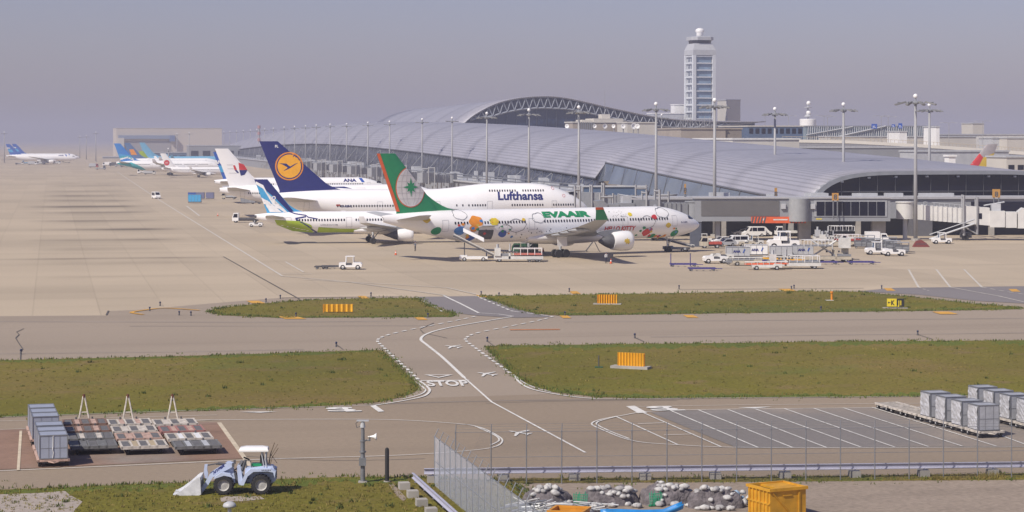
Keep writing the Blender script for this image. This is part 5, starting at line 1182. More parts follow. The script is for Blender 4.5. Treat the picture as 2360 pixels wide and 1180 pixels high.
def stand_sign(px, Y, z0, z1, zb, lab, w_=1.25, rz=0):
    s = thing('stand_sign', lab, 'sign', (PX(px, Y), Y, 0), rz, 'amber stand number signs'); f = MB().box(-w_ / 2, w_ / 2, -.2, .2, z0, z1).build('sign_board', mat('amber_board', (.50, .26, .06), .6), s)
    vs, fs = textpoly('8', 1.4, bold=.04, align='CENTER'); q = MB(); q.add([(x, -.23, z0 + .2 + y) for x, y in vs], fs); q.build('numeral', dgrey, f)
    q = MB(); q.bar((-w_ * .3, 0, zb), (-w_ * .3, 0, z0), .2); q.bar((w_ * .35, 0, zb), (w_ * .35, 0, z0), .2); q.build('post', steel, s)
stand_sign(1925, 423.5, ZZ(462, 423), ZZ(445, 423), 4.3, 'amber numbered sign on two posts in front of the bridge windows')
stand_sign(2296, 434, ZZ(455, 434), ZZ(436, 434), 4.0, 'amber numbered sign above the boarding bridge cab', 1.5)
stand_sign(1788, 440, ZZ(455, 440), ZZ(433, 440), 7, 'narrow amber sign seen edge-on where the arch begins', .5)
stand_sign(1579, 446, ZZ(446, 446), ZZ(424, 446), 7, 'narrow sign on the roof edge behind the slim mast', .35)
ribm = mat('bridge_white', (.64, .63, .61), .5, noise=(.6, .08, 4))
def bridge(lab, loc, rz, Lt, floor0, floor1, m=ribm, near=True, cab=True):
    """boarding bridge: local x runs from the rotunda to the cab"""
    b = thing('boarding_bridge', lab, 'boarding bridge', loc, rz); f = lambda x: floor0 + (floor1 - floor0) * x / (Lt + 10)
    q = MB(); q.cyl((0, 0, floor0 - .1), (0, 0, floor0 + 3.1), 1.75, n=20); q.cyl((0, 0, floor0 + 3.1), (0, 0, floor0 + 3.35), 1.9, n=20); q.build('rotunda', m, b, angle=40)
    MB().cyl((0, 0, 0), (0, 0, floor0 - .1), .45, n=12).build('rotunda_column', lgrey, b)
    def tun(x0, x1, hw, h, nm, rib):
        q = MB(); a, c = f(x0), f(x1)
        q.add([(x, y, z) for x, zb in ((x0, a), (x1, c)) for y, z in ((-hw, zb), (hw, zb), (hw, zb + h), (-hw, zb + h))], [(0, 1, 2, 3), (4, 7, 6, 5), (0, 4, 5, 1), (1, 5, 6, 2), (2, 6, 7, 3), (3, 7, 4, 0)])
        if rib:
            n = int((x1 - x0) / .95)
            for k in range(n + 1):
                x = x0 + .1 + k * (x1 - x0 - .2) / n; zb = f(x); q.box(x - .14, x + .14, -hw - .16, hw + .16, zb + .05, zb + h + .12)
        return q.build(nm, m, b)
    tun(1.6, 3.2, 1.2, 2.9, 'vestibule', False); tun(3.2, Lt, 1.35, 2.9, 'inner_tunnel', True); tun(Lt - .3, Lt + 4.5, 1.65, 3.5, 'outer_tunnel', False)
    q = MB(); x = Lt - .5
    for y in (-1.9, 1.9): q.bar((x, y, 1), (x, y, f(x) + 5.6), .35); q.bar((x + 2.6, y, 1.2), (x + 2.6, y, f(x) + 5.2), .3)
    q.bar((x, -1.9, f(x) + 5.2), (x, 1.9, f(x) + 5.2), .3); q.bar((x, -1.9, 1.1), (x, 1.9, 1.1), .4); q.bar((x + 2.6, -1.9, f(x) + 4.9), (x + 2.6, 1.9, f(x) + 4.9), .3); q.bar((x, -1.9, 2.8), (x + 2.6, -1.9, 1.2), .2)
    q.build('lift_frame', pole_m, b)
    for y in (-1.2, 1.2): q = MB(); q.lathe([(.15, -.25), (.6, -.25), (.65, 0), (.6, .25), (.15, .25)], 'y', (x + .4, y, .65), n=14); q.build('wheel', black, b)
    q = MB(); q.box(x - .6, x + 1.6, -1.0, 1.0, .5, 1.5); q.build('bogie', dgrey, b)
    if cab:
        c0 = Lt + 4.5; zf = f(c0) - .3
        q = MB(); q.box(c0, c0 + 2.9, -1.9, 1.9, zf, zf + 3.2); q.box(c0 + 3.1, c0 + 5.2, -1.8, 1.8, zf - .1, zf + 3.0); q.box(c0 + 2.8, c0 + 3.2, -1.6, 1.6, zf + .1, zf + 2.7); q.build('cab', m, b)
        q = MB(); q.prism([(c0 + 5.4, zf - .2), (c0 + 6.7, zf - .2), (c0 + 7.5, zf + 3.6), (c0 + 6.4, zf + 3.8), (c0 + 5.4, zf + 3.0)], 'y', -1.9, 1.9); q.build('canopy', m, b)
        q = MB(); q.box(c0 + 6.75, c0 + 7.0, -1.7, 1.7, zf, zf + 2.8); q.build('canopy_opening', dgrey, b)
        q = MB(); q.box(Lt + 2.4, Lt + 3.0, -1.70, -1.66, f(Lt + 3) + 1.2, f(Lt + 3) + 2.3); q.build('door_window', dglass, b)
        q = MB(); q.box(c0 + .4, c0 + 2.2, -1.0, 1.0, zf + 3.2, zf + 4.6); q.bar((c0 - 1, 0, zf + 4.2), (c0 + 3, 0, zf + 4.9), .2); q.build('roof_machinery', lgrey, b)
    if near:
        q = MB(); p0 = Vector((Lt + 1.5, -2.2, f(Lt + 1) + .1)); p1 = Vector((Lt - 7.2, -2.2, .25))
        for dy in (-.45, .45): q.bar(p0 + Vector((0, dy, 0)), p1 + Vector((0, dy, 0)), .22); q.bar(p0 + Vector((0, dy, .9)), p1 + Vector((0, dy, .9)), .08)
        for k in range(14): p = p0.lerp(p1, k / 14); q.box(p.x - .15, p.x + .15, p.y - .45, p.y + .45, p.z - .04, p.z + .02)
        q.build('service_stair', lgrey, b)
        q = MB()
        for k in range(9): x = 3.6 + k * 1.0; q.bar((x, -.9, f(x) + 3), (x, -.9, f(x) + 3.6), .07)
        q.bar((3.6, -.9, f(3.6) + 3.6), (11.8, -.9, f(11.8) + 3.6), .07); q.build('roof_rail', lgrey, b)
    return b
bridge('large white ribbed boarding bridge standing free at the right of the apron', (PX(2086, 430), 430, 0), R(-7), 11.8, 4.25, 2.5)
bridge('grey boarding bridge reaching the nose of the green-tailed jet', (PX(1604, 424), 428, 0), R(190), 8, 4.4, 4.6, mgrey, near=False, cab=True)
bridge('grey boarding bridge with white frames beside the jumbo jet nose', (PX(1545, 470), 474, 0), R(184), 15, 4.6, 5.0, mat('bridge_grey', (.30, .31, .33), .5), near=False, cab=False)
q = thing('bridge_canopy', 'long dark grey roofed walkway behind the jumbo jet nose', 'passenger bridge', (PX(1440, 500), 500, 0), R(3)); MB().box(-9.5, 5, 0, 3, ZZ(450, 500), ZZ(431, 500)).build('tunnel_wall', bglass, q); MB().box(-11, 5.3, -.3, 3.3, ZZ(431, 500), ZZ(428, 500)).build('roof', lgrey, q)
MB().box(-1, -.5, 1, 2, 0, ZZ(450, 500)).build('pier', concrete, q); MB().box(3, 3.6, 1, 2, 0, ZZ(450, 500)).build('pier', concrete, q)
q = thing('service_block', 'dark blue-grey service box standing below the nose of the green-tailed jet', 'equipment box', (PX(1604, 402), 402, 0), 0); MB().box(-1.0, 1.0, 0, 2, 0, 4.6).build('housing', mat('slate_box', (.09, .10, .13), .6), q); MB().box(-1.1, 1.1, -.1, 2.1, 4.6, 4.75).build('cap', mgrey, q)
def portal(px0, px1, pyt, pyb, Y, lab):
    x0, x1 = PX(px0, Y), PX(px1, Y); zt, zb = ZZ(pyt, Y), max(ZZ(pyb, Y), 0); o = thing('lift_portal', lab, 'steel frame', ((x0 + x1) / 2, Y, 0), R(6)); h = (x1 - x0) / 2
    q = MB(); q.bar((-h, 0, 0), (-h, 0, zt + .5), .3); q.bar((h, 0, 0), (h, 0, zt + .5), .3); q.build('leg', pole_m, o); q = MB(); q.bar((-h, 0, zt - .3), (h, 0, zt - .3), .32); q.build('crossbeam', pole_m, o)
for a in ((1383, 1413, 451, 472, 450, 'white steel lift frame right of the jumbo jet nose'), (1465, 1490, 431, 452, 470, 'taller white lift frame behind the green-tailed jet'), (1509, 1541, 447, 470, 440, 'white lift frame nearest the slim mast'), (1325, 1337, 434, 470, 445, 'slim white frame crossing the jumbo jet nose')): portal(*a)
# a row of smaller bridges along the wing, seen far away
for k in range(9):
    t = 330 + k * 62; p = WC + U * t + V * (-47)
    bridge(f'distant grey boarding bridge, {ORD[k]} beyond the jumbo jet along the wing', p, TH + R(205), 9, 4.4, 4.6, mat('bridge_grey', (.30, .31, .33), .5), near=False, cab=False)

# ================================================================ vehicles
WCACHE = {}
def wheel(root, x, y, r, w_=.22, hub=lgrey):
    k = (round(r, 2), round(w_, 2), hub.name)
    if k not in WCACHE:
        q = MB(); q.lathe([(r * .5, -w_ / 2), (r * .9, -w_ / 2), (r, -w_ * .3), (r, w_ * .3), (r * .9, w_ / 2), (r * .5, w_ / 2)], 'y', (0, 0, 0), n=14, m=0, caps=False); q.lathe([(.02, -w_ * .35), (r * .52, -w_ * .32), (r * .52, w_ * .32), (.02, w_ * .35)], 'y', (0, 0, 0), n=12, m=1)
        o = q.build('wheel', [black, hub], root, angle=40); WCACHE[k] = o.data
    else: o = bpy.data.objects.new('wheel', WCACHE[k]); COL.objects.link(o); o.parent = root
    o.location = (x, y, r); return o
def at(px, py): v = G(px, py); return (v.x, v.y, 0)
def van(lab, px, py, rz, body=white, L=4.5, h=1.95, kind='van'):
    o = thing('van' if kind == 'van' else 'car', lab, kind, at(px, py), rz, 'parked vans and cars' if kind else None); w_ = .84; z0 = .32
    if kind == 'van': P = [(-L / 2, z0), (L / 2, z0), (L / 2 + .05, .75), (L / 2 - .55, 1.08), (L / 2 - 1.25, h - .1), (L / 2 - 1.6, h), (-L / 2 + .15, h), (-L / 2, h - .25)]
    else: P = [(-L / 2, z0), (L / 2, z0), (L / 2, .7), (L / 2 - 1.1, .95), (L / 2 - 1.8, 1.42), (-L / 2 + .9, 1.45), (-L / 2 + .1, .95)]
    MB().prism(P, 'y', -w_, w_).build('body', body, o)
    q = MB()
    for s in (-1, 1):
        if kind == 'van':
            for a, b in ((L / 2 - 1.75, L / 2 - 1.2), (-.5, L / 2 - 1.85), (-L / 2 + .3, -.6)): q.prism([(a, 1.12), (b, 1.12), (b - (.32 if b > L / 2 - 1.3 else 0), h - .2), (a, h - .2)], 'y', s * (w_ + .005), s * (w_ + .012))
        else: q.prism([(-L / 2 + .7, .95), (L / 2 - 1.3, .95), (L / 2 - 1.85, 1.35), (-L / 2 + 1.1, 1.36)], 'y', s * (w_ + .005), s * (w_ + .012))
    q.build('side_window', dglass, o)
    q = MB(); a = (L / 2 - .62, 1.13) if kind == 'van' else (L / 2 - 1.15, .97); b = (L / 2 - 1.22, h - .15) if kind == 'van' else (L / 2 - 1.78, 1.40)
    q.add([(a[0] + .02, -w_ * .9, a[1] + .02), (a[0] + .02, w_ * .9, a[1] + .02), (b[0] + .03, w_ * .86, b[1] + .02), (b[0] + .03, -w_ * .86, b[1] + .02)], [(0, 1, 2, 3)]); q.build('windscreen', dglass, o)
    for x in (-L / 2 + .85, L / 2 - .85):
        for s in (-1, 1): wheel(o, x, s * (w_ - .08), .33)
    for s in (-1, 1): MB().box(L / 2 + .0, L / 2 + .06, s * .6 - .15, s * .6 + .15, .62, .82).build('headlight', lgrey, o)
    return o
def tug(lab, px, py, rz, body=white, cab=True, big=1., cat='tow tractor', name='baggage_tractor'):
    o = thing(name, lab, cat, at(px, py), rz, None); o.scale = (big, big, big)
    MB().prism([(-1.5, .35), (1.5, .35), (1.55, .75), (1.35, .95), (.35, 1.0), (.25, .6), (-.55, .6), (-.6, .95), (-1.5, .9)], 'y', -.72, .72).build('body', body, o)
    MB().box(-.5, .1, -.55, .55, .6, .85).build('seat', dgrey, o)
    if cab:
        MB().box(-.65, .55, -.70, .70, 1.72, 1.80).build('cab_roof', body, o)
        q = MB()
        for x, y in ((-.6, -.66), (-.6, .66), (.42, -.66), (.42, .66)): q.bar((x, y, .9), (x * .95, y, 1.74), .08)
        q.build('cab_post', body, o); q = MB(); q.add([(.47, -.62, 1.0), (.47, .62, 1.0), (.42, .6, 1.7), (.42, -.6, 1.7)], [(0, 1, 2, 3)]); q.build('windscreen', bglass, o)
    else: q = MB(); q.bar((.3, 0, .9), (.1, 0, 1.2), .05); q.lathe([(.2, 0), (.22, .03), (.2, .05)], 'z', (.08, 0, 1.2), n=10); q.build('steering_wheel', dgrey, o)
    for x in (-1.0, 1.0):
        for s in (-1, 1): wheel(o, x, s * .62, .34)
    q = MB(); q.box(-1.75, -1.5, -.1, .1, .4, .52); q.build('hitch', dgrey, o); return o
def truck(lab, px, py, rz, cabm=white, bed='flat', bedm=lgrey, L=5.2, name='truck', cat='truck', h=2.1, load=None):
    o = thing(name, lab, cat, at(px, py), rz, None); w_ = .95
    MB().prism([(L / 2 - 1.5, .45), (L / 2, .45), (L / 2 + .02, 1.2), (L / 2 - .35, h), (L / 2 - 1.5, h)], 'y', -w_, w_).build('cab', cabm, o)
    q = MB()
    for s in (-1, 1): q.prism([(L / 2 - 1.3, 1.25), (L / 2 - .2, 1.25), (L / 2 - .45, h - .2), (L / 2 - 1.3, h - .2)], 'y', s * (w_ + .005), s * (w_ + .015))
    q.add([(L / 2 + .03, -.8, 1.25), (L / 2 + .03, .8, 1.25), (L / 2 - .3, .78, h - .1), (L / 2 - .3, -.78, h - .1)], [(0, 1, 2, 3)]); q.build('cab_window', dglass, o)
    MB().box(-L / 2, L / 2 - 1.4, -.4, .4, .45, .75).build('chassis', dgrey, o)
    if bed == 'flat': q = MB(); q.box(-L / 2, L / 2 - 1.6, -w_, w_, .75, .88); q.box(-L / 2, L / 2 - 1.6, -w_, -w_ + .05, .88, 1.2); q.box(-L / 2, L / 2 - 1.6, w_ - .05, w_, .88, 1.2); q.box(-L / 2, -L / 2 + .05, -w_, w_, .88, 1.2); q.build('flatbed', bedm, o)
    elif bed == 'box': MB().box(-L / 2, L / 2 - 1.6, -w_ - .05, w_ + .05, .75, h + .35).build('cargo_box', bedm, o)
    elif bed == 'tank': q = MB(); q.lathe([(.2, -L / 2), (.75, -L / 2 + .15), (.8, 0), (.75, L / 2 - 1.75), (.2, L / 2 - 1.65)], 'x', (0, 0, 1.45), n=16); q.build('tank', bedm, o, angle=40)
    for x in (-L / 2 + .9, L / 2 - .8):
        for s in (-1, 1): wheel(o, x, s * (w_ - .12), .40)
    return o
def dolly(lab, px, py, rz, m=purple, L=3.0, W=1.6, group='low flat dollies', z=.42, load=None, cage=False):
    o = thing('flat_dolly', lab, 'dolly', at(px, py), rz, group)
    q = MB(); q.box(-L / 2, L / 2, -W / 2, -W / 2 + .12, z - .12, z + .06); q.box(-L / 2, L / 2, W / 2 - .12, W / 2, z - .12, z + .06)
    for k in range(5): x = -L / 2 + k * (L - .12) / 4; q.box(x, x + .12, -W / 2, W / 2, z - .1, z + .02)
    q.build('deck_frame', m, o); q = MB(); q.bar((L / 2, 0, z - .1), (L / 2 + 1.0, 0, .3), .08); q.build('tow_bar', m, o)
    for x in (-L / 2 + .4, L / 2 - .4):
        for s in (-1, 1): wheel(o, x, s * (W / 2 - .12), .18, .12)
    if cage:
        q = MB()
        for x in (-L / 2 + .05, 0, L / 2 - .05):
            for y in (-W / 2, W / 2): q.bar((x, y, z), (x, y, z + 1.5), .06)
        for zz_ in (z + .5, z + 1.0, z + 1.5):
            for y in (-W / 2, W / 2): q.bar((-L / 2, y, zz_), (L / 2, y, zz_), .05)
            for x in (-L / 2, L / 2): q.bar((x, -W / 2, zz_), (x, W / 2, zz_), .05)
        q.build('cage', steel, o); MB().box(-L / 2, L / 2, -W / 2, W / 2, z + 1.5, z + 1.56).build('cage_roof', lgrey, o)
        MB().box(-L / 2 + .1, L / 2 - .1, -W / 2 + .15, W / 2 - .15, z + .03, z + .9).build('curtain', mgrey, o)
    return o
def belt_loader(lab, px, py, rz, m=offwhite, belt=dgrey, up=.9, canopy=None):
    o = thing('belt_loader', lab, 'belt loader', at(px, py), rz, None)
    MB().prism([(-2.2, .4), (2.4, .4), (2.4, .95), (1.2, 1.0), (1.1, .8), (-2.2, .8)], 'y', -.85, .85).build('body', m, o)
    q = MB(); q.add([(x, y, z) for x, z in ((-3.2, .8), (3.4, .8 + up * 2.4)) for y, dz in ((-.45, 0), (.45, 0))] + [(x, y, z + .2) for x, z in ((-3.2, .8), (3.4, .8 + up * 2.4)) for y in (-.45, .45)], [(0, 1, 3, 2), (4, 6, 7, 5), (0, 4, 5, 1), (2, 3, 7, 6), (0, 2, 6, 4), (1, 5, 7, 3)]); q.build('conveyor', belt, o)
    q = MB()
    for y in (-.5, .5): q.bar((-3.2, y, 1.2), (3.4, y, 1.2 + up * 2.4), .07)
    for k in range(8): x = -3.1 + k * .9; z = .8 + (x + 3.2) / 6.6 * up * 2.4; q.bar((x, -.5, z), (x, -.5, z + .4), .05)
    q.build('side_rail', offwhite, o); q = MB(); q.bar((1.6, 0, .9), (1.6, 0, .9 + up * 1.6), .12); q.build('lift_arm', dgrey, o)
    for x in (-1.5, 1.6):
        for s in (-1, 1): wheel(o, x, s * .75, .36)
    if canopy: q = MB(); a = up * 2.4 / 6.6; q.add([(x, y, 1.0 + (x + 3.2) * a + 1.4) for x in (-1.6, 1.8) for y in (-.75, .75)] + [(x, y, 1.0 + (x + 3.2) * a + 2.0) for x in (-1.6, 1.8) for y in (-.5, .5)], [(0, 1, 3, 2), (4, 6, 7, 5), (0, 4, 5, 1), (2, 3, 7, 6), (0, 2, 6, 4), (1, 5, 7, 3)]); q.build('canopy', canopy, o)
    return o
def container_loader(lab, px, py, rz, m=offwhite, deck=dred, hgt=1.1, front=None):
    o = thing('container_loader', lab, 'cargo loader', at(px, py), rz, None)
    MB().box(-4, 4, -1.3, 1.3, .45, .95).build('chassis', m, o); MB().box(-.8, 3.9, -1.2, 1.2, hgt, hgt + .2).build('main_deck', deck, o); MB().box(-3.9, -1.2, -1.25, 1.25, 1.0, 1.3).build('front_deck', mgrey, o)
    q = MB()
    for y in (-1.25, 1.25):
        for k in range(5): q.bar((-.8 + k * 1.15, y, hgt), (-.8 + k * 1.15, y, hgt + 1.0), .07)
        q.bar((-.8, y, hgt + 1.0), (3.8, y, hgt + 1.0), .07)
    q.build('guard_rail', white, o)
    q = MB(); q.box(-3.9, -2.9, -1.5, -.6, 1.0, 2.3); q.box(-1.6, -1.3, -1.3, 1.3, .5, 2.0); q.build('operator_cab', front or m, o)
    q = MB(); q.bar((-3.4, -1.1, 2.3), (-3.4, -1.1, 2.9), .3); q.bar((-1.4, -1.2, 2.0), (-1.4, -1.2, 3.0), .15); q.build('lift_post', lgrey, o); q = MB()
    for k in range(5): q.box(-2.6 + k * .5, -2.3 + k * .5, -1.32, -1.28, 1.5, 1.8)
    q.build('roller', dgrey, o)
    for x in (-3.1, 3.0):
        for s in (-1, 1): wheel(o, x, s * 1.15, .38)
    return o
def uld(lab, px, py, rz, m=lgrey, L=3.0, W=1.6, h=1.5, z=.5, group=None, mark=None, name='cargo_container'):
    o = thing(name, lab, 'container', at(px, py), rz, group); q = MB(); q.prism([(-L / 2 + .3, z), (L / 2 - .0, z), (L / 2, z + h), (-L / 2, z + h), (-L / 2, z + .5)], 'y', -W / 2, W / 2); b = q.build('shell', m, o)
    q = MB()
    for x in (-L / 2, -L / 4, 0, L / 4, L / 2 - .05): q.box(x, x + .05, -W / 2 - .03, -W / 2 - .01, z + .03, z + h - .03)
    q.box(-L / 2, L / 2, -W / 2 - .035, -W / 2 - .012, z + h - .08, z + h); q.build('edge_trim', steel, o)
    q = MB(); q.box(-L / 2, L / 2, -W / 2, W / 2, .3, z); q.build('base', dgrey, o)
    if mark:
        vs, fs = textpoly(mark, .55, bold=.03); q = MB(); q.add([(x - .8, -W / 2 - .045, z + .55 + y) for x, y in vs], fs); q.build('lettering', navy, o); q = MB(); q.prism([(.75, z + .5), (.95, z + .5), (1.2, z + 1.1), (1.0, z + 1.1)], 'y', -W / 2 - .05, -W / 2 - .042); q.build('slash_mark', blue, o)
    return o
LFT, RGT = R(180), 0
van('white minibus in the back row behind the fixed bridge pillar', 1692, 541, R(188), L=4.8, h=2.1)
van('silver car between the two white minibuses', 1712, 543, R(190), body=lgrey, kind='car')
van('white van parked facing left beside the yellow frame', 1737, 545, R(190), L=4.7, h=2.05)
van('short white van nose right behind the folded loader', 1757, 544, R(10), L=3.6, h=1.9)
van('white van in the second row with tall side windows', 1697, 566, R(190), L=4.5, h=1.95)
van('white car half hidden left of the second-row van', 1664, 563, R(200), kind='car', L=4.1)
van('grey-blue car between the slim pillar and the second-row van', 1672, 568, R(200), kind='car', L=3.9, body=lgrey)
van('white car behind the jet nose near the slim pillar', 1612, 541, R(200), kind='car', L=3.8)
truck('white pickup truck with long flat bed beside the big pier', 1818, 545, R(184), L=5.6, bedm=offwhite)
tug('white and orange baggage tractor behind the long cargo boxes', 1738, 566, R(186), body=offwhite, big=1.1)
tug('white tractor with orange seat beside the second-row van', 1722, 568, R(4), body=beige, cab=False)
o = tug('large white aircraft tow tractor with glazed cab', 1805, 575, R(182), body=white, big=1.85, name='aircraft_tug')
MB().box(-.3, .85, -.66, .66, .9, 1.3).build('cab_body', white, o); q = MB(); q.box(-.35, .4, -.71, -.67, 1.25, 1.65); q.build('cab_window', bglass, o)
uld('long white cargo box with slanted mark, left of the row', 1700, 596, 0, m=lgrey, L=4.0, mark='ANA', h=1.5); uld('white cargo box with slanted mark, middle of the row', 1742, 592, 0, m=white, L=3.9, mark='ANA', h=1.6); uld('grey cargo box behind the yellow frame', 1799, 594, 0, m=lgrey, L=3.8, h=1.5); uld('grey cargo box right end of the row with slanted mark', 1849, 592, 0, m=lgrey, L=3.6, h=1.5, mark='ANA')
tug('white open tractor at the left end of the loading gear', 1648, 607, R(186), body=white, cab=False, big=1.25)
tug('white tractor half hidden behind the open tractor', 1664, 601, R(186), body=offwhite, cab=False, big=1.2)
belt_loader('low tan conveyor loader lying folded among the dollies', 1720, 612, 0, m=beige, belt=mgrey, up=.05)
belt_loader('orange and white flat loader nearest the apron line', 1765, 622, 0, m=offwhite, belt=redor, up=.03)
belt_loader('yellow framed conveyor loader in front of the grey cargo boxes', 1808, 613, R(180), m=gold, belt=oyellow, up=.15)
container_loader('low white and grey loader deck at the end of the yellow conveyor', 1830, 619, 0, m=offwhite, deck=mgrey, hgt=1.0)
for i, (px, py, m) in enumerate(((1575, 614, purple), (1618, 624, purple), (1735, 606, purple), (1700, 609, mgrey), (1770, 604, mgrey), (1842, 604, mgrey), (1900, 609, purple), (1873, 603, mgrey), (1940, 602, mgrey), (1985, 609, purple))):
    dolly(f'low {"violet blue" if m is purple else "grey"} flat dolly, {ORD[i]} along the loading area', px, py, R(1), m, L=4.2 if m is purple else 3.8, W=2.0)
for px, py in ((1546, 606), (1591, 606)): o = thing('tow_pole', 'thin upright tow bar at the ' + ('left end of the first' if px < 1560 else 'start of the second') + ' violet dolly', 'tow bar', at(px, py + 8)); MB().bar((0, 0, 0), (0, 0, 1.9), .1).build('bar', purple, o); MB().box(-.1, .1, -.05, .05, 1.9, 2.05).build('handle', dgrey, o)
o = container_loader('tall beige cargo loader with raised front platform', 1903, 604, R(184), m=beige, deck=mgrey, hgt=2.6, front=beige); q = MB(); q.bar((-2, -1.2, .9), (2, -1.2, 3.4), .2); q.bar((-2, -1.2, 3.4), (2, -1.2, .9), .2); q.box(-3.9, -2.3, -1.0, 1.0, 2.3, 3.9); q.build('scissor_lift', offwhite, o)
container_loader('beige and grey loader with cab under the bridge windows', 1935, 568, R(2), m=beige, deck=dred, hgt=1.2, front=offwhite); container_loader('dark-topped cargo loader behind the beige loader', 1922, 556, R(2), m=offwhite, deck=dgrey, hgt=2.0, front=lgrey)
truck('small white truck right of the beige loader', 1958, 566, R(184), L=4, bed='flat', bedm=dred)
for i, (px, py) in enumerate(((1985, 572), (2012, 574), (2035, 577), (2058, 580), (2078, 584))): dolly(f'caged baggage cart, {ORD[i]} of the line behind the white tractors', px, py, R(-8), m=dgrey, L=2.6, W=1.5, cage=True, group='caged baggage carts')
for i, (px, py) in enumerate(((2000, 566), (2050, 571))): dolly(f'caged baggage cart in the rear line, {ORD[i]} from the left', px, py, R(-8), m=dgrey, L=2.6, W=1.5, cage=True, group='caged baggage carts')
tug('white cab tractor coupled to the caged baggage carts', 2020, 587, R(184), big=1.25); tug('white open baggage tractor in front of the carts', 2060, 590, R(184), big=1.2, cab=False)
truck('white box van under the gate building behind the carts', 2020, 562, R(2), L=4.2, bed='box', bedm=white, h=2.0)
tug('small white tractor parked under the boarding bridge', 2170, 562, R(180), big=1.2)
o = thing('barrier_block', 'dark red slanted barrier block beside the boarding bridge rotunda', 'barrier', at(2122, 569)); MB().prism([(-1.5, 0), (1.6, 0), (1.0, .7), (.1, 1.3), (-.8, 1.1), (-1.2, .5)], 'y', -.6, .6).build('block', mat('brick_red', (.20, .045, .04), .7), o); MB().box(-1.0, 1.0, -.62, .62, .5, .62).build('band', dgrey, o)
# under and beside the green-tailed jet
belt_loader('white belt loader with canopy raised to the rear cargo door', 1093, 602, R(180), m=white, belt=dgrey, up=1.35, canopy=white)
container_loader('white cargo loader with red deck beneath the green-tailed jet', 1195, 603, RGT, m=offwhite, deck=mat('salmon_deck', (.55, .16, .12), .7), hgt=1.15)
truck('dark green service truck under the belly of the green-tailed jet', 1210, 585, R(180), cabm=dgreen, bed='box', bedm=dgreen, L=4.6, h=1.8)
dolly('loaded dark dolly in line behind the red-decked loader', 1232, 604, 0, dgrey, L=2.4)
tug('white tractor pulling an empty black dolly across the open apron', 808, 621, RGT, big=1.15); dolly('empty black dolly behind the lone white tractor', 767, 619, 0, dgrey, L=3.6, W=1.8); dolly('second empty black dolly at the tail of the lone tractor', 742, 620, 0, dgrey, L=2.2, W=1.8)
o = thing('ground_stair', 'small steel steps standing under the engine of the green-tailed jet', 'steps', at(1365, 580)); q = MB(); q.bar((-1.2, 0, 0), (.3, 0, 2.0), .12); q.bar((-1.2, .8, 0), (.3, .8, 2.0), .12); q.bar((.3, 0, 2), (1.3, 0, 0), .1); q.bar((.3, .8, 2), (1.3, .8, 0), .1); q.build('frame', dgrey, o); q = MB()
for k in range(6): x = -1.1 + k * .25; q.box(x, x + .22, 0, .8, .15 + k * .32, .19 + k * .32)
q.build('tread', lgrey, o)
belt_loader('small grey stairs unit beside the nose wheel of the green-tailed jet', 1560, 580, R(150), m=mgrey, belt=dgrey, up=.6)
truck('brown-grey equipment cart right of the jet nose', 1638, 572, R(180), cabm=beige, bed='flat', bedm=dred, L=4)
tug('white tractor behind the nose of the green-tailed jet', 1622, 560, R(180), body=offwhite)
# left and far apron
van('white van driving alone on the taxi lane', 360, 458, R(-62), L=4.6, h=2.3)
uld('bright blue cargo container at the front of its cluster', 449, 469, 0, m=sblue, L=4.0, h=2.2, z=.6)
for i, px in enumerate((443, 462, 484)): uld(f'blue-grey cargo container behind the bright blue one, {ORD[i]} from the left', px, 460, 0, m=mat('container_violet', (.16, .17, .30), .6) if i else blue, L=2.6, h=1.9)
truck('low pale flat truck by the tail of the kite-finned airliner', 528, 459, R(180), bedm=lgrey, cabm=beige); uld('grey cargo container behind the small airliner tail', 572, 470, 0, m=mgrey, L=4.5, h=2.0); tug('dark tractor hidden beside the grey container', 590, 470, 0, body=dgrey)
truck('white flat truck half hidden behind the lime-bellied jet tail', 566, 513, R(180), L=6.2, bedm=dgrey, h=2.3); tug('white low tractor just below the lime-bellied jet tail', 590, 523, R(180), cab=False)
for i, (px, py, m) in enumerate(((232, 391, mgrey), (247, 382, white), (216, 386, dred), (330, 400, white), (345, 402, offwhite), (262, 383, dgrey), (275, 384, dgrey), (288, 385, dgrey), (300, 385, dgrey), (60, 378, sblue), (75, 380, white), (95, 379, lgrey), (45, 379, offwhite), (110, 377, mgrey), (130, 378, white), (152, 376, beige))):
    truck(f'tiny distant apron vehicle, {ORD[i]} of the far group', px, py, R(180 if i % 2 else 0), cabm=m, bed='box' if i % 3 else 'flat', bedm=m if i % 2 else lgrey, h=2.5, L=6.5)
for i, (px, py) in enumerate(((1408, 604), (912, 584), (1252, 577), (502, 494))):
    o = thing('traffic_cone', ('orange cone beside the standing worker', 'orange cone on the apron behind the lone tractor', 'orange cone left of the main wheels of the green-tailed jet', 'orange cone near the white truck on the open apron')[i], 'traffic cone', at(px, py + 4)); MB().cyl((0, 0, .04), (0, 0, .8), .2, .04, n=10).build('cone', redor, o); MB().box(-.25, .25, -.25, .25, 0, .05).build('base', dgrey, o); MB().cyl((0, 0, .42), (0, 0, .58), .125, .09, n=10).build('reflective_band', white, o)

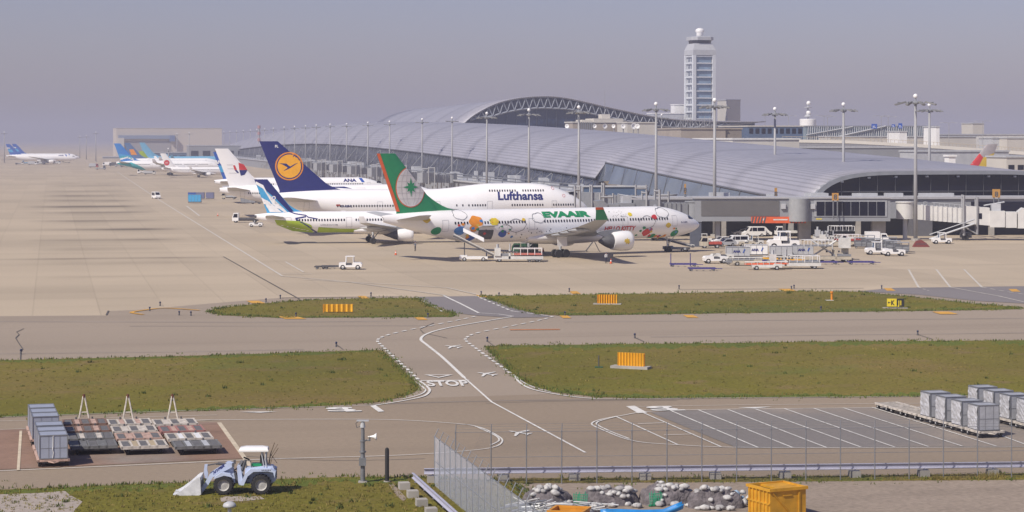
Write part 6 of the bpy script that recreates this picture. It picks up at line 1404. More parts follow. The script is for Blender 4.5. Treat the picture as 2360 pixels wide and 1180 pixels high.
# ---------------------------------------------------------------- people
def person(lab, px, py, rz, shirt, trousers, pose=0):
    o = thing('person', lab, 'person', at(px, py), rz)
    J = {'pel': (0, 0, .95, .15, .12), 'wst': (0, 0, 1.1, .14, .10), 'chs': (0, .01, 1.32, .18, .12), 'nek': (0, 0, 1.47, .06, .06), 'hd0': (0, -.01, 1.57, .075, .085), 'hd1': (0, -.01, 1.70, .07, .08),
         'shl': (-.19, 0, 1.40, .06, .06), 'ell': (-.27, .02 - .1 * pose, 1.13, .045, .045), 'wrl': (-.25, -.10 - .15 * pose, .90 + .2 * pose, .032, .032), 'hnl': (-.24, -.14 - .2 * pose, .82 + .22 * pose, .035, .025),
         'shr': (.19, 0, 1.40, .06, .06), 'elr': (.27, .03, 1.13, .045, .045), 'wrr': (.26, -.04, .90, .032, .032), 'hnr': (.26, -.07, .81, .035, .025),
         'hpl': (-.09, 0, .88, .10, .10), 'knl': (-.11, -.04, .50, .065, .065), 'anl': (-.12, .02, .10, .045, .05), 'tol': (-.12, -.13, .04, .04, .035), 'hpr': (.09, 0, .88, .10, .10), 'knr': (.11, .02, .50, .065, .065), 'anr': (.12, .06, .10, .045, .05), 'tor': (.13, -.09, .04, .04, .035)}
    E = [('pel', 'wst'), ('wst', 'chs'), ('chs', 'nek'), ('nek', 'hd0'), ('hd0', 'hd1'), ('chs', 'shl'), ('shl', 'ell'), ('ell', 'wrl'), ('wrl', 'hnl'), ('chs', 'shr'), ('shr', 'elr'), ('elr', 'wrr'), ('wrr', 'hnr'), ('pel', 'hpl'), ('hpl', 'knl'), ('knl', 'anl'), ('anl', 'tol'), ('pel', 'hpr'), ('hpr', 'knr'), ('knr', 'anr'), ('anr', 'tor')]
    ks = list(J); me = bpy.data.meshes.new('body'); me.from_pydata([J[k][:3] for k in ks], [(ks.index(a), ks.index(b)) for a, b in E], []); ob = bpy.data.objects.new('body', me); COL.objects.link(ob); ob.parent = o
    md = ob.modifiers.new('skin', 'SKIN'); sk = me.skin_vertices[0].data if me.skin_vertices else None
    if sk is None:
        bm = bmesh.new(); bm.from_mesh(me); bm.verts.layers.skin.verify(); bm.to_mesh(me); bm.free(); sk = me.skin_vertices[0].data
    for i, k in enumerate(ks): sk[i].radius = J[k][3:]; sk[i].use_root = (k == 'pel')
    sd = ob.modifiers.new('sub', 'SUBSURF'); sd.levels = sd.render_levels = 1
    m = bpy.data.materials.new('clothes'); m.use_nodes = True; t = m.node_tree; b = t.nodes['Principled BSDF']; b.inputs['Roughness'].default_value = .8
    tc = nn(t, 'ShaderNodeTexCoord'); sp_ = nn(t, 'ShaderNodeSeparateXYZ'); t.links.new(tc.outputs['Object'], sp_.inputs[0]); cr = nn(t, 'ShaderNodeValToRGB'); cr.color_ramp.interpolation = 'CONSTANT'
    mr = nn(t, 'ShaderNodeMapRange'); mr.inputs[2].default_value = 2; t.links.new(sp_.outputs[2], mr.inputs[0]); t.links.new(mr.outputs[0], cr.inputs[0]); el = cr.color_ramp.elements
    el[0].color = (.02, .02, .02, 1); el[1].position = .06; el[1].color = (*trousers, 1)
    for p, c in ((.49, shirt), (.735, (.45, .27, .19))): e = el.new(p); e.color = (*c, 1)
    t.links.new(cr.outputs[0], b.inputs['Base Color']); me.materials.append(m)
    q = MB(); q.ball((0, 0, 1.72), .105, n=12, sz=.75); q.build('cap', navy, o, smooth=True)
    q = MB()
    for x in (-.035, .035): q.ball((x, -.098, 1.645), .012, n=6)
    q.ball((0, -.11, 1.61), .018, n=6); q.build('face_features', dgrey, o)
    return o
person('person in white shirt and dark trousers standing near the engine', 1397, 607, R(20), (.6, .6, .6), (.03, .03, .06)); person('person in dark clothes walking on the apron behind the green-tailed jet tail', 957, 579, R(-60), (.12, .13, .16), (.04, .04, .05), 1)
person('person in navy overalls at the belt loader foot', 1121, 601, R(90), (.04, .05, .14), (.03, .04, .10), 1)
# ================================================================ islands and taxiway furniture
def noise_fence(lab, px0, px1, pyt, pyb, n, rz=0, base=False):
    Y = G(0, pyb).y; s = Y / F; w_ = (px1 - px0) * s / max(cos(rz), .5); z0 = .25; h = (pyb - pyt) * s
    o = thing('slatted_barrier', lab, 'barrier', (PX((px0 + px1) / 2, Y), Y, 0), rz, 'amber slatted barriers on the grass'); q = w_ / n
    for k in range(n):
        x = -w_ / 2 + k * q; m = MB(); m.prism([(x + .03, -.12), (x + q * .55, .05), (x + q - .03, -.02), (x + q - .03, .05), (x + q * .5, .14), (x + .03, -.04)], 'z', z0 * .5, h); m.build('slat', oyellow if not base else mat('amber_bright', (.82, .45, .03), .5), o)
    b = MB(); b.box(-w_ / 2, w_ / 2, .14, .2, z0, z0 + .15); b.box(-w_ / 2, w_ / 2, .14, .2, h - .3, h - .15)
    for k in range(n + 1): x = -w_ / 2 + k * q; b.box(x - .03, x + .03, .1, .18, 0, h)
    b.build('frame', orange, o)
    if base or px0 > 1300: MB().box(-w_ / 2 - .5, w_ / 2 + .5, -.5, .6, 0, .14 if not base else .25).build('base_slab', concrete, o)
noise_fence('amber slatted barrier on the small grass island', 745, 813, 701, 721, 6, R(1)); noise_fence('amber slatted barrier on the far grass strip', 1377, 1422, 679, 702, 8, R(-6)); noise_fence('amber slatted barrier with concrete slab on the near grass field', 1424, 1483, 813, 850, 9, R(-24), True)
o = thing('taxiway_sign', 'low yellow and black taxiway sign on the far grass strip', 'taxiway sign', at(2064, 711), R(-6)); MB().box(-1.0, .12, -.12, .12, .25, 1.15).build('yellow_panel', yellow, o); MB().box(.12, 1.0, -.12, .12, .25, 1.15).build('black_panel', black, o); MB().box(-1.5, 1.4, -.4, .5, 0, .1).build('base_slab', concrete, o)
for b_, x, m in (('K', -.55, black), ('J1', .30, yellow)): vs, fs = textpoly(b_, .75, bold=.03); q = MB(); q.add([(x + a * .8, -.13, .42 + c) for a, c in vs], fs); q.build('lettering', m, o)
q = MB(); q.prism([(-.92, .70), (-.78, .84), (-.78, .74), (-.62, .74), (-.62, .66), (-.78, .66), (-.78, .56)], 'y', -.135, -.125); q.build('arrow', black, o)
q = MB()
for x in (-.9, 0, .9): q.box(x - .04, x + .04, -.04, .04, .0, .3)
q.build('foot', mgrey, o)
o = thing('marker_post', 'orange wind marker post standing on the far grass strip', 'marker', at(1917, 693)); MB().cyl((0, 0, .1), (0, 0, .95), .13, n=10).build('post', orange, o); MB().cyl((0, 0, .95), (0, 0, 1.15), .2, n=10).build('cap', orange, o); MB().box(-.8, .2, -.3, .3, 0, .08).build('base_slab', offwhite, o)
EL = [(775, 800), (1123, 788), (1463, 780), (2115, 773), (48, 817), (1892, 716), (413, 727), (440, 728), (369, 705), (345, 717), (613, 697), (646, 689), (682, 731), (855, 683), (986, 732), (1109, 680), (1312, 673), (1565, 666), (1824, 668), (2032, 666), (1302, 728), (1830, 665), (1150, 683)]
for i, (px, py) in enumerate(EL):
    o = thing('edge_light', f'small dark taxiway edge light, {ORD[i]} of those along the pavement edges', 'edge light', at(px, py), 0, 'taxiway edge lights'); MB().cyl((0, 0, 0), (0, 0, .35), .10, .07, n=8).build('stem', dgrey, o); q = MB(); q.ball((0, 0, .42), .12, n=8); q.build('lens', mat('blue_lens', (.02, .03, .08), .2), o, smooth=True)
o = thing('wind_post', 'thin post with a small plate in the near grass field', 'post', at(1380, 848)); MB().bar((0, 0, 0), (0, 0, 1.1), .07).build('post', dgrey, o); MB().box(-.35, .35, -.2, .2, 0, .12).build('base', dgreen, o)

# ---------------------------------------------------------------- dollies on the rusty parking lot, tow bars raised
def pallet_dolly(lab, loc, rz, frame, pad, W=3.15, L=2.5, z=.55, bar=None, group='pallet dollies parked in three columns'):
    """local x across, y along the column"""
    o = thing('pallet_dolly', lab, 'dolly', loc, rz, group)
    q = MB()
    for y in (-L / 2, L / 2 - .14): q.box(-W / 2, W / 2, y, y + .14, z - .16, z + .03)
    for x in (-W / 2, -W * .28, -W * .12, W * .12 - .1, W * .28 - .1, W / 2 - .14): q.box(x, x + .12, -L / 2, L / 2, z - .14, z + .035)
    q.build('frame', frame, o)
    q = MB()
    for a, b in ((-W * .46, -W * .30), (-W * .10, W * .08), (W * .30, W * .46)):
        q = MB()
        for k in range(5): y = -L / 2 + .22 + k * (L - .4) / 5; q.box(a, b, y, y + (L - .4) / 5 - .09, z - .10, z + .01)
        q.build('roller_panel', mat('roller_grey', (.15, .145, .145), .65, noise=(2, .2, 3)), o)
    for a, b in ((-W * .27, -W * .13), (W * .13, W * .27)): MB().box(a, b, -L / 2 + .15, L / 2 - .15, z - .05, z + .02).build('walk_plate', pad, o)
    MB().box(-W / 2 + .3, W / 2 - .3, -L / 2 + .3, L / 2 - .3, z - .3, z - .16).build('underframe', dgrey, o)
    for x in (-W / 2 + .45, W / 2 - .45):
        for y in (-L / 2 + .4, L / 2 - .4):
            m = MB(); m.lathe([(.06, -.07), (.2, -.08), (.22, 0), (.2, .08), (.06, .07)], 'x', (x, y, .22), n=12); m.build('wheel', black, o)
    q = MB()
    for x in (-.55, .55): q.cyl((x, L / 2 - .15, z), (x, L / 2 - .15, z + .17), .06, n=6)
    q.build('latch', dgrey, o)
    if bar:
        q = MB(); t_ = Vector((0, L / 2 + .25, z + 1.55))
        for x in (-.36, .36): q.cyl((x, L / 2 + .02, z - .1), t_ + Vector((x * .12, 0, 0)), .055, n=6)
        q.bar((-.2, L / 2 + .12, z + .45), (.2, L / 2 + .12, z + .45), .06); tb = q.build('tow_bar', bar, o); q = MB(); q.cyl(t_ - Vector((0, 0, .1)), t_ + Vector((0, 0, .14)), .09, n=8); q.build('coupling', mat('rust', (.14, .05, .03), .9), tb)
    return o
pale_w = mat('weathered_white', (.55, .50, .44), .7, noise=(3, .25, 4)); pinkw = mat('faded_pink', (.47, .32, .26), .75, noise=(3, .25, 4)); rusty = mat('rusty_frame', (.20, .12, .09), .8, noise=(3, .3, 4)); greyf = mat('weathered_grey', (.16, .16, .16), .7, noise=(3, .25, 4)); redf = mat('faded_red', (.36, .17, .15), .7, noise=(3, .2, 4))
COLS = [(-30.8, -28.2, [(rusty, pinkw), (rusty, pinkw), (greyf, pale_w), (greyf, greyf)], 'left'), (-27.75, -25.0, [(pale_w, pinkw), (pale_w, pale_w), (pinkw, pinkw), (pale_w, mat('tan_plate', (.42, .34, .22), .7))], 'middle'), (-24.65, -21.6, [(pale_w, pale_w), (redf, pinkw), (pale_w, white), (greyf, lgrey)], 'right')]
for ci, (xa, xb, rows_, nm) in enumerate(COLS):
    for k, (fm, pm) in enumerate(rows_):
        Y = 148.9 - k * 3.55
        pallet_dolly(f'{("rust and pink", "pale framed", "white framed")[ci]} pallet dolly, {ORD[3 - k]} from the front in the {nm} column', (xa + (xb - xa) * k / 3 + 1.5, Y, .045), R(14), fm, pm, L=2.8, W=2.95, bar=(pale_w if k == 0 else None))
# grey containers on dollies at the left
def box_dolly(lab, loc, rz, W, L, z=.42, group='container dollies', fm=pinkw):
    o = thing('container_dolly', lab, 'dolly', loc, rz, group); q = MB()
    for x in (-W / 2, W / 2 - .14): q.box(x, x + .14, -L / 2, L / 2, z - .1, z + .04)
    for k in range(4): y = -L / 2 + k * (L - .14) / 3; q.box(-W / 2, W / 2, y, y + .14, z - .09, z + .03)
    q.build('frame', fm, o); MB().box(-W / 2 + .3, W / 2 - .3, -L / 2 + .2, L / 2 - .2, z - .22, z - .1).build('underframe', dgrey, o)
    for x in (-W / 2 + .15, W / 2 - .15):
        for y in (-L / 2 + .35, L / 2 - .35):
            m = MB(); m.lathe([(.05, -.08), (.19, -.08), (.21, 0), (.19, .08), (.05, .08)], 'x', (x, y, .21), n=12); m.build('wheel', black, o)
            m = MB(); m.cyl((x - .085, y, .21), (x + .085, y, .21), .07, n=8); m.build('hub', offwhite, o)
    q = MB(); q.bar((-.3, -L / 2, z - .1), (0, -L / 2 - .35, .3), .06); q.bar((.3, -L / 2, z - .1), (0, -L / 2 - .35, .3), .06); q.build('tow_bar', fm, o); return o
cgrey = mat('container_blue_grey', (.34, .37, .45), .5, .1, noise=(1.5, .08, 4)); alum = mat('dull_aluminium', (.40, .41, .44), .5, .15, noise=(1.2, .12, 5), bump=(2.5, .35, .05))
def big_box(lab, loc, rz, W, L, h, z, group, m=cgrey, strap=True, lid=0.):
    o = thing('container_box', lab, 'container', loc, rz, group); zt = z + h
    q = MB(); q.prism([(-W / 2, z), (W / 2, z), (W / 2, zt), (-W / 2, zt)], 'y', -L / 2, L / 2); q.build('shell', m, o)
    q = MB(); e = .03
    for x in (-W / 2, W / 2):
        for y in (-L / 2, L / 2): q.box(x - e, x + e, y - e, y + e, z, zt + .01)
    for y in (-L / 2, L / 2): q.box(-W / 2, W / 2, y - e, y + e, zt - .02, zt + .04); q.box(-W / 2, W / 2, y - e, y + e, z, z + .06)
    for x in (-W / 2, W / 2): q.box(x - e, x + e, -L / 2, L / 2, zt - .021, zt + .041)
    for t in (.0,): q.box(-W / 2 + .05, W / 2 - .05, -L / 2 - .012, -L / 2 - .002, z + h * .45, z + h * .45 + .03)
    for x in (-W * .18, W * .22): q.box(x, x + .025, -L / 2 - .013, -L / 2 - .003, z + .06, zt - .03)
    q.build('edge_trim', steel, o)
    if not strap and m is alum:
        q = MB(); rr_ = random.Random(int(loc[0] * 31 + loc[1] * 7)); ny, nz = 7, 9; vs_ = []
        for i in range(ny + 1):
            for j in range(nz + 1): vs_.append((-W / 2 - .035 - rr_.uniform(0, .07), -L / 2 + .06 + (L - .12) * i / ny + rr_.uniform(-.03, .03), z + .08 + (h - .16) * j / nz))
        q.add(vs_, [(i * (nz + 1) + j, i * (nz + 1) + j + 1, (i + 1) * (nz + 1) + j + 1, (i + 1) * (nz + 1) + j) for i in range(ny) for j in range(nz)]); q.build('side_curtain', mat('silver_curtain', (.52, .52, .54), .35, .2, noise=(2, .15, 4)), o)
    if strap: q = MB(); q.path([(-.02, -L / 2 - .02, zt), (-.03, -L / 2 - .03, z + h * .55), (-.06, -L / 2 - .05, z + h * .40), (.0, -L / 2 - .03, z + h * .28), (-.05, -L / 2 - .03, z + .05)], .025); q.build('strap', offwhite, o)
    return o
for i, al in enumerate((0, 2.15, 4.7, 9.3, 11.6, 14.1)):
    a_ = R(15); p = Vector((-28.7, 131.8, .045)) + Vector((-sin(a_), cos(a_), 0)) * (al + .95) + Vector((cos(a_), sin(a_), 0)) * .83
    box_dolly(f'rusty pink container dolly under the grey boxes, {ORD[i]} from the front', p, a_, 1.95, 2.1, group='dollies under the blue-grey containers', fm=pinkw)
    big_box(f'blue-grey tall container, {ORD[i]} from the front of the left row', p, a_, 1.66, 1.9 if i < 3 else 2.0, 1.42, .48, 'blue-grey containers at the left', strap=(i == 0))
# aluminium boxes on dolly trains at the right
for tr_, (x0, y0, off, nb, tot, cover) in enumerate(((2276, 1011, 0, 4, 7, 'right'), (2388, 995, 0, 4, 5, 'far right'))):
    v0 = G(x0, y0)
    for k in range(tot):
        p = Vector((v0.x - .62 * k, v0.y + 1.0 + 2.33 * k, .045)); 
        box_dolly(f'white wheeled container dolly, {ORD[k]} from the front of the {cover} train', p, R(15), 1.85, 2.25, group='container dolly trains at the right', fm=pale_w)
        if k < nb: big_box(f'dented aluminium container, {ORD[k]} from the front on the {cover} train', (p.x - .05, p.y, .045), R(15), 1.5, 1.5, 1.68, .46, 'aluminium containers at the right', m=alum, strap=False)

# ---------------------------------------------------------------- wheel loader
ld = thing('wheel_loader', 'small pale blue wheel loader with white canopy and lowered bucket', 'wheel loader', (PX(556, 122.5), 122.5, .03), R(183))
S = 1.0
rimm = mat('rim_grey', (.45, .44, .42), .5)
def big_wheel(x, y):
    q = MB(); r = .56; w_ = .40
    q.lathe([(r * .58, -w_ / 2), (r * .88, -w_ / 2), (r * .97, -w_ * .35), (r * .97, w_ * .35), (r * .88, w_ / 2), (r * .58, w_ / 2)], 'y', (0, 0, 0), n=28, caps=False)
    for k in range(18):
        a = 2 * pi * k / 18
        for s in (-1, 1): a2 = a + (.17 if s > 0 else 0); q.obox((r * .985 * cos(a2), s * w_ * .24, r * .985 * sin(a2)), (.05, w_ * .48, .07), 0, 0, -a2)
    t = q.build('tyre', black, ld); t.location = (x, y, r)
    q = MB(); q.lathe([(.03, -.12), (.12, -.13), (.16, -.05), (r * .52, -.03), (r * .57, -.16), (r * .60, -.17), (r * .60, .17), (r * .57, .16), (r * .5, .03), (.03, .1)], 'y', (0, 0, 0), n=24)
    h = q.build('rim', rimm, t, angle=40)
for x in (-1.17, .93):
    for y in (-.72, .72): big_wheel(x, y)
# local +x points at the bucket (world -x)
MB().prism([(-1.98, .75), (-1.98, 1.15), (-1.8, 1.52), (-1.35, 1.55), (-.25, 1.42), (-.22, 1.1), (-.35, .62), (-.6, .55), (-1.8, .6)], 'y', -.42, .42).build('rear_body', lblue, ld)
for s in (-1, 1):
    MB().prism([(-1.92, .95), (-1.85, 1.25), (-1.55, 1.32), (-.75, 1.30), (-.42, 1.05), (-.2, .55), (-.05, .55), (-.05, .72), (-.25, 1.15), (-.55, 1.42), (-1.7, 1.45), (-1.98, 1.3)], 'y', s * .42, s * .92).build('mudguard', lblue, ld)
    MB().prism([(-.1, .50), (.12, .50), (.22, 1.55), (.02, 1.62), (-.1, .9)], 'y', s * .28, s * .50).build('step_panel', lblue, ld)
MB().box(-1.5, .1, -.30, .30, .55, .95).build('chassis', dgrey, ld); MB().prism([(.05, .55), (.55, .55), (.75, .8), (.6, 1.15), (.3, 1.2), (.2, .9)], 'y', -.25, .25).build('articulation', dgrey, ld)
MB().prism([(.30, .60), (1.35, .55), (1.35, .95), (1.05, 1.35), (.75, 1.72), (.45, 1.70), (.40, 1.2)], 'y', -.26, .26).build('front_frame', lblue, ld)
for s in (-1, 1):
    MB().prism([(.42, 1.55), (.60, 1.72), (.78, 1.72), (1.75, 1.10), (2.12, .42), (2.28, .22), (2.10, .14), (1.85, .45), (1.55, .95), (.62, 1.42)], 'y', s * .34, s * .44).build('lift_arm', lblue, ld)
    MB().prism([(.55, 1.18), (1.05, 1.26), (1.45, 1.0), (1.5, .9), (.9, 1.1), (.4, 1.0)], 'y', s * .5, s * .92).build('front_mudguard', lblue, ld)
q = MB(); q.cyl((.62, 0, 1.58), (1.3, 0, 1.66), .07, n=8); q.cyl((1.3, 0, 1.66), (1.95, 0, 1.55), .04, n=8); q.cyl((.7, .25, 1.05), (1.5, .25, .9), .06, n=8); q.cyl((.7, -.25, 1.05), (1.5, -.25, .9), .06, n=8); q.build('hydraulic_cylinder', dgrey, ld)
MB().prism([(1.88, 1.62), (2.05, 1.60), (2.10, 1.2), (2.02, .85), (1.9, .8), (1.85, 1.1), (1.92, 1.35)], 'y', -.07, .07).build('bell_crank', lblue, ld)
q = MB()
for s in (-1, 1): q.prism([(2.18, .06), (2.22, 1.02), (2.38, 1.0), (2.9, .55), (3.35, .22), (3.72, .02), (3.3, .0), (2.3, .0)], 'y', s * .92, s * .90)
q.add([(2.2, y, .06) for y in (-.92, .92)] + [(3.75, y, .0) for y in (-.92, .92)] + [(3.75, y, .05) for y in (-.92, .92)] + [(2.2, y, .1) for y in (-.92, .92)], [(0, 1, 3, 2), (2, 3, 5, 4), (4, 5, 7, 6), (6, 7, 1, 0)])
q.add([(2.15, y, .05) for y in (-.92, .92)] + [(2.20, y, 1.02) for y in (-.92, .92)] + [(2.26, y, 1.02) for y in (-.92, .92)] + [(2.21, y, .05) for y in (-.92, .92)], [(0, 1, 3, 2), (2, 3, 5, 4), (4, 5, 7, 6)])
q.build('bucket', mat('bucket_white', (.66, .67, .70), .5, noise=(3, .15, 4)), ld)
q = MB(); q.loft([[(x * 1 - .72, y, z) for x, y in [(-a, -b), (a, -b), (a * 1.0, b), (-a, b)]] for a, b, z in ((.82, .55, 2.36), (.84, .57, 2.42), (.78, .5, 2.54), (.45, .3, 2.61))]); cn = q.build('canopy', white, ld, angle=50)
q = MB()
for s in (-1, 1): q.path([(-1.42, s * .42, 2.38), (-1.38, s * .42, 1.9), (-1.45, s * .42, 1.5)], .045); q.path([(-1.15, s * .42, 2.38), (-1.30, s * .42, 1.5)], .035)
q.build('canopy_post', lgrey, ld)
MB().prism([(-1.22, 1.58), (-1.05, 1.58), (-1.08, 2.1), (-1.2, 2.12), (-1.28, 1.9)], 'y', -.24, .24).build('seat_back', black, ld); MB().box(-1.15, -.6, -.26, .26, 1.52, 1.66).build('seat', green, ld)
q = MB(); q.bar((-.05, 0, 1.2), (-.25, 0, 1.85), .12); q.bar((.05, -.1, 1.5), (-.1, -.1, 1.75), .2); q.build('steering_column', dgrey, ld); q = MB(); q.lathe([(.19, -.02), (.21, 0), (.19, .02), (.16, 0)], 'z', (0, 0, 0), n=14); w2 = q.build('steering_wheel', black, ld); w2.location = (-.30, 0, 1.92); w2.rotation_euler = (0, R(-25), 0)
q = MB(); q.path([(-1.55, -.3, 1.5), (-1.62, -.35, 2.1), (-1.85, -.4, 2.75)], .025); q.path([(-1.62, .25, 1.5), (-1.75, .3, 2.0), (-2.1, .35, 2.55)], .02); q.path([(-1.5, 0, 1.5), (-1.62, .1, 2.0), (-2.05, -.2, 2.7)], .015); q.path([(-1.65, -.3, 2.1), (-2.0, -.3, 1.6)], .015); q.build('antenna_rod', mat('rod_brown', (.14, .10, .06), .7), ld)
vs, fs = textpoly('HYPER', .23, bold=.015, space=1.1)
an = R(-32.5); q = MB(); q.add([(1.52 - x * cos(an) * 1.0 + y * sin(an) * 0, .447, 1.10 + x * .62 + y) for x, y in vs], fs); q.build('arm_lettering', navy, ld)

q = MB()
for s_ in (-.12, 0, .12): q.path([(.5, s_, 1.2), (.25, s_ * 1.5, 1.35), (-.05, s_, 1.05)], .022)
q.path([(1.0, .30, 1.05), (1.25, .33, 1.3), (1.55, .32, 1.2)], .02); q.path([(.7, .3, 1.5), (1.0, .30, 1.62), (1.4, .1, 1.6)], .02); q.build('hydraulic_hose', black, ld)
for s_ in (-1, 1): q = MB(); q.box(.35, .47, s_ * .55 - .1, s_ * .55 + .1, 1.55, 1.75); q.build('work_lamp', dgrey, ld); q = MB(); q.box(-.52, -.2, s_ * .60 - .14, s_ * .60 + .14, .62, .66); q.box(-.5, -.2, s_ * .60 - .14, s_ * .60 + .14, .86, .9); q.build('step', dgrey, ld)
q = MB()
for k in range(6): q.box(-2.0, -1.985, -.36, .36, .82 + k * .1, .86 + k * .1); q.box(-1.7 + k * .09, -1.65 + k * .09, .925, .93, 1.36, 1.42)
build_split(q, 'grille_slat', dgrey, ld)
q = MB(); q.path([(-.3, .3, 1.42), (-.3, .36, 1.85), (-.55, .36, 1.85), (-.6, .32, 1.45)], .025); q.build('hand_rail', dgrey, ld)
MB().box(2.17, 2.19, -.7, .7, .25, .8).build('bucket_wear_plate', mat('worn_steel', (.20, .19, .18), .6, .3, noise=(6, .3, 4)), ld)

# ---------------------------------------------------------------- siren pole, black post, vent
sp_ = thing('siren_pole', 'grey steel pole with white horn loudspeaker at the edge of the grass', 'loudspeaker pole', (PX(836, 126.1), 126.1, .03))
q = MB(); q.cyl((0, 0, 0), (0, 0, 2.4), .14, .13, n=14); q.cyl((0, 0, 2.4), (0, 0, 3.2), .10, n=14); q.cyl((0, 0, 1.75), (0, 0, 1.82), .2, n=12); q.cyl((0, 0, 2.38), (0, 0, 2.44), .17, n=12); q.build('pole', steel, sp_, angle=40)
MB().box(-.25, .25, -.25, .25, 0, .08).build('base_plate', concrete, sp_); q = MB(); q.cyl((0, 0, 3.2), (0, 0, 3.5), .16, .12, n=14); q.box(-.35, .35, -.15, .15, 3.56, 3.62); q.bar((0, 0, 3.5), (0, 0, 3.58), .1); q.build('pole_head', lgrey, sp_)
q = MB(); q.lathe([(.03, .30), (.05, .45), (.09, .62), (.17, .74), (.23, .80), (.22, .80), (.15, .74), (.04, .6)], 'x', (0, 0, 2.66), n=18); hn = q.build('horn', white, sp_, smooth=True); q = MB(); q.bar((0, 0, 2.45), (.45, 0, 2.45), .06); q.bar((.4, 0, 2.4), (.4, 0, 2.7), .07); q.build('horn_bracket', steel, hn)
MB().box(-.2, .2, -.26, -.12, 1.0, 1.45).build('control_box', steel, sp_); q = MB(); q.path([(-.05, -.05, 3.3), (-.35, -.05, 3.2), (-.4, -.05, 3.45), (-.2, 0, 3.58)], .02); q.path([(.1, -.12, 3.1), (.12, -.14, 1.5)], .02); q.build('cable', dgrey, sp_)
bp_ = thing('bollard', 'tall thin black post standing in the foreground grass', 'post', (PX(892, 126.3), 126.3, .03)); MB().lathe([(.12, 0), (.12, 1.85), (.10, 1.95), (.03, 2.0)], n=14).build('post', black, bp_, angle=40); MB().cyl((0, 0, 0), (0, 0, .06), .2, n=12).build('collar', concrete, bp_)
vt = thing('vent_cap', 'pale grey mushroom-shaped vent at the bottom edge of the grass', 'vent', (PX(529, 114.6), 114.6, .03)); q = MB(); q.lathe([(.34, .52), (.36, .60), (.30, .72), (.15, .80), (.02, .82)], n=18); q.build('cap', lgrey, vt, smooth=True); MB().cyl((0, 0, 0), (0, 0, .55), .10, n=10).build('stem', offwhite, vt)

# ---------------------------------------------------------------- fences
fen = mat('fence_steel', (.15, .165, .21), .45, .4, noise=(3, .1, 3))
def fence(lab, A, B, hm_, post_sp, arm, wires, group=None, wire_r=.0035, step=.06, rail_r=.02):
    d = (B - A); L = d.length; ang = atan2(d.y, d.x); o = thing('chain_link_fence', lab, 'fence', A, ang, group)
    n = int(L / post_sp)
    for k in range(n + 1):
        x = k * post_sp; q = MB(); q.cyl((x, 0, 0), (x, 0, hm_), .035, n=8); q.cyl((x, 0, hm_), (x + arm[0], arm[1], hm_ + arm[2]), .028, n=6)
        for z in wires[:1]: q.box(x - .06, x + .06, -.05, .05, z - .02, z + .02)
        q.build('post', steel, o)
    q = MB()
    for z in wires: q.cyl((0, 0, z), (L, 0, z), rail_r, n=6)
    q.build('rail', steel, o)
    q = MB(); k = 0; x = 0.
    while x < L:
        x1 = min(x + hm_ * .5, L); q.cyl((x, .01, 0), (x1, .01, hm_ * (x1 - x) / (hm_ * .5)), wire_r, n=3, caps=False)
        x0 = max(x - hm_ * .5, 0); q.cyl((x, -.01, 0), (x0, -.01, hm_ * (x - x0) / (hm_ * .5)), wire_r, n=3, caps=False); x += step
    q.build('wire_mesh', fen, o)
    q = MB()
    for t in (.35, .7, 1.): q.cyl((0, arm[1] * t, hm_ + arm[2] * t), (L, arm[1] * t, hm_ + arm[2] * t), .006, n=4)
    q.build('barbed_wire', steel, o)
    return o
CRN = Vector((-4.45, 124.9, 0)); 
fence('tall chain-link fence with slanted arms running towards the viewer', CRN, Vector((1.6, 98.0, 0)), 2.86, 1.55, (.0, .22, .45), (2.86, 1.45), wire_r=.0024, step=.055)
fence('long chain-link fence with thin posts along the guardrail', CRN + Vector((1.2, .12, 0)), Vector((42, 128.9, 0)), 3.08, 2.05, (.03, .03, .45), (3.08, 1.62), wire_r=.0022, step=.09, rail_r=.014)
def guardrail(lab, A, B, sp2, bh, off, z0, z1, name='guardrail'):
    d = B - A; L = d.length; ang = atan2(d.y, d.x); o = thing(name, lab, 'guardrail', A, ang)
    m = mat('rail_white_blue', (.47, .47, .58), .4, .15, noise=(2, .06, 3)); h = z1 - z0
    P = [(0, z0), (-.03, z0 + h * .04), (-.03, z0 + h * .12), (.05, z0 + h * .26), (.06, z0 + h * .5), (.05, z0 + h * .74), (-.03, z0 + h * .88), (-.03, z0 + h * .96), (.0, z1), (.10, z1 - .01), (.10, z0 + .01)]
    q = MB(); q.prism([(y, z) for y, z in P], 'x', 0, L); q.build('beam', m, o)
    n = int(L / sp2)
    for k in range(n + 1):
        x = .5 + k * sp2
        if x > L: break
        MB().box(x - .32, x + .32, off - .3, off + .3, 0, bh).build('concrete_block', concrete, o)
        MB().box(x - .05, x + .05, .07, .15, bh * .9, z1 - .04).build('post', m, o)
    return o
guardrail('long white guardrail on concrete blocks beside the service road', Vector((-5.1, 125.9, 0)), Vector((40, 129.3, 0)), 4.15, .42, .25, .52, .88)
guardrail('short white guardrail on concrete blocks in the foreground grass', Vector((-5.72, 124.3, 0)), Vector((-2.5, 109.5, 0)), 2.9, .42, -.55, .55, .88)

